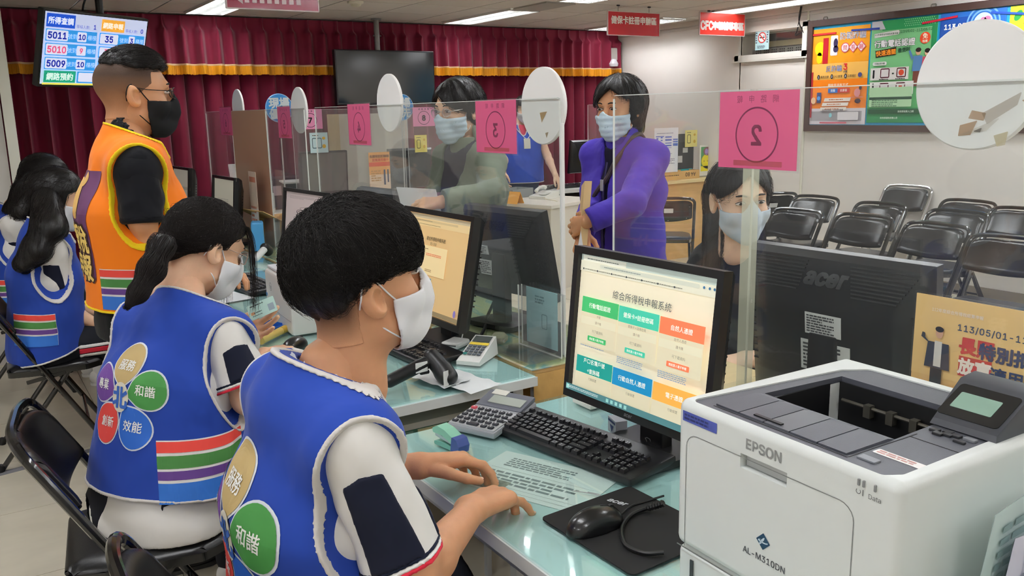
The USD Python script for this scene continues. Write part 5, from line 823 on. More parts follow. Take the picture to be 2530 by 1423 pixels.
p = at_z(1510, 1055, ZD + .02); bxm = thing('tape_box', 'small printed carton with navy triangle behind the keyboard', 'carton', (p[0] + .02, p[1], ZD + .0005), -.3); ob('carton', bx(.03, .05, .038, (0, 0, .019)), mat('#b9bcc4', .5), bxm); ob('print', flat(joined(Polygon([(-.012, .022), (.012, .022), (0, .004)]), S(-.022, .028, .022, .034)), ((-.0152, 0, 0), (0, -1, 0), (0, 0, 1)), .0004), mat('#2f3570', .5), bxm, smooth=False)
p = at_z(1606, 1100, ZD + .01); bc = thing('binder_clip', 'tiny binder clip with yellow tag beside the monitor foot', 'binder clip', (p[0], p[1], ZD + .0005), .3); ob('clip_body', side([(-.012, 0), (.012, 0), (.004, .014), (-.004, .014)], .018), mat('#d9b94c', .4), bc); ob('wire_handle', tube([(0, -.005, .012), (-.012, -.006, .03), (-.014, .0, .033), (-.012, .006, .03), (0, .005, .012)], .0009, 5), mat('#d5d6d8', .25, metal=.8), bc)
p = at_z(1440, 1003, ZD); ob('paper_pad', rb(.05, .08, .012, .002, (p[0] + .02, p[1], ZD + .0068)), mat('#dcdad0', .6), label='little pad of white notes behind the near keyboard', cat='notepad')
# papers and bottle beside the printer
def leaf(y, x, tilt, h, w_, col, label, seed, lean=.0, lines='#8f94a2'):
    t = thing('paper_sheet', label, 'paper', (x, y, ZD + .003)); up = unit(V(.05 + lean, tilt, 1)); u = unit(V(1, -.12, 0)); 
    f = lambda a, b: V(0, 0, 0) + u * ((a - 0) * w_)[..., None] + up * (b * h)[..., None] + V(0, -1, 0) * (.012 * np.sin(a * 5 + seed) * b + .02 * b ** 3 * a)[..., None] + V(0, 0, .05) * (a * b)[..., None]
    m = sheet(f, 12, 12, .0008); ob('paper', m, mat(col, .6), t, smooth=True)
    g = []; 
    for q in polys(greek(.86, .86, 15, seed, .9, cx=.5, cy=.5)): g.append(q)
    v, fc, n = [], [], 0
    for q in g:
        b = q.bounds; a2, b2 = np.array([b[0], b[2], b[2], b[0]]), np.array([b[1], b[1], b[3], b[3]]); pts = f(a2, b2) + np.cross(u, up) * -.0012 * -1 + V(0, -.0014, 0); v.append(pts); fc += [[n, n + 1, n + 2], [n, n + 2, n + 3]]; n += 4
    ob('lettering', trimesh.Trimesh(np.vstack(v), fc, process=False), mat(lines, .6), t, smooth=False); return t
leaf(.519, .965, -.10, .30, .34, '#c9dcd8', 'pale green form leaning on the side of the printer', 3, lines='#8fa9a6'); leaf(.500, .99, -.14, .27, .33, '#d9d7e6', 'lavender form in the middle of the papers leaning on the printer', 5); leaf(.475, 1.02, -.20, .25, .33, '#e9e8ea', 'white handwritten form, front sheet of the papers beside the printer', 8, lines='#6c6f7a')
bo = at_z(2512, 1423, ZD + .10) ; bo = V(1.215, .545, ZD + .001)
bt = thing('water_bottle', 'plastic water bottle with blue label cut by the right edge of the picture', 'bottle', bo)
ob('bottle_body', lathe([(0, 0), (.03, 0), (.0335, .006), (.0335, .16), (.030, .175), (.018, .205), (.0135, .215), (.0135, .232), (0, .232)], 40), custom('pet', {'p': ('principled_bsdf', {'base_color': (.9, .93, .97), 'roughness': .08, 'alpha': .55, 'specular_ior_level': .7})}, [], 'p.BSDF'), bt); ob('cap', lathe([(0, .236), (.014, .236), (.0165, .233), (.0165, .214), (0, .214)], 40), mat('#eff0f2', .35), bt); ob('cap_ring', lathe([(.011, .2375), (.0065, .2375), (.0065, .2365), (.011, .2365)], 32), mat('#2c3fae', .4), bt)
ob('label_band', lathe([(.0340, .02), (.0342, .022), (.0342, .113), (.0340, .115)], 48), mat('#2b4fa8', .35), bt); ob('label_band', lathe([(.0341, .113), (.0343, .114), (.0343, .127), (.0341, .128)], 48), mat('#ecd43c', .35), bt); ob('label_band', lathe([(.0341, .128), (.0343, .129), (.0343, .150), (.0341, .151)], 48), mat('#3a9ab4', .35), bt)
def wrap(g, r, a0, z0):
    m = flat(g, None, 0.0); v, fc = trimesh.remesh.subdivide_to_size(np.array(m.vertices), np.array(m.faces), .006, max_iter=8); a = a0 + v[:, 0] / r; return trimesh.Trimesh(np.c_[r * np.cos(a), r * np.sin(a), z0 + v[:, 1]], fc, process=False)
ob('lettering', wrap(joined(at(latin('RI', .022, 3), 0, .012), at(latin('T', .022, 3), -.003, -.012), at(greek(.02, .014, 4, 3), .03, .0)), .0346, math.radians(215), .075), mat('#eef1f6', .4), bt, smooth=False); ob('lettering', wrap(joined(at(greek(.045, .009, 2, 8), 0, .018), at(greek(.05, .009, 2, 4), .01, .0)), .0347, math.radians(222), .122), mat('#3b3550', .4), bt, smooth=False)
# orange leaflet stand behind the printer
PX = 1.664; lt = thing('leaflet_stand', 'orange tax leaflet standing by the near screen at the right edge of the picture', 'leaflet', (PX, .885, ZD + .001)); PWt, PHt = .29, .388
ob('leaflet', bx(.002, PWt, PHt, (0, 0, PHt / 2)), mat('#efc07a', .35), lt); ob('cover', bx(.002, PWt + .012, PHt + .008, (.003, 0, PHt / 2)), clear, lt); ob('foot', rb(.09, PWt, .004, .001, (.03, 0, .002)), clear, lt); lfr = (V(PX - .0011, .885 + PWt / 2, ZD + .001 + PHt), (0, -1, 0), UP)
printed(lt, lfr, [('band', S(0, -.388, .29, -.30), '#e6dccb'), ('band', S(0, -.17, .29, -.0), '#f3c985'), ('tab', at(rrect(.115, .022, .011), .09, -.028), '#c9463c'), ('lettering', at(text('112年度綜合所得稅結算申報', .0085, 1), .09, -.028), '#fbe9d8'), ('lettering', at(latin('113/05/01-113/05/31', .0175, 1, gap=.06), .20, -.055), '#3a4a6c'),
    ('lettering', at(text('長照', .036, 3), .135, -.09), '#c9403a'), ('lettering', at(text('特別扣除額', .034, 3), .225, -.094), '#2f3f66'), ('panel', S(.102, -.153, .168, -.112), '#cb4038'), ('lettering', at(text('放寬', .034, 3), .135, -.132), '#fff1e4'), ('lettering', at(text('適用條件', .033, 2), .232, -.136), '#2f3f66'),
    ('picture', joined(at(ellp(.008, .011), .058, -.075)), '#d7a488'), ('picture', joined(at(ellp(.009, .006), .058, -.067)), '#2a2326'), ('picture', Polygon([(.035, -.095), (.08, -.095), (.085, -.15), (.03, -.15)]), '#3b3f4e'), ('picture', Polygon([(.05, -.092), (.066, -.092), (.066, -.146), (.05, -.146)]), '#e3ddd6'), ('picture', joined(Polygon([(.035, -.097), (.02, -.088), (.022, -.078), (.028, -.079), (.029, -.088), (.042, -.1)])), '#3b3f4e'), ('picture', S(.045, -.185, .07, -.15), '#2c2e38'),
    ('tab', at(rrect(.30, .046, .02), .155, -.205), '#c9463c'), ('lettering', joined(at(text('納稅義務人、配偶或受扶養親屬符合衛生福利部公告', .0105, 2), .16, -.195), at(text('須長期照顧之身心失能者資格，每人每年定額扣除12萬', .0105, 2), .155, -.213)), '#fdeee0'),
    ('panel', at(rrect(.27, .12, .012), .15, -.315), '#efe8dc'), ('bullet', at(Point(0, 0).buffer(.0125), .035, -.265), '#2f4470'), ('lettering', at(latin('1', .017), .035, -.265), '#f3efe6'), ('lettering', at(text('符合聘僱外籍家庭看護工資格者', .0135, 1), .155, -.275), '#4a5672'), ('tab', at(ellp(.03, .018), .262, -.278), '#c9403a'), ('lettering', at(text('放寬', .02, 2), .262, -.278), '#fff1e4'), ('lettering', at(greek(.2, .03, 3, 6), .15, -.32), '#8a8f9c')])
# ---------------------------------------------------------------- things on the second desk and beyond
kd = unit(V(.12, -1, 0)); keyboard('keyboard', 'black keyboard on the second desk behind the barcode scanner', at_z(1000, 868, ZD) + V(.02, .0, 0), .05, keys=False)
s0, s1, s2 = at_z(1075, 905, ZD + .05), at_z(985, 938, ZD + .035), at_z(1105, 930, ZD + .03)
sc = thing('barcode_scanner', 'black handheld barcode scanner with white labels lying on the second desk', 'barcode scanner', (s0[0], s0[1], ZD + .001)); o = V(s0[0], s0[1], ZD + .001); blk = mat('#141416', .35)
hA, hB = V(s1[0], s1[1], ZD + .03) - o, V(s0[0], s0[1], ZD + .075) - o; nz = V(s2[0], s2[1], ZD + .03) - o
ob('handle', sdfmesh(lambda p: np.maximum(rc(p, hA + unit(hA) * .03, hB, .019, .02), -p[:, 2]), (-.25, -.2, -.005), (.2, .2, .15), .004), blk, sc, smooth=True); hd_ = lambda p: np.maximum(smin(rc(p, hB + V(-.01, 0, .005), hB * .4 + nz * .6, .026, .028), el(p, nz + V(0, 0, .0), (.03, .035, .026)), .02), -p[:, 2]); ob('head', sdfmesh(hd_, (-.12, -.15, -.005), (.2, .15, .14), .004), blk, sc, smooth=True)
ob('trigger', rb(.03, .012, .012, .004, (hA * .3 + hB * .7) + V(0, 0, -.022)), mat('#2c2c2f', .4), sc); m_ = hA * .45 + hB * .55; ob('label_sticker', bx(.04, .001, .03, m_ + V(.0, -.0185, .008), rotz(math.atan2((hB - hA)[1], (hB - hA)[0]))), mat('#e4e4e0', .5), sc); ob('label_sticker', bx(.02, .001, .045, nz + V(-.02, -.03, .005), rotz(.3)), mat('#dcdcd8', .5), sc); ob('cord', tube(spline([hA + unit(hA) * .04, hA + unit(hA) * .09 + V(0, 0, -.01), hA + unit(hA) * .16 + V(0, .03, -.02)], 8), np.where(np.arange(17) % 2, .0065, .0045), 7), blk, sc)
p = at_z(1140, 945, ZD); rc_ = thing('receipt_paper', 'crumpled white receipts under the barcode scanner', 'paper', (p[0], p[1], ZD + .001), .2); ob('sheet', sheet(lambda u, v: np.stack([(u - .5) * .12, (v - .5) * .22, .003 + .006 * meshkit.noise(np.stack([u * 5, v * 8, 0 * u], -1))], -1), 14, 22, .0005), mat('#dfe2e2', .6), rc_, smooth=True); ob('sheet', sheet(lambda u, v: np.stack([(u - .5) * .1 - .04, (v - .5) * .2 + .07, .008 + .006 * meshkit.noise(np.stack([u * 6 + 3, v * 7, 0 * u], -1))], -1), 14, 22, .0005), mat('#d5d9da', .6), rc_, smooth=True)
ck = at_z(1180, 887, ZD); pd = thing('keypad_terminal', 'white payment keypad with yellow strip on the second desk', 'keypad', (ck[0], ck[1], ZD + .0005), .62)       # local x away
KT = roty(-.30); kt = lambda m: trimesh.Trimesh(np.asarray(as_tm(m).vertices) @ KT.T + V(0, 0, .034), as_tm(m).faces, process=False)
ob('case', manifold3d.Manifold.hull_points(np.array([(-.075, y, z) for y in (-.04, .04) for z in (0, .012)] + [(.075, y, 0) for y in (-.04, .04)] + [(.07, y, .06) for y in (-.037, .037)] + [(-.07, y, .016) for y in (-.037, .037)])), mat('#dedfda', .4), pd)
ob('display', kt(rb(.034, .06, .002, .001, (.048, 0, .007))), mat('#4a5250', .2), pd); ob('yellow_strip', kt(bx(.014, .066, .001, (.020, 0, .0065))), mat('#ecd03e', .4), pd)
for r_ in range(4):
    for c_ in range(4): ob('key', kt(rb(.010, .0125, .004, .0015, (.004 - .0155 * r_, .024 - .016 * c_, .0075))), mat('#2f7d78' if (r_, c_) == (3, 0) else '#5a5f66', .4), pd)
p = at_z(1130, 862, ZD); cr = thing('card_reader', 'small white smart card reader beside the payment keypad', 'card reader', (p[0] + .01, p[1] + .03, ZD + .0005), .5); ob('body', rb(.085, .07, .022, .009, (0, 0, .0115)), mat('#d5d6d2', .4), cr); ob('slot', bx(.004, .055, .004, (-.042, 0, .014)), mat('#4c4d4c', .5), cr); ob('cord', tube(spline([(.04, 0, .015), (.06, .01, .04), (.05, .05, .06), (.09, .1, .01), (.05, .2, .002)], 6), .0022, 6), mat('#e3e4e0', .5), cr)
# the box of paper on the floor shelf, cables under the second desk
yb = thing('paper_carton', 'white carton with dark green YFY A4 band under the second desk', 'carton', (1.17, 2.36, .36)); ob('box', bx(.30, .22, .24, (0, 0, .12)), mat('#cfcdc4', .6), yb); ob('band', bx(.302, .222, .10, (0, 0, .17)), mat('#1f5c46', .5), yb); ob('lettering', flat(joined(at(latin('A4', .045, 2), -.045, .175), at(latin('YFY', .06, 2), .085, .172), at(Point(0, 0).buffer(.02).difference(Point(0, 0).buffer(.01)), .015, .172), at(greek(.05, .03, 3, 2), -.11, .17)), ((0, -.1112, 0), (1, 0, 0), (0, 0, 1)), .0004), mat('#dfe9e2', .5), yb, smooth=False)
sh_ = thing('under_shelf', 'low grey shelf under the second desk holding the paper carton', 'shelf', (1.17, 2.4, 0)); ob('board', rb(.36, .5, .02, .003, (0, .1, .3495)), steel, sh_)
for sx in (-1, 1):
    for sy in (-1, 1): ob('leg', rb(.02, .02, .339, .003, (sx * .16, .1 + sy * .23, .1695)), steel, sh_)
ca_ = thing('desk_cables', 'black cables hanging behind the second desk', 'cable', (1.36, 2.12, .1)); 
for k in range(4): ob('cord', tube(spline([(1.33 + .02 * k, 2.1 + .03 * k, ZD - .05), (1.35, 2.12 + .02 * k, .55), (1.30 + .04 * k, 2.1, .3), (1.36, 2.15, .06)], 6), .006, 6), mat('#151515', .5), ca_, world=True)
mc = thing('monitor_cable', 'black cable hanging from the leaning monitor back to the visitor table', 'cable', (1.62, 2.68, ZD)); p0, p1, p2_, p3_ = at_x(1232, 690, 1.66), at_x(1222, 740, 1.66), at_z(1198, 810, ZD + .01), at_z(1175, 850, ZD + .02); ob('cord', tube(spline([p0, p1, at_x(1205, 780, 1.63), p2_, p3_], 8), .006, 8), mat('#0f0f11', .45), mc, world=True)
p = at_z(1230, 985 - 140, ZD); gb = ob('glass_weight', lathe([(0, 0), (.02, 0), (.03, .01), (.03, .022), (.018, .034), (0, .038)], 24, (1.50, 2.44, ZD + .001)), custom('dome', {'p': ('principled_bsdf', {'base_color': (.75, .74, .6), 'roughness': .03, 'transmission_weight': .8, 'ior': 1.45})}, [], 'p.BSDF'), label='small clear glass dome beside the cable on the visitor table', cat='paperweight')
# third desk: white printer, its sticker, keyboard, mouse, card stand, blue tray, glue
hp0 = at_z(668, 790, ZD); hp = thing('small_printer', 'small white laser printer beyond the head of the boy, beside the keyboard', 'printer', (hp0[0] + .17, hp0[1] + .0, ZD + .0005), -.06)
hpm = mat('#e4e4e0', .4); ob('body', rb(.34, .36, .20, .014, (0, -.15, .10)), hpm, hp); ob('top_lid', rb(.32, .34, .012, .005, (0, -.15, .207)), mat('#d4d8dc', .4), hp); ob('logo', flat(joined(Point(0, 0).buffer(.016).difference(Point(0, 0).buffer(.0135)), at(latin('hp', .018, 2, slant=.2), 0, 0)), ((-.1702, -.06, .14), (0, -1, 0), (0, 0, 1)), .0005), mat('#8f9296', .4), hp, smooth=False); ob('sticker', bx(.001, .02, .012, (-.1706, .01, .10)), mat('#3c7fc0', .4), hp); ob('seam', bx(.001, .35, .002, (-.1703, -.15, .055)), mat('#9a9b98', .5), hp)
keyboard('keyboard', 'black keyboard in front of the ponytailed girl, left of the small white printer', at_z(608, 712, ZD) + V(.02, .02, 0), .06, keys=False)
mo2 = at_z(728, 850, ZD + .015); mouse('black mouse under the right hand of the ponytailed girl', mo2, .55, z=ZD + .0005)
p = at_z(700, 800, ZD); cs = thing('stamp_holder', 'dark acrylic stand with a red seal card leaning by the small printer', 'card stand', (p[0] + .02, p[1] + .07, ZD + .0005), .5); ob('wedge', prism(Polygon([(-.03, 0), (.04, 0), (.02, .07), (.012, .07)]), .07, ((0, .035, 0), (1, 0, 0), (0, 0, 1))), mat('#4c4f57', .3), cs); ob('card', bx(.001, .05, .062, (-.012, 0, .035), roty(.54)), mat('#7c3b42', .4), cs)
p = at_z(655, 822, ZD); tr = thing('blue_tray', 'bright blue plastic tray under the hands of the ponytailed girl', 'tray', (p[0] + .02, p[1] + .02, ZD + .0005), .3); ob('tray', man(rb(.09, .12, .025, .004, (0, 0, .0125))) - man(bx(.082, .112, .03, (0, 0, .02))), mat('#2560b8', .4), tr)
g0, g1 = at_z(645, 842, ZD + .016), at_z(705, 812, ZD + .016); gl = thing('glue_tube', 'yellow glue tube lying in front of the girl with the ponytail', 'glue', (g0[0], g0[1], ZD + .001)); oo = V(g0[0], g0[1], ZD + .001); ob('tube_body', tube([g0 - oo, g0 - oo + (g1 - g0) * .8], .014, 14), mat('#d9c06a', .45), gl); ob('cap', tube([g0 - oo + (g1 - g0) * .8, g1 - oo], .0145, 14), mat('#c4a23c', .4), gl); ob('cap_end', tube([g1 - oo, g1 - oo + unit(g1 - g0) * .002], .010, 12), mat('#4a3a18', .4), gl)
p = at_z(560, 735, ZD); nt = ob('note_paper', bx(.16, .22, .001, (p[0], p[1], ZD + .0012), rotz(.2)), mat('#e3e6e8', .6), label='loose white paper beside the keyboard of the ponytailed girl', cat='paper')
p = at_z(648, 640, ZD); s2_ = thing('barcode_scanner', 'white and black handheld scanner on the far desk behind the hair of the girl', 'barcode scanner', (p[0], p[1], ZD + .001), .9); ob('handle', sdfmesh(lambda q: np.maximum(rc(q, (-.08, 0, .018), (.05, 0, .05), .018, .02), -q[:, 2]), (-.13, -.05, -.005), (.12, .05, .1), .004), mat('#e3e3e0', .4), s2_, smooth=True); ob('head', sdfmesh(lambda q: np.maximum(rc(q, (.05, 0, .055), (.09, 0, .03), .027, .03), -q[:, 2]), (.0, -.05, -.005), (.15, .05, .11), .004), blk, s2_, smooth=True)
p = at_z(640, 618, ZD); cn = thing('tissue_pack', 'light blue packet with white lettering standing on the far desk', 'packet', (p[0], p[1], ZD + .0005), -.3); ob('packet', rb(.07, .12, .17, .012, (0, 0, .085)), mat('#4f9fd4', .4), cn); ob('lettering', flat(joined(at(text('衛生紙', .03, 2), 0, .06), at(greek(.09, .02, 2, 3), 0, .1)), ((-.0352, 0, 0), (0, -1, 0), (0, 0, 1)), .0005), mat('#eef4f8', .4), cn, smooth=False)
p = at_z(680, 606, ZD); cw = thing('tissue_pack', 'grey printed packet beside the light blue one on the far desk', 'packet', (p[0] + .03, p[1] + .0, ZD + .0005), -.3); ob('packet', rb(.07, .11, .15, .01, (0, 0, .075)), mat('#a9a497', .5), cw); ob('lettering', flat(joined(at(text('誠信心', .032, 2), 0, .04), at(text('服務', .03, 1), 0, .10)), ((-.0352, 0, 0), (0, -1, 0), (0, 0, 1)), .0005), mat('#3b3a38', .5), cw, smooth=False)
p = at_z(672, 548, ZD); cbx = thing('open_carton', 'open brown cardboard box on the far visitor table', 'carton', (1.72, 5.3, ZD + .0005), .2); ob('box', man(bx(.26, .34, .16, (0, 0, .08))) - man(bx(.252, .332, .17, (0, 0, .092))), mat('#cfa468', .7), cbx); ob('flap', bx(.14, .33, .004, (-.19, 0, .19), roty(.5)), mat('#d8b074', .7), cbx)
p = at_x(636, 430, 1.5); lf_ = thing('leaflet_strip', 'tall narrow peach leaflet standing between the far screens', 'leaflet', (1.50, at_x(628, 500, 1.5)[1], ZD + .0005)); hh_ = at_x(628, 425, 1.5)[2] - ZD; ob('sheet', bx(.002, .15, hh_, (0, 0, hh_ / 2)), mat('#ddc4ae', .5), lf_); ob('print', flat(joined(at(greek(.12, hh_ * .5, 9, 3), 0, hh_ * .3), S(-.06, hh_ * .86, .06, hh_ * .93)), ((-.0012, 0, 0), (0, -1, 0), (0, 0, 1)), .0004), mat('#c0765c', .5), lf_, smooth=False); ob('print', flat(at(S(-.075, 0, .075, hh_ * .42), 0, hh_ * .1), ((-.0012, 0, 0), (0, -1, 0), (0, 0, 1)), .0002), mat('#d9d6d2', .5), lf_, smooth=False)
# ---------------------------------------------------------------- people: heads in their own frame (x forward, y left, z up, origin between the ears)
SK = {'fair': '#e3b594', 'tan': '#d39b74', 'pale': '#edc4a6'}
skin = lambda c: mat(c, 0.48, spec=0.35, sss=0.12, var=0.04, vscale=30, bump=0.03, bscale=400)
def face_d(q, soft=0.02):
    d = smin(el(q, (-.008, 0, .045), (.098, .077, .083)), el(q, (.028, 0, -.012), (.064, .064, .098)), 0.03)
    for s in (-1, 1): d = smin(d, rc(q, (.018, s * .046, -.058), (.070, 0, -.088), .023, .022), 0.02); d = smin(d, el(q, (.058, s * .04, -.022), (.03, .026, .028)), 0.02)
    return smin(d, rc(q, (.086, -.03, .037), (.086, .03, .037), .012, .012), soft)
def head_d(q):
    d = face_d(q); d = smin(d, rc(q, (.094, 0, .026), (.111, 0, -.014), .007, .012), .012)
    for s in (-1, 1):
        d = smin(d, el(q, (.102, s * .012, -.018), (.011, .009, .009)), .008); d = smax(d, -el(q, (.104, s * .032, .018), (.017, .021, .012)), .012)
    d = smin(d, rc(q, (.093, -.017, -.056), (.093, .017, -.056), .006, .006), .01); d = smin(d, rc(q, (.091, -.014, -.066), (.091, .014, -.066), .007, .007), .008)
    R = roty(-.22)
    for s in (-1, 1):
        e = el(q, (-.012, s * .084, .002), (.021, .012, .034), R @ rotz(s * .45)); e = smax(e, -el(q, (-.003, s * .104, .002), (.0135, .021, .023), R), .0025); d = smin(d, e, .006)
    return d
def neck_d(q, back=.055): return rc(q, (-.022, 0, -.03), (-.045, 0, -.16), .054, .058)
def spot_on(f, x, s, z, off): return march(lambda p: f(p) - off, np.array([[x, s * .16, z]]), V(0, -s, 0), .3)[0]
def mask_parts(kind):
    """Face mask in the head frame: list of (part name, mesh, colour, rough)."""
    def base(q):
        d = smin(face_d(q, .03), rc(q, (.100, 0, -.008), (.098, 0, -.075), .010, .012), .03)
        return smin(d, rc(q, (.108, 0, -.02), (.105, 0, -.055), .006, .01), .04) if kind == 'surgical' else smin(d, rc(q, (.111, 0, -.026), (.111, 0, -.04), .010, .012), .03)
    top = lambda q: (.008 - 2.3 * np.abs(q[:, 1]) * (np.abs(q[:, 1]) < .02) - (np.abs(q[:, 1]) >= .02) * (.046 + .0 * q[:, 1]) + .0) 
    def f(q):
        y = np.abs(q[:, 1]); zt = np.where(y < .030, (.030 - 1.37 * y) if kind != 'surgical' else (.012 - .77 * y), -.011 + .02 * (y - .028)); d = base(q); pl = 0.0012 * np.sin(q[:, 2] * 260) if kind == 'surgical' else 0.0
        x0 = .026 if kind != 'surgical' else .03
        return np.maximum.reduce([d - .008 - pl, -(d - .0035), q[:, 2] - zt, x0 - q[:, 0] + .25 * np.clip(-.06 - q[:, 2], 0, 1), -.121 - q[:, 2]])
    m = sdfmesh(f, (.0, -.095, -.13), (.14, .095, .03), .0027, reach=1.5)
    col = {'surgical': '#cfe3ee', 'white': '#f1f1f3', 'black': '#1b1c1e', 'greyblue': '#c3d0dc'}[kind if kind in ('surgical', 'white', 'black') else 'greyblue']
    out = [('mask', soften(m, 3), col)]
    for s in (-1, 1):
        pts = [spot_on(head_d, x, s, z, .0012) for x, z in ((.034, -.014), (.018, .006), (.002, .028), (-.012, .037), (-.026, .03), (-.032, .008), (-.026, -.02), (-.012, -.036), (.012, -.062), (.034, -.082))]
        out.append(('ear_loop', tube(spline(pts, 4), .0016, 6), col if kind == 'black' else '#f3f3f4'))
    return out
MASKS = {}
HEADS = {}
def head_mesh(h=.0034):
    if h not in HEADS: HEADS[h] = sdfmesh(lambda q: smin(head_d(q), neck_d(q), .03), (-.14, -.12, -.24), (.15, .12, .15), h)
    return HEADS[h]
class HeadFrame:
    def __init__(s, c, psi, pitch=0.0, roll=0.0, k=1.0):
        s.c, s.k = V(c), k; s.R = rotz(psi) @ roty(pitch) @ rotx(roll)
    def w(s, m): m = as_tm(m).copy(); m.vertices = (np.asarray(m.vertices) * s.k) @ s.R.T + s.c; return m
    def p(s, *q): return s.R @ (V(*q) * s.k) + s.c
    def q(s, p): return ((p - s.c) @ s.R) / s.k
def face_parts(root, F, glasses=None, brow=True):
    for s in (-1, 1):
        e = trimesh.creation.icosphere(3, 1.0); v = np.array(e.vertices); col = np.where((np.hypot(v[:, 1] * .0145, v[:, 2] * .0075) < .0062)[:, None] & (v[:, :1] > 0), V(.012, .008, .006), V(.75, .70, .66)); e.vertices = v * V(.010, .0150, .0054) + V(.0885, s * .0315, .0165)
        ob('eye', F.w(e), attr_mat('eye', .15), root, world=True, tone=col)
        ob('eyelashes', F.w(tube(spline([(.0905, s * .0155, .0165), (.0985, s * .024, .0232), (.0975, s * .036, .0238), (.088, s * .047, .0175)], 5), .0013, 6)), mat('#17110f', .5), root, world=True)
        if brow: ob('eyebrow', F.w(tube(spline([(.0985, s * .014, .0385), (.0985, s * .028, .0425), (.090, s * .046, .040)], 5), [.0028] * 5 + [.0032] * 4 + [.0022] * 2, 6)), mat('#241b18', .7), root, world=True)
    if glasses:
        gm = mat(glasses, .3, metal=.3); fr = []
        for s in (-1, 1): fr.append(tube([(.113 - .012 * abs(math.cos(a)) * (math.cos(a) * s < 0 or 1), s * .033 + .024 * math.cos(a), .014 + .0165 * math.sin(a)) for a in np.linspace(0, 2 * PI, 25)[:-1]], .0014, 6, closed=True)); ob('lens', F.w(prism(ellp(.0235, .016), .001, ((.104, s * .033, .014), (0, 1, 0), (0, 0, 1)))), pane_mat((.93, .95, .97), .03), root, world=True)
        fr.append(tube(spline([(.105, -.01, .018), (.117, 0, .021), (.105, .01, .018)], 4), .0013, 6))
        for s in (-1, 1): fr.append(tube(spline([(.104, s * .056, .019), (.085, s * .070, .020), (.03, s * .0815, .022), (-.005, s * .0835, .026), (-.03, s * .081, .012)], 5), .0014, 6))
        ob('glasses', F.w(trimesh.util.concatenate(fr)), gm, root, world=True)
def wear_mask(root, F, kind, label=None):
    if kind not in MASKS: MASKS[kind] = mask_parts(kind)
    for n, m, c in MASKS[kind]: ob(n, F.w(m), mat(c, .75, spec=.2, bump=.03, bscale=300), root, world=True, label=label if n == 'mask' else None, smooth=True)
def strands(root, lines, w, col, name='hair_strands'):
    """Hair: many thin curves in one part. lines: arrays of points in world coordinates."""
    loc, R = FRAME['/'.join(root.split('/')[:3])]; path = fresh(root, name); c = UsdGeom.BasisCurves.Define(stage, path)
    pts = np.vstack(lines); pts = (pts - loc) @ R; c.CreateTypeAttr('linear'); c.CreateCurveVertexCountsAttr([len(l) for l in lines]); c.CreatePointsAttr(Vt.Vec3fArray.FromNumpy(pts.astype(np.float32)))
    ws = np.concatenate([np.linspace(1, .35, len(l)) * w for l in lines]); c.CreateWidthsAttr(Vt.FloatArray.FromNumpy(ws.astype(np.float32))); c.SetWidthsInterpolation('vertex')
    UsdShade.MaterialBindingAPI.Apply(c.GetPrim()).Bind(mat(col, .55, spec=.22)); tag(path, kind='stuff'); return path
def comb(f, starts, flow, n=9, step=.012, off=.001, seed=1, rand=.25):
    """Strands that run over the hair surface f from the starts, along flow(p) made tangent to the surface."""
    rnd = np.random.RandomState(seed); p = np.array(starts, float); out = [p.copy()]; jit = rnd.normal(0, rand, p.shape); lift = off * (0.2 + 1.6 * rnd.rand(len(p))); L = step * (0.6 + .8 * rnd.rand(len(p)))
    for _ in range(n):
        e = 1e-3; g = np.stack([f(p + V(e, 0, 0)) - f(p - V(e, 0, 0)), f(p + V(0, e, 0)) - f(p - V(0, e, 0)), f(p + V(0, 0, e)) - f(p - V(0, 0, e))], 1); g /= np.linalg.norm(g, axis=1, keepdims=True) + 1e-9
        d = flow(p) + jit; d /= np.linalg.norm(d, axis=1, keepdims=True) + 1e-9; d = d - g * (d * g).sum(1, keepdims=True) * .92; p = p + d * L[:, None]; p = p - g * (f(p) - lift)[:, None] * .8; out.append(p.copy())
    return list(np.stack(out, 1))
def scatter_on(f, n, lo, hi, seed, keep=lambda p: np.ones(len(p), bool)):
    rnd = np.random.RandomState(seed); c = (V(lo) + V(hi)) / 2; d = rnd.normal(size=(n * 3, 3)); d /= np.linalg.norm(d, axis=1, keepdims=True); p = march(f, c + d * np.linalg.norm(V(hi) - V(lo)) * .6, -d, np.linalg.norm(V(hi) - V(lo)), 40); p = p[(np.abs(f(p)) < .004)]; p = p[keep(p)]; return p[:n]

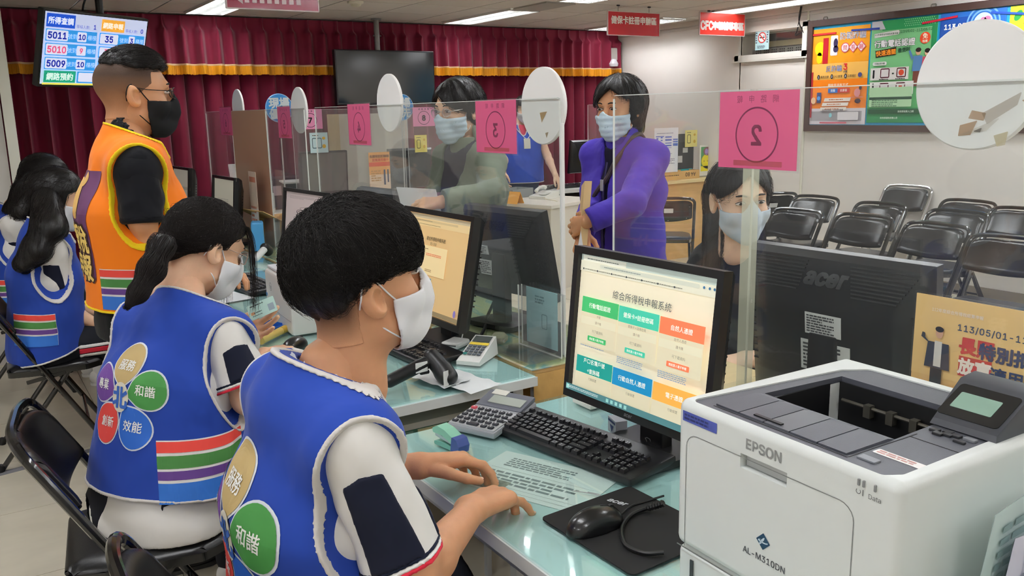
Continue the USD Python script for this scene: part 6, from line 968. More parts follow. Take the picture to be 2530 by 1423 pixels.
# ---------------------------------------------------------------- bodies
class Body:
    """Joints in world coordinates. psi: facing direction; lean: the torso's forward lean."""
    def __init__(s, hip, psi, up=.52, lean=.08, sw=.178, side=0.0, twist=0.0, thick=1.0):
        s.hip = V(hip); s.f, s.l, s.u = V(math.cos(psi), math.sin(psi), 0), V(-math.sin(psi), math.cos(psi), 0), V(0, 0, 1); s.psi = psi; s.t = thick
        s.ax = unit(s.u * math.cos(lean) + s.f * math.sin(lean) + s.l * side)
        s.neck = s.hip + s.ax * up; s.chest = s.hip + s.ax * up * .62 - s.f * .01; s.waist = s.hip + s.ax * up * .3 + s.f * .005; f2 = rotz(twist) @ s.l
        s.f2 = rotz(twist) @ s.f; s.sh = {k: s.neck - s.ax * .062 + f2 * (sw * (1 if k == 'L' else -1)) - s.f2 * .008 for k in 'LR'}; s.l2 = f2
        s.el, s.wr, s.kn, s.an, s.hp = {}, {}, {}, {}, {k: s.hip + s.l * (.085 if k == 'L' else -.085) for k in 'LR'}
    def sq(s, p):
        d = (p - s.hip) @ s.l2; return p - d[:, None] * s.l2 * .34
    def torso(s, p, e=0.0):
        q = s.sq(p); C = lambda a: a - s.l2 * ((a - s.hip) @ s.l2) * .34; t = s.t
        d = rc(q, C(s.hip - s.u * .02), C(s.waist), .118 * t, .103 * t); d = smin(d, rc(q, C(s.waist), C(s.chest), .103 * t, .116 * t), .05); d = smin(d, rc(q, C(s.chest), C(s.neck - s.ax * .065 - s.f * .008), .116 * t, .075 * t), .05)
        for k in 'LR': d = smin(d, rc(p, s.neck - s.ax * .045 - s.f2 * .012, s.sh[k], .052, .056 * t), .05)
        return smin(d, rc(p, s.neck - s.ax * .06, s.neck + s.ax * .04, .07, .05), .04) - e
    def armhole(s, p, k, rx=.098, ry=.075, rz=.150, out=.076, dn=.075):
        c = s.sh[k] + s.l2 * (out if k == 'L' else -out) - s.ax * dn; R = np.stack([s.f2, s.l2, s.ax], 1); return el(p, c, (rx, ry, rz), R)
    def skin(s, k, hand=None, r=(.047, .04, .036, .026)):
        ps = [(s.sh[k], s.el[k], r[0], r[1]), (s.el[k], s.el[k] + (s.wr[k] - s.el[k]) * .3, r[1] - .001, r[1] - .001), (s.el[k] + (s.wr[k] - s.el[k]) * .3, s.wr[k], r[1] - .001, r[3])]
        def f(p):
            d = chain(p, ps, .02)
            return d if hand is None else smin(d, hand.d(p), .012)
        P = np.array([s.sh[k], s.el[k], s.wr[k]] + ([] if hand is None else hand.pts())); return sdfmesh(f, P.min(0) - .06, P.max(0) + .06, .0034 if hand is not None else .006)
    def legs(s, p, r=(.088, .066, .052, .045)):
        d = None
        for k in 'LR':
            e = smin(rc(p, s.hp[k], s.kn[k], r[0], r[1]), rc(p, s.kn[k], s.an[k], r[2] + .008, r[3]), .03); d = e if d is None else np.minimum(d, e)
        return smin(d, rc(p, s.hp['L'], s.hp['R'], .105, .105), .05)
class Hand:
    """A hand with a palm, four jointed fingers and a thumb. d: direction of the fingers, n: the back of the hand."""
    def __init__(s, w, d, n, side, curl=(.35, .5, .35), spread=1.0, k=1.0, thumb=(0.0, 0.0), per=None):
        d = unit(d); n = unit(V(n) - d * (V(n) @ d)); y = np.cross(n, d) * (1 if side == 'R' else -1); s.w, s.k = V(w), k; s.chains = []
        P = lambda a: s.w + (d * a[0] + y * a[1] + n * a[2]) * k
        mc = [(.088, .026, .002), (.093, .005, .005), (.088, -.016, .003), (.079, -.034, -.003)]; ln = [(.041, .025, .021), (.046, .029, .022), (.042, .027, .022), (.033, .020, .020)]; rr = [.0102, .0105, .0098, .0087]
        s.palm = [(P((.004, .010, .0)), P(a), .0195 * k, .0130 * k) for a in mc] + [(P((.01, -.010, 0)), P(mc[3]), .018 * k, .0112 * k)]; s.tips = []
        for i in range(4):
            c = curl if per is None else per[i]; az = (.13, .03, -.07, -.19)[i] * spread; a = V(mc[i]); pts = [a]; th = 0.0; dirb = V(math.cos(az), math.sin(az), 0)
            for j in range(3):
                th += c[j]; a = a + (dirb * math.cos(th) - V(0, 0, 1) * math.sin(th)) * ln[i][j]; pts.append(a)
            r = rr[i] * k; s.chains.append([(P(pts[j]), P(pts[j + 1]), r * (1 - .09 * j), r * (.91 - .09 * j)) for j in range(3)]); s.tips.append(P(pts[3]))
        tb = [V(.020, .020, -.006), V(.052, .046 + thumb[0] * .2, -.014 + thumb[1] * .2), V(.082, .056 + thumb[0] * .7, -.020 + thumb[1] * .7), V(.108, .058 + thumb[0], -.024 + thumb[1])]
        s.chains.append([(P(tb[j]), P(tb[j + 1]), (.0155, .0118, .0102)[j] * k, (.0118, .0102, .008)[j] * k) for j in range(3)]); s.tips.append(P(tb[3]))
    def d(s, p):
        e = chain(p, s.palm, .012 * s.k)
        for c in s.chains: e = smin(e, chain(p, c, .004), .0042)
        return e
    def pts(s): return [c[-1][1] for c in s.chains] + [s.w]
def pants(b, root, col, z0=None, part='trousers', cut=None, rough=.75):
    f0 = lambda p: b.legs(p) - .012
    f = (lambda p: np.maximum(f0(p), cut(p))) if cut else f0
    P = np.array([b.hip, *b.kn.values(), *b.an.values()]); m = wrinkle(sdfmesh(f, P.min(0) - .16, P.max(0) + .16, .009), .004, 22, 3); return ob(part, m, mat(col, rough, spec=.25), root, world=True, smooth=True)
def shoes(b, root, col, sole='#e9e7e2'):
    for k in 'LR':
        a = V(b.an[k]); a[2] = 0; f = lambda p: np.maximum(smin(rc(p, a + b.f * -.03 + V(0, 0, .045), a + b.f * .06 + V(0, 0, .04), .042, .042), el(p, a + b.f * .11 + V(0, 0, .028), (.085, .048, .04), np.stack([b.f, b.l, b.u], 1)), .03), .012 - p[:, 2])
        sh = ob('shoe', sdfmesh(f, a - .2 + V(0, 0, .19), a + .25, .007), mat(col, .5), root, world=True, smooth=True); ob('sole', prism(affinity.translate(affinity.rotate(rrect(.26, .09, .04), math.degrees(b.psi)), *(a + b.f * .06)[:2]), .014, ((0, 0, 0.001), (1, 0, 0), (0, 1, 0))), mat(sole, .6), sh, world=True)
VEST_BLUE, WHITE_CLOTH, NAVY = '#213f98', '#e6e3dd', '#15192b'
def clothm(c, b=.12, s=22): return mat(c, .8, spec=.2, sheen=.08, bump=b, bscale=s)
def sleeve(b, root, k, col=WHITE_CLOTH, cutoff=.80, r=(.060, .074), panel=NAVY, cuffs=True, hole=None, h=.0055, amp=.013, freq=15):
    a, e = b.sh[k], b.el[k]; ax = e - a; L = np.linalg.norm(ax); ax = ax / L; out = b.l2 * (1 if k == 'L' else -1); out = unit(out - ax * (out @ ax)); tan = np.cross(ax, out)
    tt = lambda p: (p - a) @ ax
    sl = creased(lambda p: smin(rc(p, a - ax * .02, a + ax * L * cutoff * 1.05, r[0], r[1]), rc(p, b.neck - b.ax * .05, a, .05, r[0] - .008), .03), amp, freq, 5, (1, 1, .7))
    if hole is not None: s0 = sl; sl = lambda p: np.maximum(s0(p), np.minimum(b.armhole(p, k, **hole) - .010, (b.sh[k] - p) @ b.l2 * (1 if k == 'L' else -1) + .012))
    f = lambda p: np.maximum.reduce([sl(p), tt(p) - L * cutoff, -((p - b.neck) @ out) + .11])
    P = np.array([a, e, b.neck]); lo, hi = P.min(0) - .12, P.max(0) + .12; w = lambda m: soften(m, 2)
    ob('sleeve', w(sdfmesh(f, lo, hi, h)), clothm(col), root, world=True, smooth=True)
    if panel:
        o1 = unit(out + tan * (.45 if k == 'R' else -.45)); q1 = np.cross(ax, o1)
        o2 = unit(-out * .1 + tan * (-1 if k == 'R' else 1)); q2 = np.cross(ax, o2)
        for o_, q_, wd, t0 in ((o1, q1, .040, .13), (o2, q2, .026, .40)):
            g = lambda p: np.maximum.reduce([sl(p) - .0035, -(sl(p) + .010), .085 - ((p - b.neck) @ out), np.abs((p - a) @ q_) - wd * (.75 + .5 * tt(p) / L), -((p - a) @ o_), L * t0 - tt(p) + .25 * np.abs((p - a) @ q_), tt(p) - L * cutoff + .018])
            ob('sleeve_panel', w(sdfmesh(g, lo, hi, .0042, reach=1.3)), clothm(panel, .06), root, world=True, smooth=True)
    if cuffs:
        for i, (t, wd, c) in enumerate(((.004, .0035, '#c9283c'), (.0105, .003, '#f0eeea'), (.0165, .003, '#141a2e'))): 
            g = lambda p: np.maximum.reduce([sl(p) - .0028, -(sl(p) + .009), np.abs(tt(p) - L * cutoff + t) - wd, -((p - b.neck) @ out) + .085]); ob('cuff_stripe', w(sdfmesh(g, lo, hi, .0035, reach=1.3)), clothm(c, .0), root, world=True, smooth=True)
def petal_logo(root, fr, f, s=1.0, hide=0):
    pet = affinity.scale(ellp(.042, .058), 1, 1); pet = Polygon([(0, -.045)] + [(.043 * math.sin(a) * (1 - .12 * math.cos(a)), .012 + .047 * -math.cos(a)) for a in np.linspace(.55, 2 * PI - .55, 26)])
    W = ob('logo_print', conform(affinity.scale(joined(*[affinity.translate(affinity.rotate(affinity.translate(pet.buffer(.0035), 0, .066), r, origin=(0, 0)), 0, 0) for r in (0, -72, -144, 144, 72)]).buffer(0), s, s, origin=(0, 0)), fr, f, .0012), mat('#dfe3ea', .7), root, world=True, smooth=False)
    for i, (r, c, t) in enumerate(((0, '#b9a06a', '服務'), (-72, '#3f8a3f', '和諧'), (-144, '#1f5fbe', '效能'), (144, '#d8423c', '創新'), (72, '#6b3f93', '專業'))):
        g = affinity.rotate(affinity.translate(pet, 0, .066), r, origin=(0, 0)); ob('logo_petal', conform(affinity.scale(g, s, s, origin=(0, 0)), fr, f, .0020 + .0004 * (i % 2)), mat(c, .7), root, world=True, smooth=False)
        c_ = affinity.rotate(Point(0, .074), r, origin=(0, 0)); ob('lettering', conform(affinity.scale(at(text(t, .026, 1), c_.x, c_.y), s, s, origin=(0, 0)), fr, f, .0034, .02), mat('#f0f0ea', .7), root, world=True, smooth=False)
    ob('logo_centre', conform(affinity.scale(ellp(.027, .034), s, s, origin=(0, 0)), fr, f, .003), mat('#dcd6c4', .7), root, world=True, smooth=False); ob('logo_centre', conform(affinity.scale(at(text('北', .05, 3), 0, 0), s, s, origin=(0, 0)), fr, f, .0042, .02), mat('#2d5db0', .7), root, world=True, smooth=False)
def stripes_print(root, fr, f, w=.2, h=.14, white='#e9e6e2'):
    ob('pocket_stripes', conform(S(-w / 2, -h / 2, w / 2, h / 2), fr, f, .0012), mat(white, .7), root, world=True, smooth=False)
    for y0, y1, c in ((.31, .48, '#dc4036'), (.06, .26, '#3f7d38'), (-.12, .02, '#5b3583'), (-.5, -.17, '#2468c0')): ob('pocket_stripe', conform(S(-w / 2, h * y0, w / 2, h * y1), fr, f, .002), mat(c, .7), root, world=True, smooth=False)
def vest(b, root, col, trim, hem, e=.030, neck=(.088, .082, .075), h=.006, hole=None, amp=.012, seed=2, flare=.0, ntop=.034, name='vest'):
    """A sleeveless vest over the torso: armholes, neck opening, hem, with a band of piping along every edge. hem(p) > 0 is cut off."""
    R = np.stack([b.f2, b.l2, b.ax], 1); nk = b.neck + b.f * .035 + b.ax * .0; hole = hole or {}
    C_ = lambda a: a - b.l2 * ((a - b.hip) @ b.l2) * .34
    body = creased(lambda p: smin(smin(b.torso(p, e), rc(b.sq(p), C_(b.chest - b.ax * .02), b.hip, .112 * b.t + e, .118 * b.t + e), .04), rc(b.sq(p), b.waist - b.l2 * ((b.waist - b.hip) @ b.l2) * .34, b.hip - b.u * .16, .10 + e, .115 + e + flare), .05), amp, 11, seed, (1, 1, .6))
    cutn = lambda p: el(p, nk, neck, R)
    cuts = [lambda p: b.armhole(p, 'L', **hole), lambda p: b.armhole(p, 'R', **hole), cutn, lambda p: ntop - (p - b.neck) @ (b.ax + .40 * b.f2)]
    def f(p): return np.maximum.reduce([body(p)] + [-c(p) for c in cuts] + [hem(p)])
    P = np.array([b.hip - b.u * .25, b.neck + b.u * .06]); lo, hi = P.min(0) - .3, P.max(0) + .3; lo[2], hi[2] = b.hip[2] - .3, b.neck[2] + .08
    vm = soften(sdfmesh(f, lo, hi, h), 2); ob(name, vm, clothm(col, .10, 14), root, world=True, smooth=True)
    if trim:
        g = lambda p: np.maximum.reduce([body(p) - .0028, -(body(p) + .011), np.minimum.reduce([np.abs(c(p) - .003) for c in cuts] + [np.abs(hem(p) + .004)]) - .0042, hem(p) - .002] + [-c(p) - .003 for c in cuts])
        ob('piping', soften(sdfmesh(g, lo, hi, .0040, reach=1.3), 6), clothm(trim, .0), root, world=True, smooth=True)
    return body
def collar(b, root, col, inner=None, h=.005, r=.066, up=.035):
    f = lambda p: np.maximum.reduce([np.abs(rc(p, b.neck - b.ax * .06 - b.f * .012, b.neck + b.ax * .06 + b.f * .012, r + .014, r - .008)) - .004, ((p - b.neck) @ b.ax) - up, -((p - b.neck) @ b.ax) - .045])
    ob('collar', sdfmesh(f, b.neck - .13, b.neck + .13, .0042, reach=1.4), clothm(col, .05), root, world=True, smooth=True)
def shirt(b, root, col, hem, e=.006, h=.008, part='shirt', neck=(.07, .066, .07)):
    R = np.stack([b.f2, b.l2, b.ax], 1); f = lambda p: np.maximum.reduce([smin(b.torso(p, e), rc(b.sq(p), b.waist, b.hip - b.u * .1, .10 + e, .118 + e), .04), hem(p), -el(p, b.neck + b.f * .02 + b.ax * .04, neck, R)])
    lo, hi = b.hip - V(.4, .4, .25), b.neck + V(.35, .35, .1); lo = np.minimum(lo, b.neck - .35); hi = np.maximum(hi, b.hip + .35); hi[2] = b.neck[2] + .1; m = wrinkle(sdfmesh(f, lo, hi, h), .005, 14, 7); return ob(part, m, clothm(col), root, world=True, smooth=True)
def body_mesh(b, F, arms=('L', 'R'), hands=None, h=.0034, name='body'):
    ms = [F.w(head_mesh(h)), sdfmesh(lambda p: smin(b.torso(p, -.012), rc(p, b.neck - b.ax * .03, F.p(-.03, 0, -.08), .052, .05), .02), np.minimum(b.hip, b.neck) - .32, np.maximum(b.hip, b.neck) + .32, .011)]
    for k in arms: ms.append(b.skin(k, (hands or {}).get(k)))
    return weld(*ms)
def cap(q, t, c=(-.010, 0, .047)): return el(q, c, (.098 + t, .078 + t, .084 + t))
def locks(q, c, amp=.004, n=6.0, zs=10.0):
    a = np.arctan2(q[:, 1] - c[1], q[:, 0] - c[0]); return amp * (2 * meshkit.noise(np.stack([np.cos(a) * n, np.sin(a) * n, q[:, 2] * zs], 1), 3) + meshkit.noise(np.stack([np.cos(a) * n * 3, np.sin(a) * n * 3, q[:, 2] * zs], 1), 4) - 1.5)
def hem_z(z, slope=0.0, b=None): return lambda p: z - p[:, 2] + (slope * ((p - b.hip) @ b.f) if b is not None else 0)
HAIR, HAIR2 = '#0d0a09', '#1a1412'
hairm = lambda c=HAIR: mat(c, .45, spec=.4, bump=.12, bscale=160, stretch=(1, 1, .12))

# ---------------------------------------------------------------- the boy in the foreground
boy = thing('person', 'boy in a blue vest and white mask typing at the near desk, largest figure', 'person', (.38, 1.40, 0))
b = Body((.455, 1.40, .50), 0.0, up=.560, lean=.07, sw=.170, thick=.96)
b.el.update(R=at_d(1018, 1436, 1.40), L=V(.56, 1.62, .79)); b.wr.update(R=at_z(1165, 1262, .79), L=at_z(1032, 1150, .795)); b.kn.update(L=V(.80, 1.52, .50), R=V(.80, 1.28, .50)); b.an.update(L=V(.78, 1.53, .09), R=V(.78, 1.27, .09))
hR = Hand(b.wr['R'], V(.80, .48, -.10), V(-.25, .05, 1), 'R', per=[(.55, .75, .5), (.65, .8, .5), (.7, .8, .55), (.45, .35, .25)], spread=1.5, k=1.08, thumb=(-.01, -.01)); hL = Hand(b.wr['L'], V(.95, -.22, -.02), V(.0, .25, 1), 'L', per=[(.35, .55, .35), (.55, .7, .4), (.65, .75, .4), (.7, .7, .4)], k=1.05, thumb=(.006, -.012))
Fb = HeadFrame(at_d(921, 742, 1.45) + V(.012, .085, .0), .0, -.15, 0.0, 1.05)
ob('body', body_mesh(b, Fb, hands={'R': hR, 'L': hL}), skin(SK['tan']), boy, world=True, smooth=True)
face_parts(boy, Fb); wear_mask(boy, Fb, 'white', 'white folded face mask with ear loops')
for h_, k in ((hR, 'R'), (hL, 'L')):
    for t in h_.tips: ob('fingernail', trimesh.creation.icosphere(2, .0052).apply_scale([1, 1, .6]).apply_translation(t + V(.003, 0, .0045)), mat('#e8b9a2', .25, spec=.5), boy, world=True)
def boy_hair(q):
    d = smin(cap(q, .008, (-.012, 0, .044)), el(q, (.008, 0, .070), (.112, .092, .090)), .04); x, y, z = q.T; c_ = (-.05, .01)
    zl = np.where(x > .03, .036 - .12 * (x - .03), .036); zl = np.where(x < -.01, .036 - 1.15 * (-.01 - x), zl); return smax(d + locks(q, c_, .0035, 7), zl + locks(q, c_, .006, 14, 2) - z, .022)
def boy_fade(q): 
    x = q[:, 0]; zl = np.where(x > .012, -.004 - .2 * (x - .012), np.where(x > -.03, .02, -.072)); d = np.maximum(smin(el(q, (-.010, 0, .045), (.1015, .0805, .085)), neck_d(q) - .0025, .03), np.maximum(zl - q[:, 2], x - .062)); return d
fm = sdfmesh(boy_fade, (-.14, -.12, -.1), (.1, .12, .15), .003); fv = np.asarray(fm.vertices); z = fv[:, 2]; g_ = (np.clip((z + .068) / .066, 0, 1) * np.where(z > .018, 1, np.clip((-.022 - fv[:, 0]) / .028, 0, 1)))[:, None] ** .7 * .985
ob('shaved_hair', Fb.w(fm), attr_mat('fade', .6, .25, .15, 500), boy, label='closely cropped hair fading into the neck', world=True, tone=V(srgb(SK['tan'])) * (1 - g_) + V(srgb('#1a1412')) * g_)
ob('hair', Fb.w(sdfmesh(boy_hair, (-.17, -.13, -.03), (.16, .13, .19), .0035)), hairm(), boy, world=True, smooth=True)
hf = lambda p: boy_hair(p); crown = V(-.045, .01, .15)
st_ = scatter_on(hf, 7000, (-.17, -.13, .0), (.16, .13, .19), 4, lambda p: p[:, 2] > .03); flow = lambda p: (p - crown) * V(1, 1, .4) + V(.012, 0, -.035)
strands(boy, [np.array(l) @ (Fb.R.T * Fb.k) + Fb.c for l in comb(hf, st_, flow, 8, .010, .003, 2, .07)], .0009, '#120e0c')
b_hem = hem_z(.47); vb = vest(b, boy, VEST_BLUE, '#cfcac4', b_hem, seed=4)
ob('shirt_collar', sdfmesh(lambda p: np.maximum.reduce([np.abs(rc(p, b.neck - b.ax * .07 - b.f * .02, b.neck + b.ax * .05 + b.f * .018, .088, .064)) - .0045, ((p - b.neck) @ b.ax) - .030 + .5 * ((p - b.neck) @ b.f), -((p - b.neck) @ b.ax) - .03]), b.neck - .13, b.neck + .13, .0042, reach=1.4), clothm('#232a3c', .05), boy, world=True, smooth=True)
shirt(b, boy, WHITE_CLOTH, hem_z(.45)); 
for k in 'LR': sleeve(b, boy, k, h=.005 if k == 'R' else .007, hole={}, r=(.056, .066), cutoff=.86)
pants(b, boy, '#12141d', cut=lambda p: -(p[:, 0] - b.kn['R'][0] - .02) * -1); shoes(b, boy, '#e6e4e0')
petal_logo(boy, (V(.12, 1.40, .845), V(0, -1, .0), V(.10, 0, 1)), vb, 1.30)
ob('lettering', conform(at(text('稅局', .05, 2, vertical=True), 0, 0), (V(.75, 1.30, .83), V(.15, 1, 0), V(-.1, 0, 1)), vb, .002, .02, back=.3), mat('#eceef2', .7), boy, world=True, smooth=False)

# ---------------------------------------------------------------- the girl with the ponytail
girl = thing('person', 'girl with a low ponytail in a blue vest, looking down at an identity card', 'person', (.36, 2.33, 0))
g = Body((.345, 2.325, .50), math.radians(35), up=.53, lean=.34, sw=.165, twist=-.12, thick=.95)
cardp = at_d(647, 762, 2.60); g.wr.update(R=at_d(655, 880, 2.62), L=at_d(572, 838, 2.66)); g.el.update(R=at_d(612, 985, 2.28), L=at_d(560, 930, 2.75)); g.kn.update(L=V(.62, 2.68, .50), R=V(.70, 2.50, .50)); g.an.update(L=V(.62, 2.72, .09), R=V(.68, 2.52, .09))
gR = Hand(g.wr['R'], at_d(748, 850, 2.78) - g.wr['R'], V(-.1, -.1, 1), 'R', per=[(.25, .25, .2), (.25, .25, .2), (.3, .3, .2), (.35, .3, .2)], k=.94, thumb=(.0, -.006)); gL = Hand(g.wr['L'], at_d(645, 800, 2.68) - g.wr['L'], -FWD * -.9 + V(0, 0, -.35), 'L', per=[(.25, .35, .2), (.25, .35, .2), (.3, .35, .2), (.35, .35, .2)], k=.95, spread=1.4, thumb=(-.03, -.012))
Fg = HeadFrame(at_d(538, 628, 2.40) + V(-.02, .075, .0), math.radians(14), .42, .0, 1.02)
ob('body', body_mesh(g, Fg, hands={'R': gR, 'L': gL}), skin(SK['fair']), girl, world=True, smooth=True); face_parts(girl, Fg, '#b79a86'); wear_mask(girl, Fg, 'white', 'white pleated face mask')
def girl_hair(q):
    x = q[:, 0]; d = cap(q, .017) + locks(q, (-.12, 0), .002, 6); zl = np.where(x > .02, .035 + .8 * (x - .02), .020); zl = np.where(x < .0, .020 - .55 * (0 - x), zl); zl = np.where(x < -.07, -.02 - .3 * (-.07 - x), zl)
    d = smax(d, zl - q[:, 2], .012); return smin(d, rc(q, (-.09, 0, .0), (-.118, -.01, -.035), .04, .026), .03)
tie = V(-.125, -.012, -.043)
ob('hair', Fg.w(sdfmesh(girl_hair, (-.18, -.12, -.08), (.14, .12, .17), .0036)), hairm(), girl, world=True, smooth=True)
pt = [Fg.p(*tie), at_d(400, 605, 2.26), at_d(375, 665, 2.21), at_d(342, 722, 2.17), at_d(318, 752, 2.14)]
ob('ponytail', soften(sdfmesh(lambda p: chain(p, [(pt[0], pt[1], .012, .023), (pt[1], pt[2], .023, .024), (pt[2], pt[3], .024, .014), (pt[3], pt[4], .014, .003)], .03), np.min(pt, 0) - .07, np.max(pt, 0) + .07, .0045), 2), hairm(), girl, world=True, smooth=True); ob('hair_tie', trimesh.creation.torus(.021, .004, 20, 8).apply_transform(np.vstack([np.c_[np.stack([unit(np.cross(unit(pt[1] - pt[0]), V(0, 1, 0))), unit(np.cross(unit(pt[1] - pt[0]), unit(np.cross(unit(pt[1] - pt[0]), V(0, 1, 0))))), unit(pt[1] - pt[0])], 1), pt[0] * .7 + pt[1] * .3], [0, 0, 0, 1]])), mat('#2d2f33', .6), girl, world=True)
rnd = np.random.RandomState(5); pony = lambda p: chain(p, [(pt[0], pt[1], .012, .023), (pt[1], pt[2], .023, .024), (pt[2], pt[3], .024, .014), (pt[3], pt[4], .014, .003)], .03)
L_ = comb(pony, scatter_on(pony, 1500, np.min(pt, 0) - .06, np.max(pt, 0) + .06, 7), lambda p: np.tile(unit(pt[4] - pt[1]), (len(p), 1)), 9, .014, .004, 5, .05)
st_ = scatter_on(girl_hair, 4000, (-.18, -.12, -.05), (.14, .12, .17), 6); flow = lambda p: (tie - p) + V(0, 0, .0)
L_ += [np.array(l) @ (Fg.R.T * Fg.k) + Fg.c for l in comb(girl_hair, st_, flow, 8, .013, .0025, 3, .08)]
for i in range(90):     # loose fringe hanging in front of the face
    s_ = -1 if i % 3 else 1; a = V(.085 + .02 * rnd.rand(), s_ * (.045 + .02 * rnd.rand()), .075); c_ = a + V(.025, s_ * .014, -.06); e_ = c_ + V(.03 + .025 * rnd.rand(), s_ * .004, -.075 - .05 * rnd.rand()); L_.append(np.array([Fg.p(*q) for q in spline([a - V(.03, 0, -.025), a, c_, e_], 5)]) - np.outer(np.linspace(0, 1, 16) ** 2, V(.015, 0, .03)))
strands(girl, L_, .0011, '#1b1513')
vg = vest(g, girl, VEST_BLUE, '#d3cec9', lambda p: .57 - p[:, 2] - .10 * ((p - g.hip) @ g.f), seed=9, hole=dict(rx=.095, rz=.15)); ob('shirt_tail', wrinkle(sdfmesh(lambda p: np.maximum.reduce([smin(rc(g.sq(p), g.waist - g.l2 * 0, g.hip - g.u * .02, .10, .135), rc(p, g.hip - g.l * .06, g.hip + g.l * .06 + g.f * .02, .12, .12), .05), p[:, 2] - .60, .462 - p[:, 2]]), g.hip - V(.25, .25, .1), g.hip + V(.25, .25, .2), .007), .004, 15, 3), clothm(WHITE_CLOTH), girl, world=True, smooth=True)
shirt(g, girl, WHITE_CLOTH, hem_z(.60)); collar(g, girl, '#1a2033', r=.062, up=.03)
for k in 'LR': sleeve(g, girl, k, r=(.058, .078), cutoff=.78, hole=dict(rx=.095, rz=.15))
pants(g, girl, '#12141d'); shoes(g, girl, '#e6e4e0')
gb_ = -g.f2; petal_logo(girl, (g.hip + g.ax * .36 - g.f2 * .22 - g.l2 * .0, -g.l2, g.ax), vg, 1.12); stripes_print(girl, (g.hip + g.u * .155 - g.f * .10 - g.l * .24, unit(-g.l + g.f * .75), V(0, 0, 1)), vg, .20, .15)
idc = thing('identity_card', 'pale green identity card held up by the girl with the ponytail', 'card', cardp); cu_ = unit(RIGHT * .86 - DOWN * .38 + FWD * .1); cv_ = unit(np.cross(unit(-FWD * .8 + V(-.3, .0, .5)), cu_)); cfr = (cardp, cu_, cv_)
ob('card', prism(rrect(.086, .054, .003), .0008, cfr, -.0009), mat('#b9d9cd', .4), idc, world=True); ob('photo', flat(at(rrect(.018, .024), .028, -.006), cfr, .0003), mat('#8fa0a8', .5), idc, world=True, smooth=False); ob('lettering', flat(joined(at(greek(.05, .006, 1, 2), -.008, .019), at(greek(.03, .005, 1, 3), -.012, -.006), at(greek(.035, .004, 1, 4), -.015, -.016)), cfr, .0004), mat('#3d4a48', .5), idc, world=True, smooth=False); ob('seal', flat(at(rrect(.012, .01), -.03, -.006), cfr, .0003), mat('#d8a072', .5), idc, world=True, smooth=False)

# ---------------------------------------------------------------- the man in orange
man_ = thing('person', 'man in an orange vest and black mask standing behind the seated students', 'person', (.50, 3.02, 0))
m = Body((.47, 3.02, .90), math.radians(-3), up=.53, lean=.03, sw=.195, thick=1.08)
m.el.update(R=at_d(352, 545, 2.62), L=V(.50, 3.30, 1.10)); m.wr.update(R=at_d(385, 690, 2.75), L=V(.72, 3.12, 1.00)); m.kn.update(L=V(.48, 3.11, .49), R=V(.46, 2.93, .49)); m.an.update(L=V(.44, 3.12, .09), R=V(.42, 2.92, .09))
Fm = HeadFrame(at_d(343, 240, 2.72) + V(-.0, .085, .0), math.radians(-2), .02, .0, 1.06)
ob('body', body_mesh(m, Fm, hands={'R': Hand(m.wr['R'], V(.8, .3, -.3), V(.3, 0, 1), 'R', k=1.0), 'L': Hand(m.wr['L'], V(.5, -.6, -.1), V(.3, 0, 1), 'L', k=1.0)}), skin(SK['tan']), man_, world=True, smooth=True); face_parts(man_, Fm, '#3a3634'); wear_mask(man_, Fm, 'black', 'black face mask')
def buzz(q): x = q[:, 0]; zl = np.where(x > .045, .074, np.where(x > -.002, .012 + .0 * x, -.066)); zl = np.where((x > .0) & (x <= .045), .012 + .9 * np.clip(x - .012, 0, 1), zl); return np.maximum(smin(el(q, (-.010, 0, .045), (.1015, .0808, .0855)), neck_d(q) - .002, .03), np.maximum(zl - q[:, 2], x - .085))
fm = sdfmesh(buzz, (-.14, -.12, -.1), (.12, .12, .15), .003); fv = np.asarray(fm.vertices); z = fv[:, 2]; g_ = (np.clip((z + .064) / .13, 0, 1) * np.where(z > .012, 1, np.clip((.002 - fv[:, 0]) / .035, 0, 1)) * np.clip((.085 - fv[:, 0]) / .02, .3, 1))[:, None] ** .75 * .93
ob('shaved_hair', Fm.w(fm), attr_mat('fade', .6, .25, .15, 500), man_, label='shaved sides fading towards the neck', world=True, tone=V(srgb(SK['tan'])) * (1 - g_) + V(srgb('#241d1a')) * g_)
top_ = lambda q: smax(smin(cap(q, .006), el(q, (.012, 0, .088), (.086, .064, .066)), .03) + locks(q, (-.06, 0), .003, 8), .078 + .12 * np.clip(-q[:, 0], 0, 1) + .008 * meshkit.noise(q * 60) - q[:, 2], .022)
ob('hair', Fm.w(sdfmesh(top_, (-.16, -.12, .0), (.15, .12, .19), .004)), hairm(), man_, world=True, smooth=True); strands(man_, [np.array(l) @ (Fm.R.T * Fm.k) + Fm.c for l in comb(top_, scatter_on(top_, 2200, (-.16, -.12, .0), (.15, .12, .19), 3, lambda p: p[:, 2] > .07), lambda p: V(1, 0, .15) + p * 1.5, 5, .009, .003, 4, .08)], .0011, '#191412')
ORANGE, YEL = '#ef7d16', '#f0cf1e'
for k in 'LR': sleeve(m, man_, k, col='#15161b', cutoff=.98, r=(.064, .062), panel=None, cuffs=False, hole=dict(rx=.105, ry=.08, rz=.165), amp=.02, freq=19); ob('rolled_cuff', trimesh.creation.torus(.052, .014, 28, 12).apply_transform(np.vstack([np.c_[np.stack([np.cross(unit(m.el[k] - m.sh[k]), m.l), np.cross(unit(m.el[k] - m.sh[k]), np.cross(unit(m.el[k] - m.sh[k]), m.l)), unit(m.el[k] - m.sh[k])], 1), m.el[k] * .97 + m.sh[k] * .03], [0, 0, 0, 1]])), clothm('#131419'), man_, world=True)
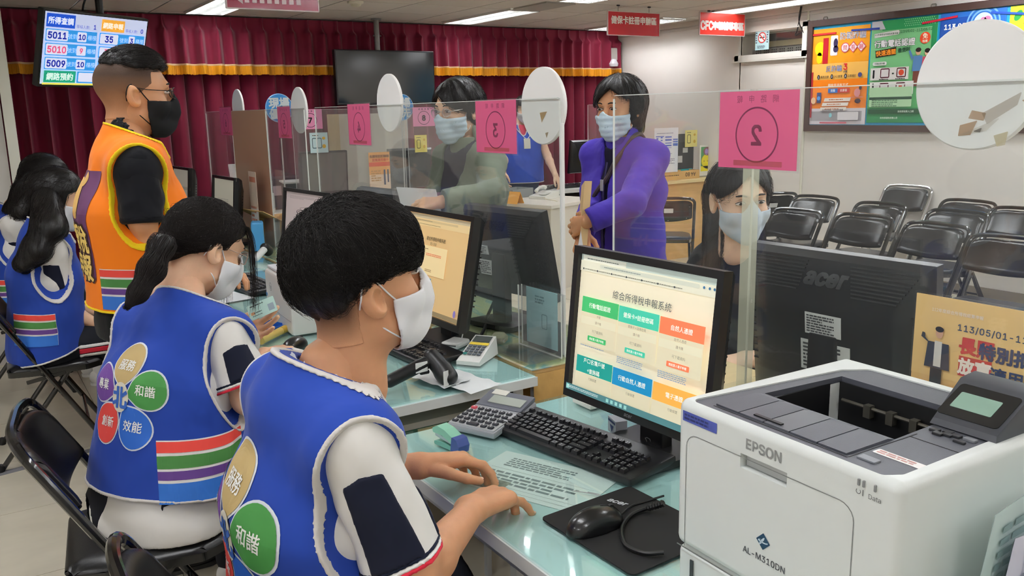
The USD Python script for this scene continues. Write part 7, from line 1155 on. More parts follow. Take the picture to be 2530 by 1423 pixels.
shirt(m, man_, '#15161b', hem_z(.86), e=.014); vm = vest(m, man_, ORANGE, YEL, hem_z(.935), seed=12, e=.030, ntop=.05, neck=(.085, .085, .07), hole=dict(rx=.105, ry=.08, rz=.165))
pants(m, man_, '#101114'); shoes(m, man_, '#18181a', '#2a2a2a'); shirt(m, man_, '#101114', lambda p: np.maximum(.83 - p[:, 2], p[:, 2] - 1.0), e=.02, part='shirt_tail')
ob('back_patch', conform(rrect(.27, .33), (V(.2, 3.02, 1.20), V(0, -1, 0), V(0, 0, 1)), vm, .0015), mat('#63345f', .7), man_, world=True, smooth=False); ob('lettering', conform(joined(at(text('報稅', .088, 7), .04, -.04), at(text('申報', .088, 7), .04, -.128)), (V(.2, 3.02, 1.20), V(0, -1, 0), V(0, 0, 1)), vm, .0032, .02), mat('#4a2a24', .7), man_, world=True, smooth=False); ob('lettering', conform(joined(at(text('報稅', .088, 2), .04, -.04), at(text('申報', .088, 2), .04, -.128)), (V(.2, 3.02, 1.20), V(0, -1, 0), V(0, 0, 1)), vm, .0048, .02), mat('#f2cf72', .7), man_, world=True, smooth=False)
ob('patch_picture', conform(joined(at(ellp(.055, .065), 0, .08), at(ellp(.022, .022), -.05, .14), at(ellp(.022, .022), .05, .14)), (V(.2, 3.02, 1.20), V(0, -1, 0), V(0, 0, 1)), vm, .0032, .02), mat('#e2b468', .7), man_, world=True, smooth=False)
stripes_print(man_, (V(.42, 2.72, 1.01), unit(V(1, -.35, 0)), V(0, 0, 1)), vm, .26, .125)

# ---------------------------------------------------------------- the two girls at the left
def student(name_label, hip, hp, hd, k, el_, wr_, longhair, seed):
    t = thing('person', name_label, 'person', (hip[0], hip[1], 0)); s = Body(hip, .06, up=.53, lean=.14, sw=.165, thick=.97); s.el.update(R=el_, L=el_ + V(0, .42, 0)); s.wr.update(R=wr_, L=wr_ + V(0, .3, 0))
    s.kn.update(L=s.hip + V(.42, .12, 0), R=s.hip + V(.42, -.10, 0)); s.an.update(L=s.hip + V(.40, .12, -.41), R=s.hip + V(.42, -.10, -.41)); F = HeadFrame(hd, .05, .25, 0, k)
    ob('body', weld(body_mesh(s, F, hands={'R': Hand(wr_, V(1, .2, 0), UP, 'R', k=.92), 'L': Hand(s.wr['L'], V(1, -.2, 0), UP, 'L', k=.92)}, h=.005), sdfmesh(lambda p: s.legs(p, (.075, .055, .046, .036)), s.hip - V(.2, .3, .45), s.hip + V(.6, .3, .2), .011)), skin(SK['fair']), t, world=True, smooth=True); face_parts(t, F); wear_mask(t, F, 'white')
    hr = lambda q: smin(smax(cap(q, .018), np.where(q[:, 0] > .03, .04 + .5 * (q[:, 0] - .03), -.02 - .5 * (.03 - q[:, 0])) - q[:, 2], .015), rc(q, (-.08, 0, .0), (-.11, 0, -.06), .045, .04), .03); ob('hair', F.w(sdfmesh(hr, (-.19, -.13, -.13), (.14, .13, .17), .006)), hairm(), t, world=True, smooth=True); pts = [F.p(-.045, 0, .02)] + longhair
    fh = lambda p: el_chain(p, pts, s.l); r = np.random.RandomState(seed); ob('long_hair', soften(sdfmesh(fh, np.min(pts, 0) - .12, np.max(pts, 0) + .12, .007), 3), hairm(), t, world=True, smooth=True); lo_, hi_ = np.min(pts, 0) - .1, np.max(pts, 0) + .1; ls = comb(fh, scatter_on(fh, 1300, lo_, hi_, seed), lambda p: np.tile(unit(pts[-1] - pts[0]), (len(p), 1)), 10, .02, .004, seed, .06)
    ls += [np.array(l) @ (F.R.T * F.k) + F.c for l in comb(hr, scatter_on(hr, 900, (-.19, -.13, -.1), (.14, .13, .17), seed), lambda p: V(-.1, 0, -.06) - p, 8, .013, .003, 3, .08)]; strands(t, ls, .0013, '#17110f')
    v = vest(s, t, VEST_BLUE, '#d3cec9', lambda p: hip[2] - .0 - p[:, 2] + .25 * ((p - s.hip) @ s.f) - .02, seed=seed, h=.008); shirt(s, t, WHITE_CLOTH, hem_z(hip[2] + .05)); collar(s, t, '#1a2033', r=.062, up=.03)
    for q in 'LR': sleeve(s, t, q, r=(.060, .078), cutoff=.70, h=.007, hole={})
    kx = s.kn['R'][0] - .04; pants(s, t, '#11131b', part='shorts', cut=lambda p: np.maximum(p[:, 0] - kx, .36 - p[:, 2])); shoes(s, t, '#e9e7e3'); lf_ = lambda p: s.legs(p) - .016
    for z_, w_, c_ in ((.022, .008, '#e9e7e3'), (.0, .012, '#c42b3c'), (-.022, .008, '#e9e7e3')): ob('side_stripe', sdfmesh(lambda p: np.maximum.reduce([lf_(p), -(lf_(p) + .006), np.abs(p[:, 2] - s.hip[2] - z_ + .01) - w_, (p - s.hip) @ s.l, p[:, 0] - kx - .002, s.hip[0] + .12 - p[:, 0]]), s.hip - V(.0, .3, .12), s.hip + V(.5, .1, .12), .005, reach=1.3), clothm(c_, 0), t, world=True, smooth=True)
    stripes_print(t, (s.hip + V(-.08, -.24, .12), unit(V(.8, -.55, 0)), V(0, 0, 1)), v, .20, .14); 
    ob('sock', trimesh.util.concatenate([as_tm(cyl(s.an[q] + V(0, 0, -.04), s.an[q] + V(0, 0, .09), .048, .05)) for q in 'R']), clothm('#ecebe7', .05), t, world=True); return t
def el_chain(p, pts, l):
    d = None
    for i, (a, c) in enumerate(zip(pts, pts[1:])):
        q = p - ((p - a) @ l)[:, None] * l * .5; C = lambda x: x - ((x - a) @ l) * l * .5; rr_ = (.062, .062, .052, .036, .02); e = rc(q, a, C(c), rr_[i], rr_[i + 1]); d = e if d is None else smin(d, e, .03)
    return d
student('girl with long loose hair and striped shorts seated left of the man in orange', V(.25, 4.42, .50), 0, at_d(138, 497, 4.02), 1.08, at_d(160, 765, 3.95), at_d(235, 800, 4.0), [at_d(122, 560, 3.80), at_d(92, 615, 3.76), at_d(58, 652, 3.74)], 21)
student('farthest girl in a blue vest, half cut by the left edge of the picture', V(.16, 5.50, .50), 0, at_d(112, 450, 4.95), 1.10, at_d(75, 690, 4.9), at_d(140, 700, 5.0), [at_d(64, 480, 4.72), at_d(38, 525, 4.68), at_d(12, 560, 4.66)], 22)

# ---------------------------------------------------------------- visitors
def visitor(label, x, y, psi, hz, up, F, sk, thick=1.0, sw=.168):
    t = thing('person', label, 'person', (x, y, 0)); s = Body((x, y, hz), psi, up=up, lean=.03, sw=sw, thick=thick); s.kn.update(L=s.hip + s.l * .09 - V(0, 0, hz * .47), R=s.hip - s.l * .09 - V(0, 0, hz * .47)); s.an.update(L=s.hip + s.l * .09 - V(0, 0, hz - .09), R=s.hip - s.l * .09 - V(0, 0, hz - .09)); return t, s
def jacket(s, t, col, e=.026, hem=None, inner=None, opening=.0, part='jacket', r=(.074, .052)):
    R = np.stack([s.f2, s.l2, s.ax], 1); nk = s.neck + s.f * .03 + s.ax * .03
    def tb(p): return smin(s.torso(p, e), rc(s.sq(p), s.waist, s.hip - s.u * .1, .105 * s.t + e, .12 * s.t + e), .05)
    def f(p):
        d = np.maximum(tb(p), hem - p[:, 2]); d = np.maximum(d, -el(p, nk, (.075, .062, .075), R))
        for k in 'LR':
            a = rc(p, s.sh[k], s.el[k], r[0], r[0] - .008); a = smin(a, rc(p, s.el[k], s.wr[k], r[0] - .010, r[1]), .02); a = np.maximum(a, ((p - s.wr[k]) @ unit(s.wr[k] - s.el[k])) + .008); d = smin(d, a, .03)
        if opening: y = (p - s.hip) @ s.l2; d = np.maximum(d, -np.maximum(np.abs(y) - opening * np.clip(((p - s.hip) @ s.ax) / .4, 0, 1.3), -((p - s.hip) @ s.f2) + .02))
        return d
    P = np.array([s.hip - V(0, 0, .2), s.neck, *s.el.values(), *s.wr.values()]); m_ = wrinkle(sdfmesh(f, P.min(0) - .2, P.max(0) + .2, .0065), .009, 15, 5, (1, 1, 1.2)); ob(part, m_, clothm(col, .16, 20), t, world=True, smooth=True); return tb
pu = HeadFrame(at_d(1530, 262, 3.78) + V(0, 0, -.02), math.radians(196), .10, 0, 1.04); tp_, s = visitor('woman with short black hair in a purple jacket standing with folded hands', 2.52, 3.0, math.radians(192), .83, .54, pu, 'tan', .98, .155)
s.el.update(L=at_d(1560, 500, 3.52), R=at_d(1470, 490, 3.95)); s.wr.update(L=at_d(1452, 548, 3.50), R=at_d(1440, 575, 3.62)); hl, hr_ = Hand(s.wr['L'], at_d(1425, 555, 3.56) - s.wr['L'], V(-.8, -.5, .4), 'L', k=.98), Hand(s.wr['R'], at_d(1440, 610, 3.58) - s.wr['R'], V(-.9, -.5, .2), 'R', k=.98)
ob('body', body_mesh(s, pu, hands={'L': hl, 'R': hr_}, h=.0042), skin(SK['tan']), tp_, world=True, smooth=True); face_parts(tp_, pu); wear_mask(tp_, pu, 'surgical', 'pale blue surgical mask')
def bob(q): 
    x, y, z = q.T; d = cap(q, .024, (-.012, 0, .045)) + locks(q, (.0, .015), .003, 7); d = smin(d, rc(q, (-.035, 0, .02), (-.04, 0, -.075), .092, .078), .04); face = np.maximum(.035 - x - .25 * np.abs(y), z - .088 + .9 * np.abs(y - .012)); face = np.maximum(.028 - x, z - .098 + .75 * np.abs(y - .015)); zl = np.where(x > -.03, -.075, -.105); d = smax(d, zl - z + .008 * meshkit.noise(q * 70), .012); return smax(d, -face, .014)
def do_bob(t, F, fn, n, seed, lo=(-.16, -.14, -.14), hi=(.14, .14, .18), col=HAIR, sc='#1a1513', part=V(.03, .015, .16), ww=.0013):
    ob('hair', F.w(sdfmesh(fn, lo, hi, .0045)), hairm(col), t, world=True, smooth=True); st = scatter_on(fn, n, lo, hi, seed); strands(t, [np.array(l) @ (F.R.T * F.k) + F.c for l in comb(fn, st, lambda p: np.stack([p[:, 0] * .3, (p[:, 1] - part[1]) * .7, -.12 + 0 * p[:, 2]], 1), 8, .012, .003, seed, .06)], ww, sc)
do_bob(tp_, pu, bob, 1300, 8)
tbp = jacket(s, tp_, '#4433a0', e=.019, hem=.735, r=(.064, .050), opening=.026); shirt(s, tp_, '#1d1a30', hem_z(.8), e=.008, neck=(.085, .07, .08)); collar(s, tp_, '#46369c', r=.066, up=.03); pants(s, tp_, '#17182a'); shoes(s, tp_, '#22222a', '#3a3a3a')
zl = [march(lambda p: tbp(p) - .003, (s.hip + s.u * z_ + s.f * .4)[None], -s.f, .5)[0] for z_ in np.linspace(-.08, .46, 12)]; ob('zip', tube(zl, .005, 6), mat('#2a2358', .5), tp_, world=True); ob('zip_pull', rb(.006, .02, .05, .003, zl[9] + s.f * .012), mat('#c9c9d2', .3, metal=.6), tp_, world=True)
stp = [march(lambda p: smin(tbp(p), rc(p, s.sh['L'], s.el['L'], .077, .069), .03) - .004, q[None], -unit(q - (s.hip + s.ax * .38)), .5)[0] for q in [s.hip + s.ax * .38 + s.l * a + s.f * f_ + s.u * z_ for a, f_, z_ in ((-.3, .25, -.45), (-.15, .4, -.2), (.05, .42, .05), (.16, .3, .3), (.2, 0, .45), (.2, -.3, .3), (.1, -.42, 0), (-.1, -.4, -.25))]]; ob('bag_strap', tube(spline(stp, 6), .011, 8), mat('#3a2c35', .7), tp_, world=True)
fp = s.wr['R'] + V(-.02, -.03, -.10); fo_ = thing('folder', 'tan folder and white papers held against the purple jacket', 'folder', (fp[0], fp[1], fp[2])); q0, q1 = at_d(1437, 470, 3.60), at_d(1425, 610, 3.66); ob('folder', prism(Polygon([(0, 0), (.03, 0), (.05, .26), (.02, .26)]), .16, (q1, unit(RIGHT), unit(-DOWN))), mat('#e0bf8a', .6), fo_, world=True); q2 = at_d(1432, 622, 3.5); ob('paper', prism(Polygon([(-.015, -.02), (.02, -.02), (.005, .085)]), .002, (q2, unit(RIGHT), unit(-DOWN))), mat('#e9e9ee', .6), fo_, world=True)

gn = HeadFrame(at_d(1132, 268, 4.02) + V(0, 0, -.02), math.radians(196), .12, 0, 1.10); tg_, s = visitor('woman with glasses in a sage green jacket at the number 3 screen', 2.06, 3.58, math.radians(188), .83, .53, gn, 'fair', .98, .158)
s.el.update(L=at_d(1215, 480, 3.80), R=at_d(1085, 480, 4.2)); s.wr.update(L=at_d(1092, 500, 3.72), R=at_d(1050, 495, 3.98)); hl = Hand(s.wr['L'], at_d(1050, 503, 3.74) - s.wr['L'], V(-.3, -.4, .8), 'L', k=1.0); hr_ = Hand(s.wr['R'], V(-1, -.1, -.1), UP, 'R', k=1.0)
ob('body', body_mesh(s, gn, hands={'L': hl, 'R': hr_}, h=.0042), skin(SK['fair']), tg_, world=True, smooth=True); face_parts(tg_, gn, '#c9c3bd'); wear_mask(tg_, gn, 'surgical', 'pale blue surgical mask')
def parted(q): x, y, z = q.T; d = cap(q, .020, (-.012, 0, .045)) + locks(q, (.02, -.02), .003, 7); d = smin(d, rc(q, (-.06, 0, .02), (-.075, 0, -.14), .07, .045), .04); face = np.maximum(.022 - x, z - .092 + 1.15 * np.abs(y + .022) - .35 * np.clip(y, 0, 1)); d = smax(d, np.where(x > -.0, -.03, -.16) - z, .012); return smax(d, -face, .012)
do_bob(tg_, gn, parted, 1300, 9, lo=(-.17, -.14, -.19), part=V(.03, -.02, .16)); tbg = jacket(s, tg_, '#747c6b', e=.022, hem=.75, opening=.075, r=(.068, .054)); shirt(s, tg_, '#3c3a44', hem_z(.75), e=.012, neck=(.085, .07, .09)); collar(s, tg_, '#7d8573', r=.072, up=.045); pants(s, tg_, '#23252c'); shoes(s, tg_, '#2a2a2d', '#444444')
fl_ = lambda p: tbg(p)
for sy in (-.09, .10): 
    q = march(lambda p: fl_(p) - .006, (s.hip + s.ax * .26 + s.l2 * sy + s.f2 * .4)[None], -s.f2, .5)[0]; ob('pocket_flap', conform(Polygon([(-.055, .02), (.055, .02), (.055, -.02), (0, -.035), (-.055, -.02)]), (s.hip + s.ax * .26 + s.l2 * sy + s.f2 * .2, s.l2, s.ax), fl_, .010), clothm('#7f8775', .1), tg_, world=True, smooth=True)
ob('scarf_band', tube(spline([march(lambda p: fl_(p) - .004, (s.hip + s.ax * z_ + s.l2 * -.055 + s.f2 * .4)[None], -s.f2, .5)[0] for z_ in (-.05, .08, .2, .32)], 5), .012, 8), mat('#a98a92', .7), tg_, world=True)
wp = at_d(1040, 492, 3.70); ob('paper', prism(rrect(.21, .12, .002), .0012, (at_d(1035, 495, 3.78), unit(V(.45, -.85, -.02)), unit(V(-.3, -.2, .9)))), mat('#f2f2f4', .6), label='white paper held by the woman in the green jacket', cat='paper')

sn = HeadFrame(at_d(1828, 500, 2.78), math.radians(243), .10, .05, 1.02); ts_, s = visitor('seated woman with long dark hair and grey mask behind the near screen', 2.25, 1.99, math.radians(205), .50, .535, sn, 'fair', .93, .16)
s.kn.update(L=s.hip + s.f * .40 + s.l * .1, R=s.hip + s.f * .40 - s.l * .1); s.an.update(L=s.hip + s.f * .38 + s.l * .1 - V(0, 0, .41), R=s.hip + s.f * .38 - s.l * .1 - V(0, 0, .41)); s.el.update(L=s.sh['L'] + V(-.05, -.06, -.27), R=s.sh['R'] + V(-.08, .05, -.26)); s.wr.update(L=s.el['L'] + V(-.20, .06, .02), R=s.el['R'] + V(-.20, -.02, .02))
ob('body', body_mesh(s, sn, hands={'L': Hand(s.wr['L'], V(-1, .2, 0), UP, 'L', k=.92), 'R': Hand(s.wr['R'], V(-1, 0, 0), UP, 'R', k=.92)}, h=.004), skin(SK['pale']), ts_, world=True, smooth=True); face_parts(ts_, sn); wear_mask(ts_, sn, 'kf', 'grey blue folded face mask')
def longh(q): x, y, z = q.T; d = cap(q, .019, (-.012, 0, .046)) + locks(q, (.0, 0), .003, 7); d = smin(d, rc(q, (-.05, .035, .0), (-.055, .06, -.24), .062, .048), .05); d = smin(d, rc(q, (-.05, -.045, .0), (-.06, -.06, -.24), .05, .04), .05); face = np.maximum(.012 - x + .15 * np.clip(y, 0, 1), z - .100 + .95 * np.abs(y)); ear = np.maximum.reduce([np.abs(x + .005) - .03, y + .05, z - .035]); d = smax(d, -face, .012); d = smax(d, np.where(x > .03, -.02, -.27) - z, .012); return smax(d, -ear, .012)
do_bob(ts_, sn, longh, 1600, 10, lo=(-.17, -.16, -.30), part=V(.0, .0, .16), sc='#241b17'); shirt(s, ts_, '#17181c', hem_z(.5), e=.014, h=.007, neck=(.09, .08, .06))
for k in 'LR': sleeve(s, ts_, k, col='#17181c', cutoff=.75, r=(.066, .074), panel=None, cuffs=False, h=.007)
pants(s, ts_, '#1b1f33'); shoes(s, ts_, '#e4e2de'); tsd = lambda p: s.torso(p, .014); ob('lettering', conform(joined(at(latin('NB', .028, 4, slant=.3), 0, .014), at(latin('balance', .014, 2), 0, -.012)), (s.hip + s.ax * .40 + s.f2 * .2 + s.l2 * .055, s.l2, s.ax), tsd, .004, .02), mat('#e9e9ea', .6), ts_, world=True, smooth=False)
bvp = at_y(1300, 330, 7.33); bv = HeadFrame((bvp[0] - .02, 7.33, 1.52), math.radians(250), .25, 0, 1.0); tv_, s = visitor('person in a blue vest and jeans behind the round sign, leaning on a far table', bvp[0] - .03, 7.40, math.radians(252), .86, .53, bv, 'fair', 1.0, .18)
s.el.update(L=at_y(1352, 385, 7.22), R=at_y(1247, 385, 7.40)); s.wr.update(L=at_y(1372, 432, 7.05), R=at_y(1243, 425, 7.25)); ob('body', body_mesh(s, bv, hands={'L': Hand(s.wr['L'], V(.2, -.4, -.8), V(.3, -.6, .4), 'L'), 'R': Hand(s.wr['R'], V(0, -.2, -1), V(-1, 0, 0), 'R')}, h=.006), skin(SK['pale']), tv_, world=True, smooth=True); face_parts(tv_, bv); wear_mask(tv_, bv, 'white')
ob('hair', bv.w(sdfmesh(lambda q: smax(cap(q, .02), np.where(q[:, 0] > .03, .06, -.04) - q[:, 2], .012), (-.16, -.13, -.08), (.14, .13, .17), .006)), hairm(), tv_, world=True, smooth=True); shirt(s, tv_, '#d9435e', hem_z(.9)); vbv = vest(s, tv_, '#2d4fb8', '#d3cec9', lambda p: .80 - p[:, 2], seed=31, h=.008, neck=(.12, .05, .16))
for k in 'LR': sleeve(s, tv_, k, col='#e8e4e4', cutoff=.5, h=.007, panel='#d9435e')
pants(s, tv_, '#3b4560'); shoes(s, tv_, '#dedcd8'); ob('badge', conform(rrect(.07, .10), (s.hip + s.ax * .33 + s.f2 * .3 + s.l2 * .03, s.l2, s.ax), vbv, .006, .03), mat('#e8e6d8', .4), tv_, world=True); ob('lanyard', tube(spline([march(lambda p: vbv(p) - .006, (s.hip + s.ax * z_ + s.l2 * y_ + s.f2 * .4)[None], -s.f2, .6)[0] for z_, y_ in ((.50, -.08), (.42, -.02), (.38, .03), (.42, .07), (.50, .1))], 4), .005, 6), mat('#e8e8ee', .5), tv_, world=True)
# ---------------------------------------------------------------- the far row along the curtain
YF = 6.95
fd = thing('far_desk', 'long white desk row under the curtain at the back of the room', 'desk', (3.0, 7.2, 0)); ob('desktop', rb(2.5, .6, .03, .005, (0, 0, ZD - .016)), mat('#dfe2df', .4), fd); ob('front_panel', bx(2.4, .016, .66, (0, -.2, .36)), mat('#8c8579', .6), fd)
for sx in (-1, 1):
    for sy in (-1, 1): ob('leg', rb(.04, .04, ZD - .04, .004, (sx * 1.2, sy * .26, (ZD - .04) / 2)), steel, fd)
def far_screen(x0, x1, label):
    t = thing('acrylic_screen', label, 'acrylic screen', ((x0 + x1) / 2, YF, ZD)); w, h = x1 - x0, ZT + .005 - ZD; ob('sheet', rb(w, .005, h, .0015, (0, 0, h / 2)), clear2, t); ob('polished_edge', trimesh.util.concatenate([bx(w - .02, .006, .003, (0, 0, h))] + [bx(.003, .006, h, (s * w / 2, 0, h / 2)) for s in (-1, 1)]), edgem, t)
far_screen(2.35, 3.35, 'far acrylic screen carrying the number 7 sheet'); far_screen(3.38, 4.35, 'acrylic screen carrying the number 8 sheet, left of the woman in green'); far_screen(5.37, 5.9, 'far acrylic screen whose edge stands left of the woman in purple')
def far_sign(n, x0, x1, z0, z1, label):
    t = thing('number_sheet', label, 'paper sign', ((x0 + x1) / 2, YF - .006, z0)); w, h = x1 - x0, z1 - z0; ob('paper', bx(w, .001, h, (0, 0, h / 2)), mat('#f39ac6', .5), t); r = .36 * h
    printed(t, ((V((x0 + x1) / 2, YF - .0066, (z0 + z1) / 2)), (1, 0, 0), UP), [('print', at(Point(0, 0).buffer(r).difference(Point(0, 0).buffer(r * .93)), 0, -.06 * h), '#3a2030'), ('number', at(latin(n, .36 * h, 3), 0, -.06 * h), '#1d1318'), ('lettering', at(text('網路申報', .1 * h, 1, gap=.8), 0, .4 * h), '#4a2a3a')])
far_sign('7', 2.40, 2.605, 1.405, 1.565, 'pink sheet with number 7 on the far screen'); far_sign('8', 3.435, 3.65, 1.40, 1.565, 'pink sheet with number 8 on the far screen, left of the woman in green')
def blue_sign(x, y, z, label):
    t = thing('blue_round_sign', label, 'round sign', (x, y, z - .115)); m_ = lathe([(0, -.004), (.112, -.004), (.115, 0), (.112, .004), (0, .004)], 48); m_.apply_transform(trimesh.transformations.rotation_matrix(PI / 2, [1, 0, 0])); m_.apply_translation([0, 0, .115]); ob('disc', m_, mat('#2f93e2', .35), t, smooth=40)
    ob('pole', tube([(0, .008, .0), (0, .008, -(z - .115) + ZD)], .006, 8), mat('#d7d7d4', .3), t); printed(t, (V(x, y - .0045, z), (1, 0, 0), UP), [('rim', Point(0, 0).buffer(.113).difference(Point(0, 0).buffer(.109)), '#cfe6f6'), ('lettering', joined(at(text('現場', .085, 3), 0, .042), at(text('優先', .085, 3), 0, -.045)), '#eaf6fd')])
q = at_y(690, 267, YF + .03); blue_sign(q[0], YF + .03, q[2], 'round blue sign with white characters beside the pink number 5'); q = at_y(992, 265, YF + .03); blue_sign(q[0], YF + .03, q[2], 'round blue sign with white characters right of the third white round sign')
def tablet_card(x0, x1, z0, z1, y, col, label, n=1):
    t = thing('phone_card', label, 'leaflet', ((x0 + x1) / 2, y, z0)); w, h = x1 - x0, z1 - z0; ob('card', bx(w, .001, h, (0, 0, h / 2)), mat(col, .5), t); px = [-.18 * w] if n == 1 else [-.25 * w, .02 * w]; ph = joined(*[at(rrect(.26 * w if n > 1 else .3 * w, .52 * h, .01).difference(rrect(.19 * w if n > 1 else .22 * w, .44 * h, .006)), x, -.02 * h) for x in px])
    printed(t, (V((x0 + x1) / 2, y - .0006, (z0 + z1) / 2), (1, 0, 0), UP), [('print', ph, '#4f6f78' if n > 1 else '#6b6a3c'), ('lettering', at(greek(.4 * w, .07 * h, 1, 3), -.15 * w, .36 * h), '#6a6050'), ('picture', joined(at(ellp(.09 * w, .07 * h), .27 * w, .22 * h), at(ellp(.1 * w, .1 * h), .27 * w, -.18 * h)), '#dcb13c')])
tablet_card(3.44, 3.56, 1.175, 1.325, YF - .012, '#efe07a', 'yellow card with a phone drawing under the pink number 8'); tablet_card(2.485, 2.64, 1.21, 1.375, YF - .012, '#cfeaf0', 'pale blue card with two phone drawings under the pink number 7', 2); tablet_card(5.375, 5.47, 1.0, 1.15, YF - .012, '#efe07a', 'yellow phone card touching the left edge of the purple jacket')
m7 = thing('monitor', 'grey switched off monitor with orange power light behind the pink number 4 sheet', 'monitor', (2.62, 7.05, ZD)); T_ = rotx(.06); 
def tf(m): m = as_tm(m).copy(); m.vertices = np.asarray(m.vertices) @ T_.T; return m
ob('casing', tf(rb(.42, .05, .38, .006, (0, 0, .29))), mat('#1c1c1e', .35), m7); ob('screen', tf(bx(.385, .002, .32, (0, -.0262, .305))), mat('#77736e', .18), m7); ob('power_light', tf(bx(.006, .003, .006, (.17, -.0265, .115))), mat('#ffb25a', .4, emit=2.0), m7); ob('stand', rb(.2, .16, .012, .004, (0, .0, .0065)), mat('#1c1c1e', .35), m7); ob('neck', rb(.06, .03, .12, .004, (0, .03, .07)), mat('#1c1c1e', .35), m7)
monitor('back of a dark monitor below the pink number 8 sheet', (3.46, 7.12, 1.03), PI / 2 + PI, .16, W=.43, H=.36, scr_off=True, z0=ZD); monitor('back of a dark monitor at the far end, left of the woman in purple', (5.52, 7.2, 1.04), PI / 2 + PI, .12, W=.4, H=.34, scr_off=True)
ol = thing('orange_leaflet', 'orange leaflet with two printed figures standing left of the woman in green', 'leaflet', (3.085, YF - .03, ZD + .001)); a_, c_ = at_y(912, 377, YF - .03), at_y(968, 462, YF - .03); w_, h_ = c_[0] - a_[0], a_[2] - ZD - .001; ob('sheet', bx(w_, .002, h_, (0, 0, h_ / 2)), mat('#f2b060', .4), ol); printed(ol, (V(3.085 - w_ / 2, YF - .0312, a_[2]), (1, 0, 0), UP), [('band', S(0, -h_, w_, -.19), '#f3d9c0'), ('band', S(0, -.12, w_, -.085), '#dd5a3a'), ('lettering', joined(at(text('長照特別扣除額', .026, 2), w_ / 2, -.035)), '#7a4a30'), ('lettering', at(text('放寬適用條件', .026, 2), w_ * .55, -.065), '#d9603a'), ('picture', joined(S(w_ * .68, -.28, w_ * .76, -.15), S(w_ * .85, -.26, w_ * .92, -.15)), '#3c4560'), ('lettering', at(greek(w_ * .55, .1, 5, 3), w_ * .35, -.2), '#cf9a5a')])
cbn = thing('cream_cabinet', 'cream board and column behind the pink number 4 sheet, under the television', 'cabinet', (3.0, 7.62, 0)); a_, c_ = at_y(832, 282, 7.55), at_y(962, 372, 7.55); ob('cabinet_body', rb(c_[0] - a_[0], .16, a_[2] + .0, .01, ((a_[0] + c_[0]) / 2 - 3.0, .0, a_[2] / 2)), mat('#e6dccb', .6), cbn); ob('side_panel', rb(.04, .2, a_[2], .005, (a_[0] - 3.02, -.02, a_[2] / 2)), mat('#d9bf8e', .6), cbn); ob('column', rb(.22, .12, 1.5, .01, (c_[0] - 3.0 + .11, .02, .75)), mat('#e3d8cc', .6), cbn)
wp_ = thing('white_printer', 'pale printer with an upright paper feed at the far left of the back row', 'printer', (2.02, 7.15, ZD + .001)); ob('body', rb(.32, .3, .16, .012, (0, 0, .08)), mat('#d9d8d2', .45), wp_); ob('paper_feed', bx(.2, .012, .26, (-.02, .10, .27), rotx(-.35)), mat('#ecece6', .5), wp_); ob('output_slot', bx(.24, .004, .03, (0, -.151, .06)), mat('#3c3c3c', .5), wp_); q = at_y(600, 420, 7.15)
dp = thing('dark_printer', 'dark maroon printer with an open white tray on the back row', 'printer', (2.40 - .02, 7.33, ZD + .001)); ob('body', rb(.36, .3, .26, .012, (0, 0, .13)), mat('#4a2030', .4), dp); ob('front_face', bx(.2, .006, .14, (.06, -.152, .15)), mat('#2a2a2d', .4), dp); ob('tray', bx(.28, .16, .012, (.04, -.20, .235), rotx(.1)), mat('#ebe9e4', .5), dp); ob('label_sheet', bx(.07, .002, .08, (-.12, -.1525, .16)), mat('#d9b7bc', .5), dp)
# desk with the telephone, the far keyboard desk
pdk = thing('phone_desk', 'light beige desk carrying a white telephone, left of the woman in purple', 'desk', (4.34, 6.36, 0), .32); ob('desktop', rb(.74, .86, .03, .004, (0, 0, ZD - .015)), mat('#e3ddcf', .45), pdk); ob('side_panel', bx(.70, .02, ZD - .03, (0, -.40, (ZD - .03) / 2)), mat('#dcd5c6', .55), pdk); ob('side_panel', bx(.02, .80, ZD - .03, (-.34, 0, (ZD - .03) / 2)), mat('#dcd5c6', .55), pdk); ob('leg', rb(.05, .05, ZD - .03, .004, (.33, .38, (ZD - .03) / 2)), steel, pdk)
q = at_z(1368, 487, ZD); tl = thing('telephone', 'white desk telephone with its handset on the beige desk', 'telephone', (q[0] - .12, q[1] - .02, ZD + .001), .35); ob('base', manifold3d.Manifold.hull_points(np.array([(x, y, z) for x, zz in ((-.11, .025), (.11, .06)) for y in (-.09, .09) for z in (0, zz)])), mat('#e9e7de', .4), tl); ob('handset', tube(spline([(-.05, .055, .06), (-.02, .05, .085), (.05, .05, .10), (.10, .055, .085)], 6), [.018] * 4 + [.013] * 11 + [.018] * 4, 10), mat('#e9e7de', .35), tl); ob('keypad', bx(.09, .07, .003, (-.03, -.03, .045), roty(-.16)), mat('#cfcdc4', .5), tl); ob('cord', tube(spline([(-.08, -.05, .02), (-.14, -.12, .01), (-.2, -.33, -.04), (-.19, -.36, -.4), (-.2, -.36, -.7)], 6), .004, 6), mat('#e4dcc2', .5), tl)
q = at_z(1240, 500, ZD + .05); tc = ob('tent_card', prism(Polygon([(-.05, 0), (.05, 0), (.0, .10)]).difference(Polygon([(-.046, 0), (.046, 0), (0, .094)])), .12, ((3.98, 6.25, ZD + .001), unit((.9, .3, 0)), UP)), mat('#e0a03c', .5), label='small orange folded table card left of the telephone', cat='tent card')
kdk = thing('keyboard_desk', 'white desk with black keyboard under the hand of the person in jeans', 'desk', (5.45, 7.22, 0)); ob('desktop', rb(.98, .62, .035, .004, (0, 0, ZD - .018)), mat('#dfe0dc', .4), kdk)
for sx in (-1, 1):
    for sy in (-1, 1): ob('leg', rb(.04, .04, ZD - .04, .004, (sx * .44, sy * .26, (ZD - .04) / 2)), mat('#2c2b2b', .5), kdk)
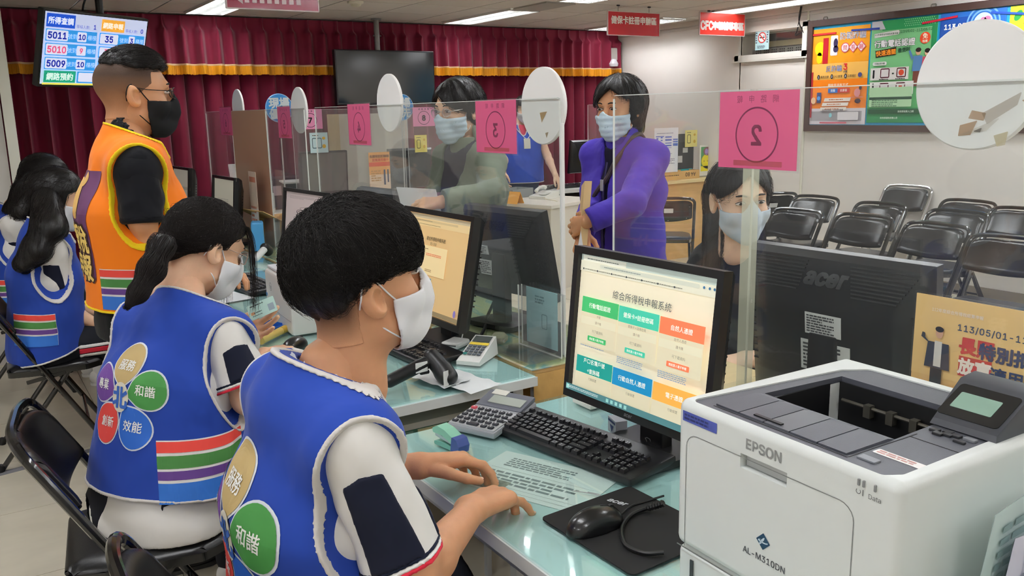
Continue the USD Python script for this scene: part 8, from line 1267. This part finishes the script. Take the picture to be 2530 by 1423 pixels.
ob('back_panel', bx(.9, .016, .5, (0, .2, .42)), mat('#1b1a1b', .6), kdk); keyboard('keyboard', 'black keyboard on the far white desk', V(5.3, 7.12, 0), -PI / 2 + PI, keys=False); mouse('silver grey mouse near the hand of the person in jeans', V(4.98 + .02, 7.1, 0), .4, z=ZD + .0005)
pt_ = thing('paper_tray', 'clear grey tray with papers between the jeans and the telephone', 'tray', (4.3, 6.66, ZD + .001), .3); ob('tray', man(rb(.3, .2, .08, .006, (0, 0, .04))) - man(bx(.29, .19, .1, (0, 0, .056))), mat('#8c9090', .4), pt_); ob('papers', bx(.26, .17, .03, (0, 0, .025)), mat('#ebe9e4', .6), pt_)
# wooden counter in the corner
ZC, YW = .80, 6.42
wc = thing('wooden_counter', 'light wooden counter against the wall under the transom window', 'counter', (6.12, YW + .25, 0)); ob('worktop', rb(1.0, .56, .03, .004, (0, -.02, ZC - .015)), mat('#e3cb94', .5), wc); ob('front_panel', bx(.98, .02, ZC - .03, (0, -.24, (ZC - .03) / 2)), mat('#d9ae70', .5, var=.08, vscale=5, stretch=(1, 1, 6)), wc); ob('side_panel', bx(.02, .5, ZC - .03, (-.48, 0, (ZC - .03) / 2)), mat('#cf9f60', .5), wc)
def ay(x, y, d=.08): return at_y(x, y, YW + d)
l_, r_ = ay(1612, 452, .04), ay(1728, 446, .04); ab = thing('paper_box_lid', 'brown carton tray printed upside down with A4 80', 'carton', ((l_[0] + r_[0]) / 2, YW + .12, ZC + .001)); bw = r_[0] - l_[0]; ob('tray', man(bx(bw, .16, .085, (0, 0, .0425))) - man(bx(bw - .008, .152, .09, (0, 0, .052))), mat('#d3a866', .6), ab); ob('lettering', flat(affinity.rotate(joined(at(latin('A4 80', .05, 2), -bw * .3, 0), at(greek(bw * .42, .016, 1, 3), bw * .16, 0)), 180, origin=(0, 0)), ((0, -.0805, .045), (1, 0, 0), UP), .0004), mat('#5a4425', .6), ab, smooth=False)
def standing(name, x0, y0, x1, y1, d, col, label, cat, layers):
    a_, c_ = ay(x0, y0, d), ay(x1, y1, d); t = thing(name, label, cat, ((a_[0] + c_[0]) / 2, YW + d, c_[2])); w, h = c_[0] - a_[0], a_[2] - c_[2]; ob('sheet', bx(w, .002, h, (0, 0, h / 2)), mat(col, .5), t); printed(t, (V(a_[0], YW + d - .0011, a_[2]), (1, 0, 0), UP), layers(w, h)); return t
standing('flow_chart', 1617, 317, 1674, 424, .03, '#eef0f6', 'white sheet with a blue flow chart beside the shoulder of the woman in purple', 'paper', lambda w, h: [('band', joined(*[S(w * a, -h * b2, w * c, -h * b1) for a, c, b1, b2 in ((.06, .4, .18, .2), (.45, .72, .19, .22), (.45, .72, .25, .29), (.45, .72, .33, .35), (.45, .72, .38, .41), (.45, .72, .44, .45), (.78, .98, .25, .28), (.78, .98, .3, .33), (.78, .98, .35, .41), (.08, .16, .22, .26), (.26, .34, .2, .23), (.26, .34, .26, .29), (.2, .4, .63, .65), (.3, .52, .68, .71), (.3, .52, .81, .83), (.3, .52, .86, .90))]), '#4f6fc4'), ('lettering', joined(at(greek(w * .8, .012, 1, 3), w / 2, -h * .12), at(greek(w * .7, .012, 1, 4), w / 2, -h * .58), at(greek(w * .3, .06, 4, 5), w * .75, -h * .75)), '#9aa0b4')])
standing('green_card', 1729, 359, 1766, 432, .14, '#e9e8dc', 'card with a yellow drawing on green, left of the pink number 2', 'drawing', lambda w, h: [('picture', S(w * .08, -h * .85, w * .92, -h * .06), '#4f9a5e'), ('picture', joined(at(ellp(w * .4, h * .25), w * .5, -h * .52), S(w * .08, -h * .85, w * .92, -h * .68)), '#f0e01c'), ('picture', at(ellp(w * .28, h * .14), w * .5, -h * .2), '#8a5a5e'), ('picture', joined(at(ellp(w * .1, h * .1), w * .42, -h * .22), at(ellp(w * .1, h * .1), w * .58, -h * .22)), '#b49ad8'), ('picture', joined(*[at(Point(0, 0).buffer(w * .045), w * (.28 + .22 * k), -h * .52) for k in range(3)]), '#c7b21c'), ('picture', at(ellp(w * .4, h * .25).difference(ellp(w * .385, h * .24)), w * .5, -h * .52), '#4a4420')])
standing('white_notice', 1752, 338, 1785, 405, .22, '#ecebe6', 'white notice with grey lettering half hidden by the pink number 2', 'paper', lambda w, h: [('lettering', joined(at(greek(w * .8, h * .8, 8, 3), w / 2, -h * .5)), '#5a5660')])
cm = thing('counter_monitor', 'back of a dark monitor on the wooden counter behind the flow chart', 'monitor', (ay(1682, 400, .25)[0], YW + .27, ZC + .001)); a_, c_ = ay(1640, 332, .27), ay(1708, 440, .27); w_, h_ = c_[0] - a_[0], a_[2] - ZC; ob('casing', manifold3d.Manifold.hull_points(np.array([(sx * w_ / 2 * k, y, .03 + (h_ - .035) * z) for sx in (-1, 1) for y, k, zs in ((.02, 1, (.05, 1)), (-.04, .8, (.15, .8))) for z in zs])), mat('#3a3a3c', .45), cm); ob('label_sheet', bx(.07, .001, .05, (.04, -.0415, h_ * .62)), mat('#d9d8d6', .5), cm); ob('label_sheet', bx(.06, .001, .07, (-.03, -.0415, h_ * .42)), mat('#d2d1cf', .5), cm); ob('foot', rb(.2, .16, .02, .004, (0, 0, .0105)), mat('#2c2c2e', .45), cm)
a_, c_ = ay(1693, 322, .2), ay(1722, 362, .2); tablet_card(a_[0], c_[0], c_[2], a_[2], YW + .2, '#efe28a', 'yellow card with a phone drawing stuck on the monitor of the wooden counter')
a_, c_ = ay(1695, 408, .12), ay(1722, 430, .12); bk_ = thing('cyan_basket', 'small cyan perforated basket on the wooden counter', 'basket', ((a_[0] + c_[0]) / 2, YW + .24, ZC + .001)); w_ = c_[0] - a_[0]; ob('basket', man(rb(w_, .1, .09, .006, (0, 0, .045))) - man(bx(w_ - .008, .092, .1, (0, 0, .056))), mat('#27b4bc', .5), bk_); ob('holes', trimesh.util.concatenate([bx(.012, .001, .012, (-w_ / 2 + .025 + .024 * k, -.0506, .02 + .024 * r)) for k in range(int(w_ / .024) - 1) for r in range(3)]), mat('#0f6f78', .6), bk_)
# things about the near left
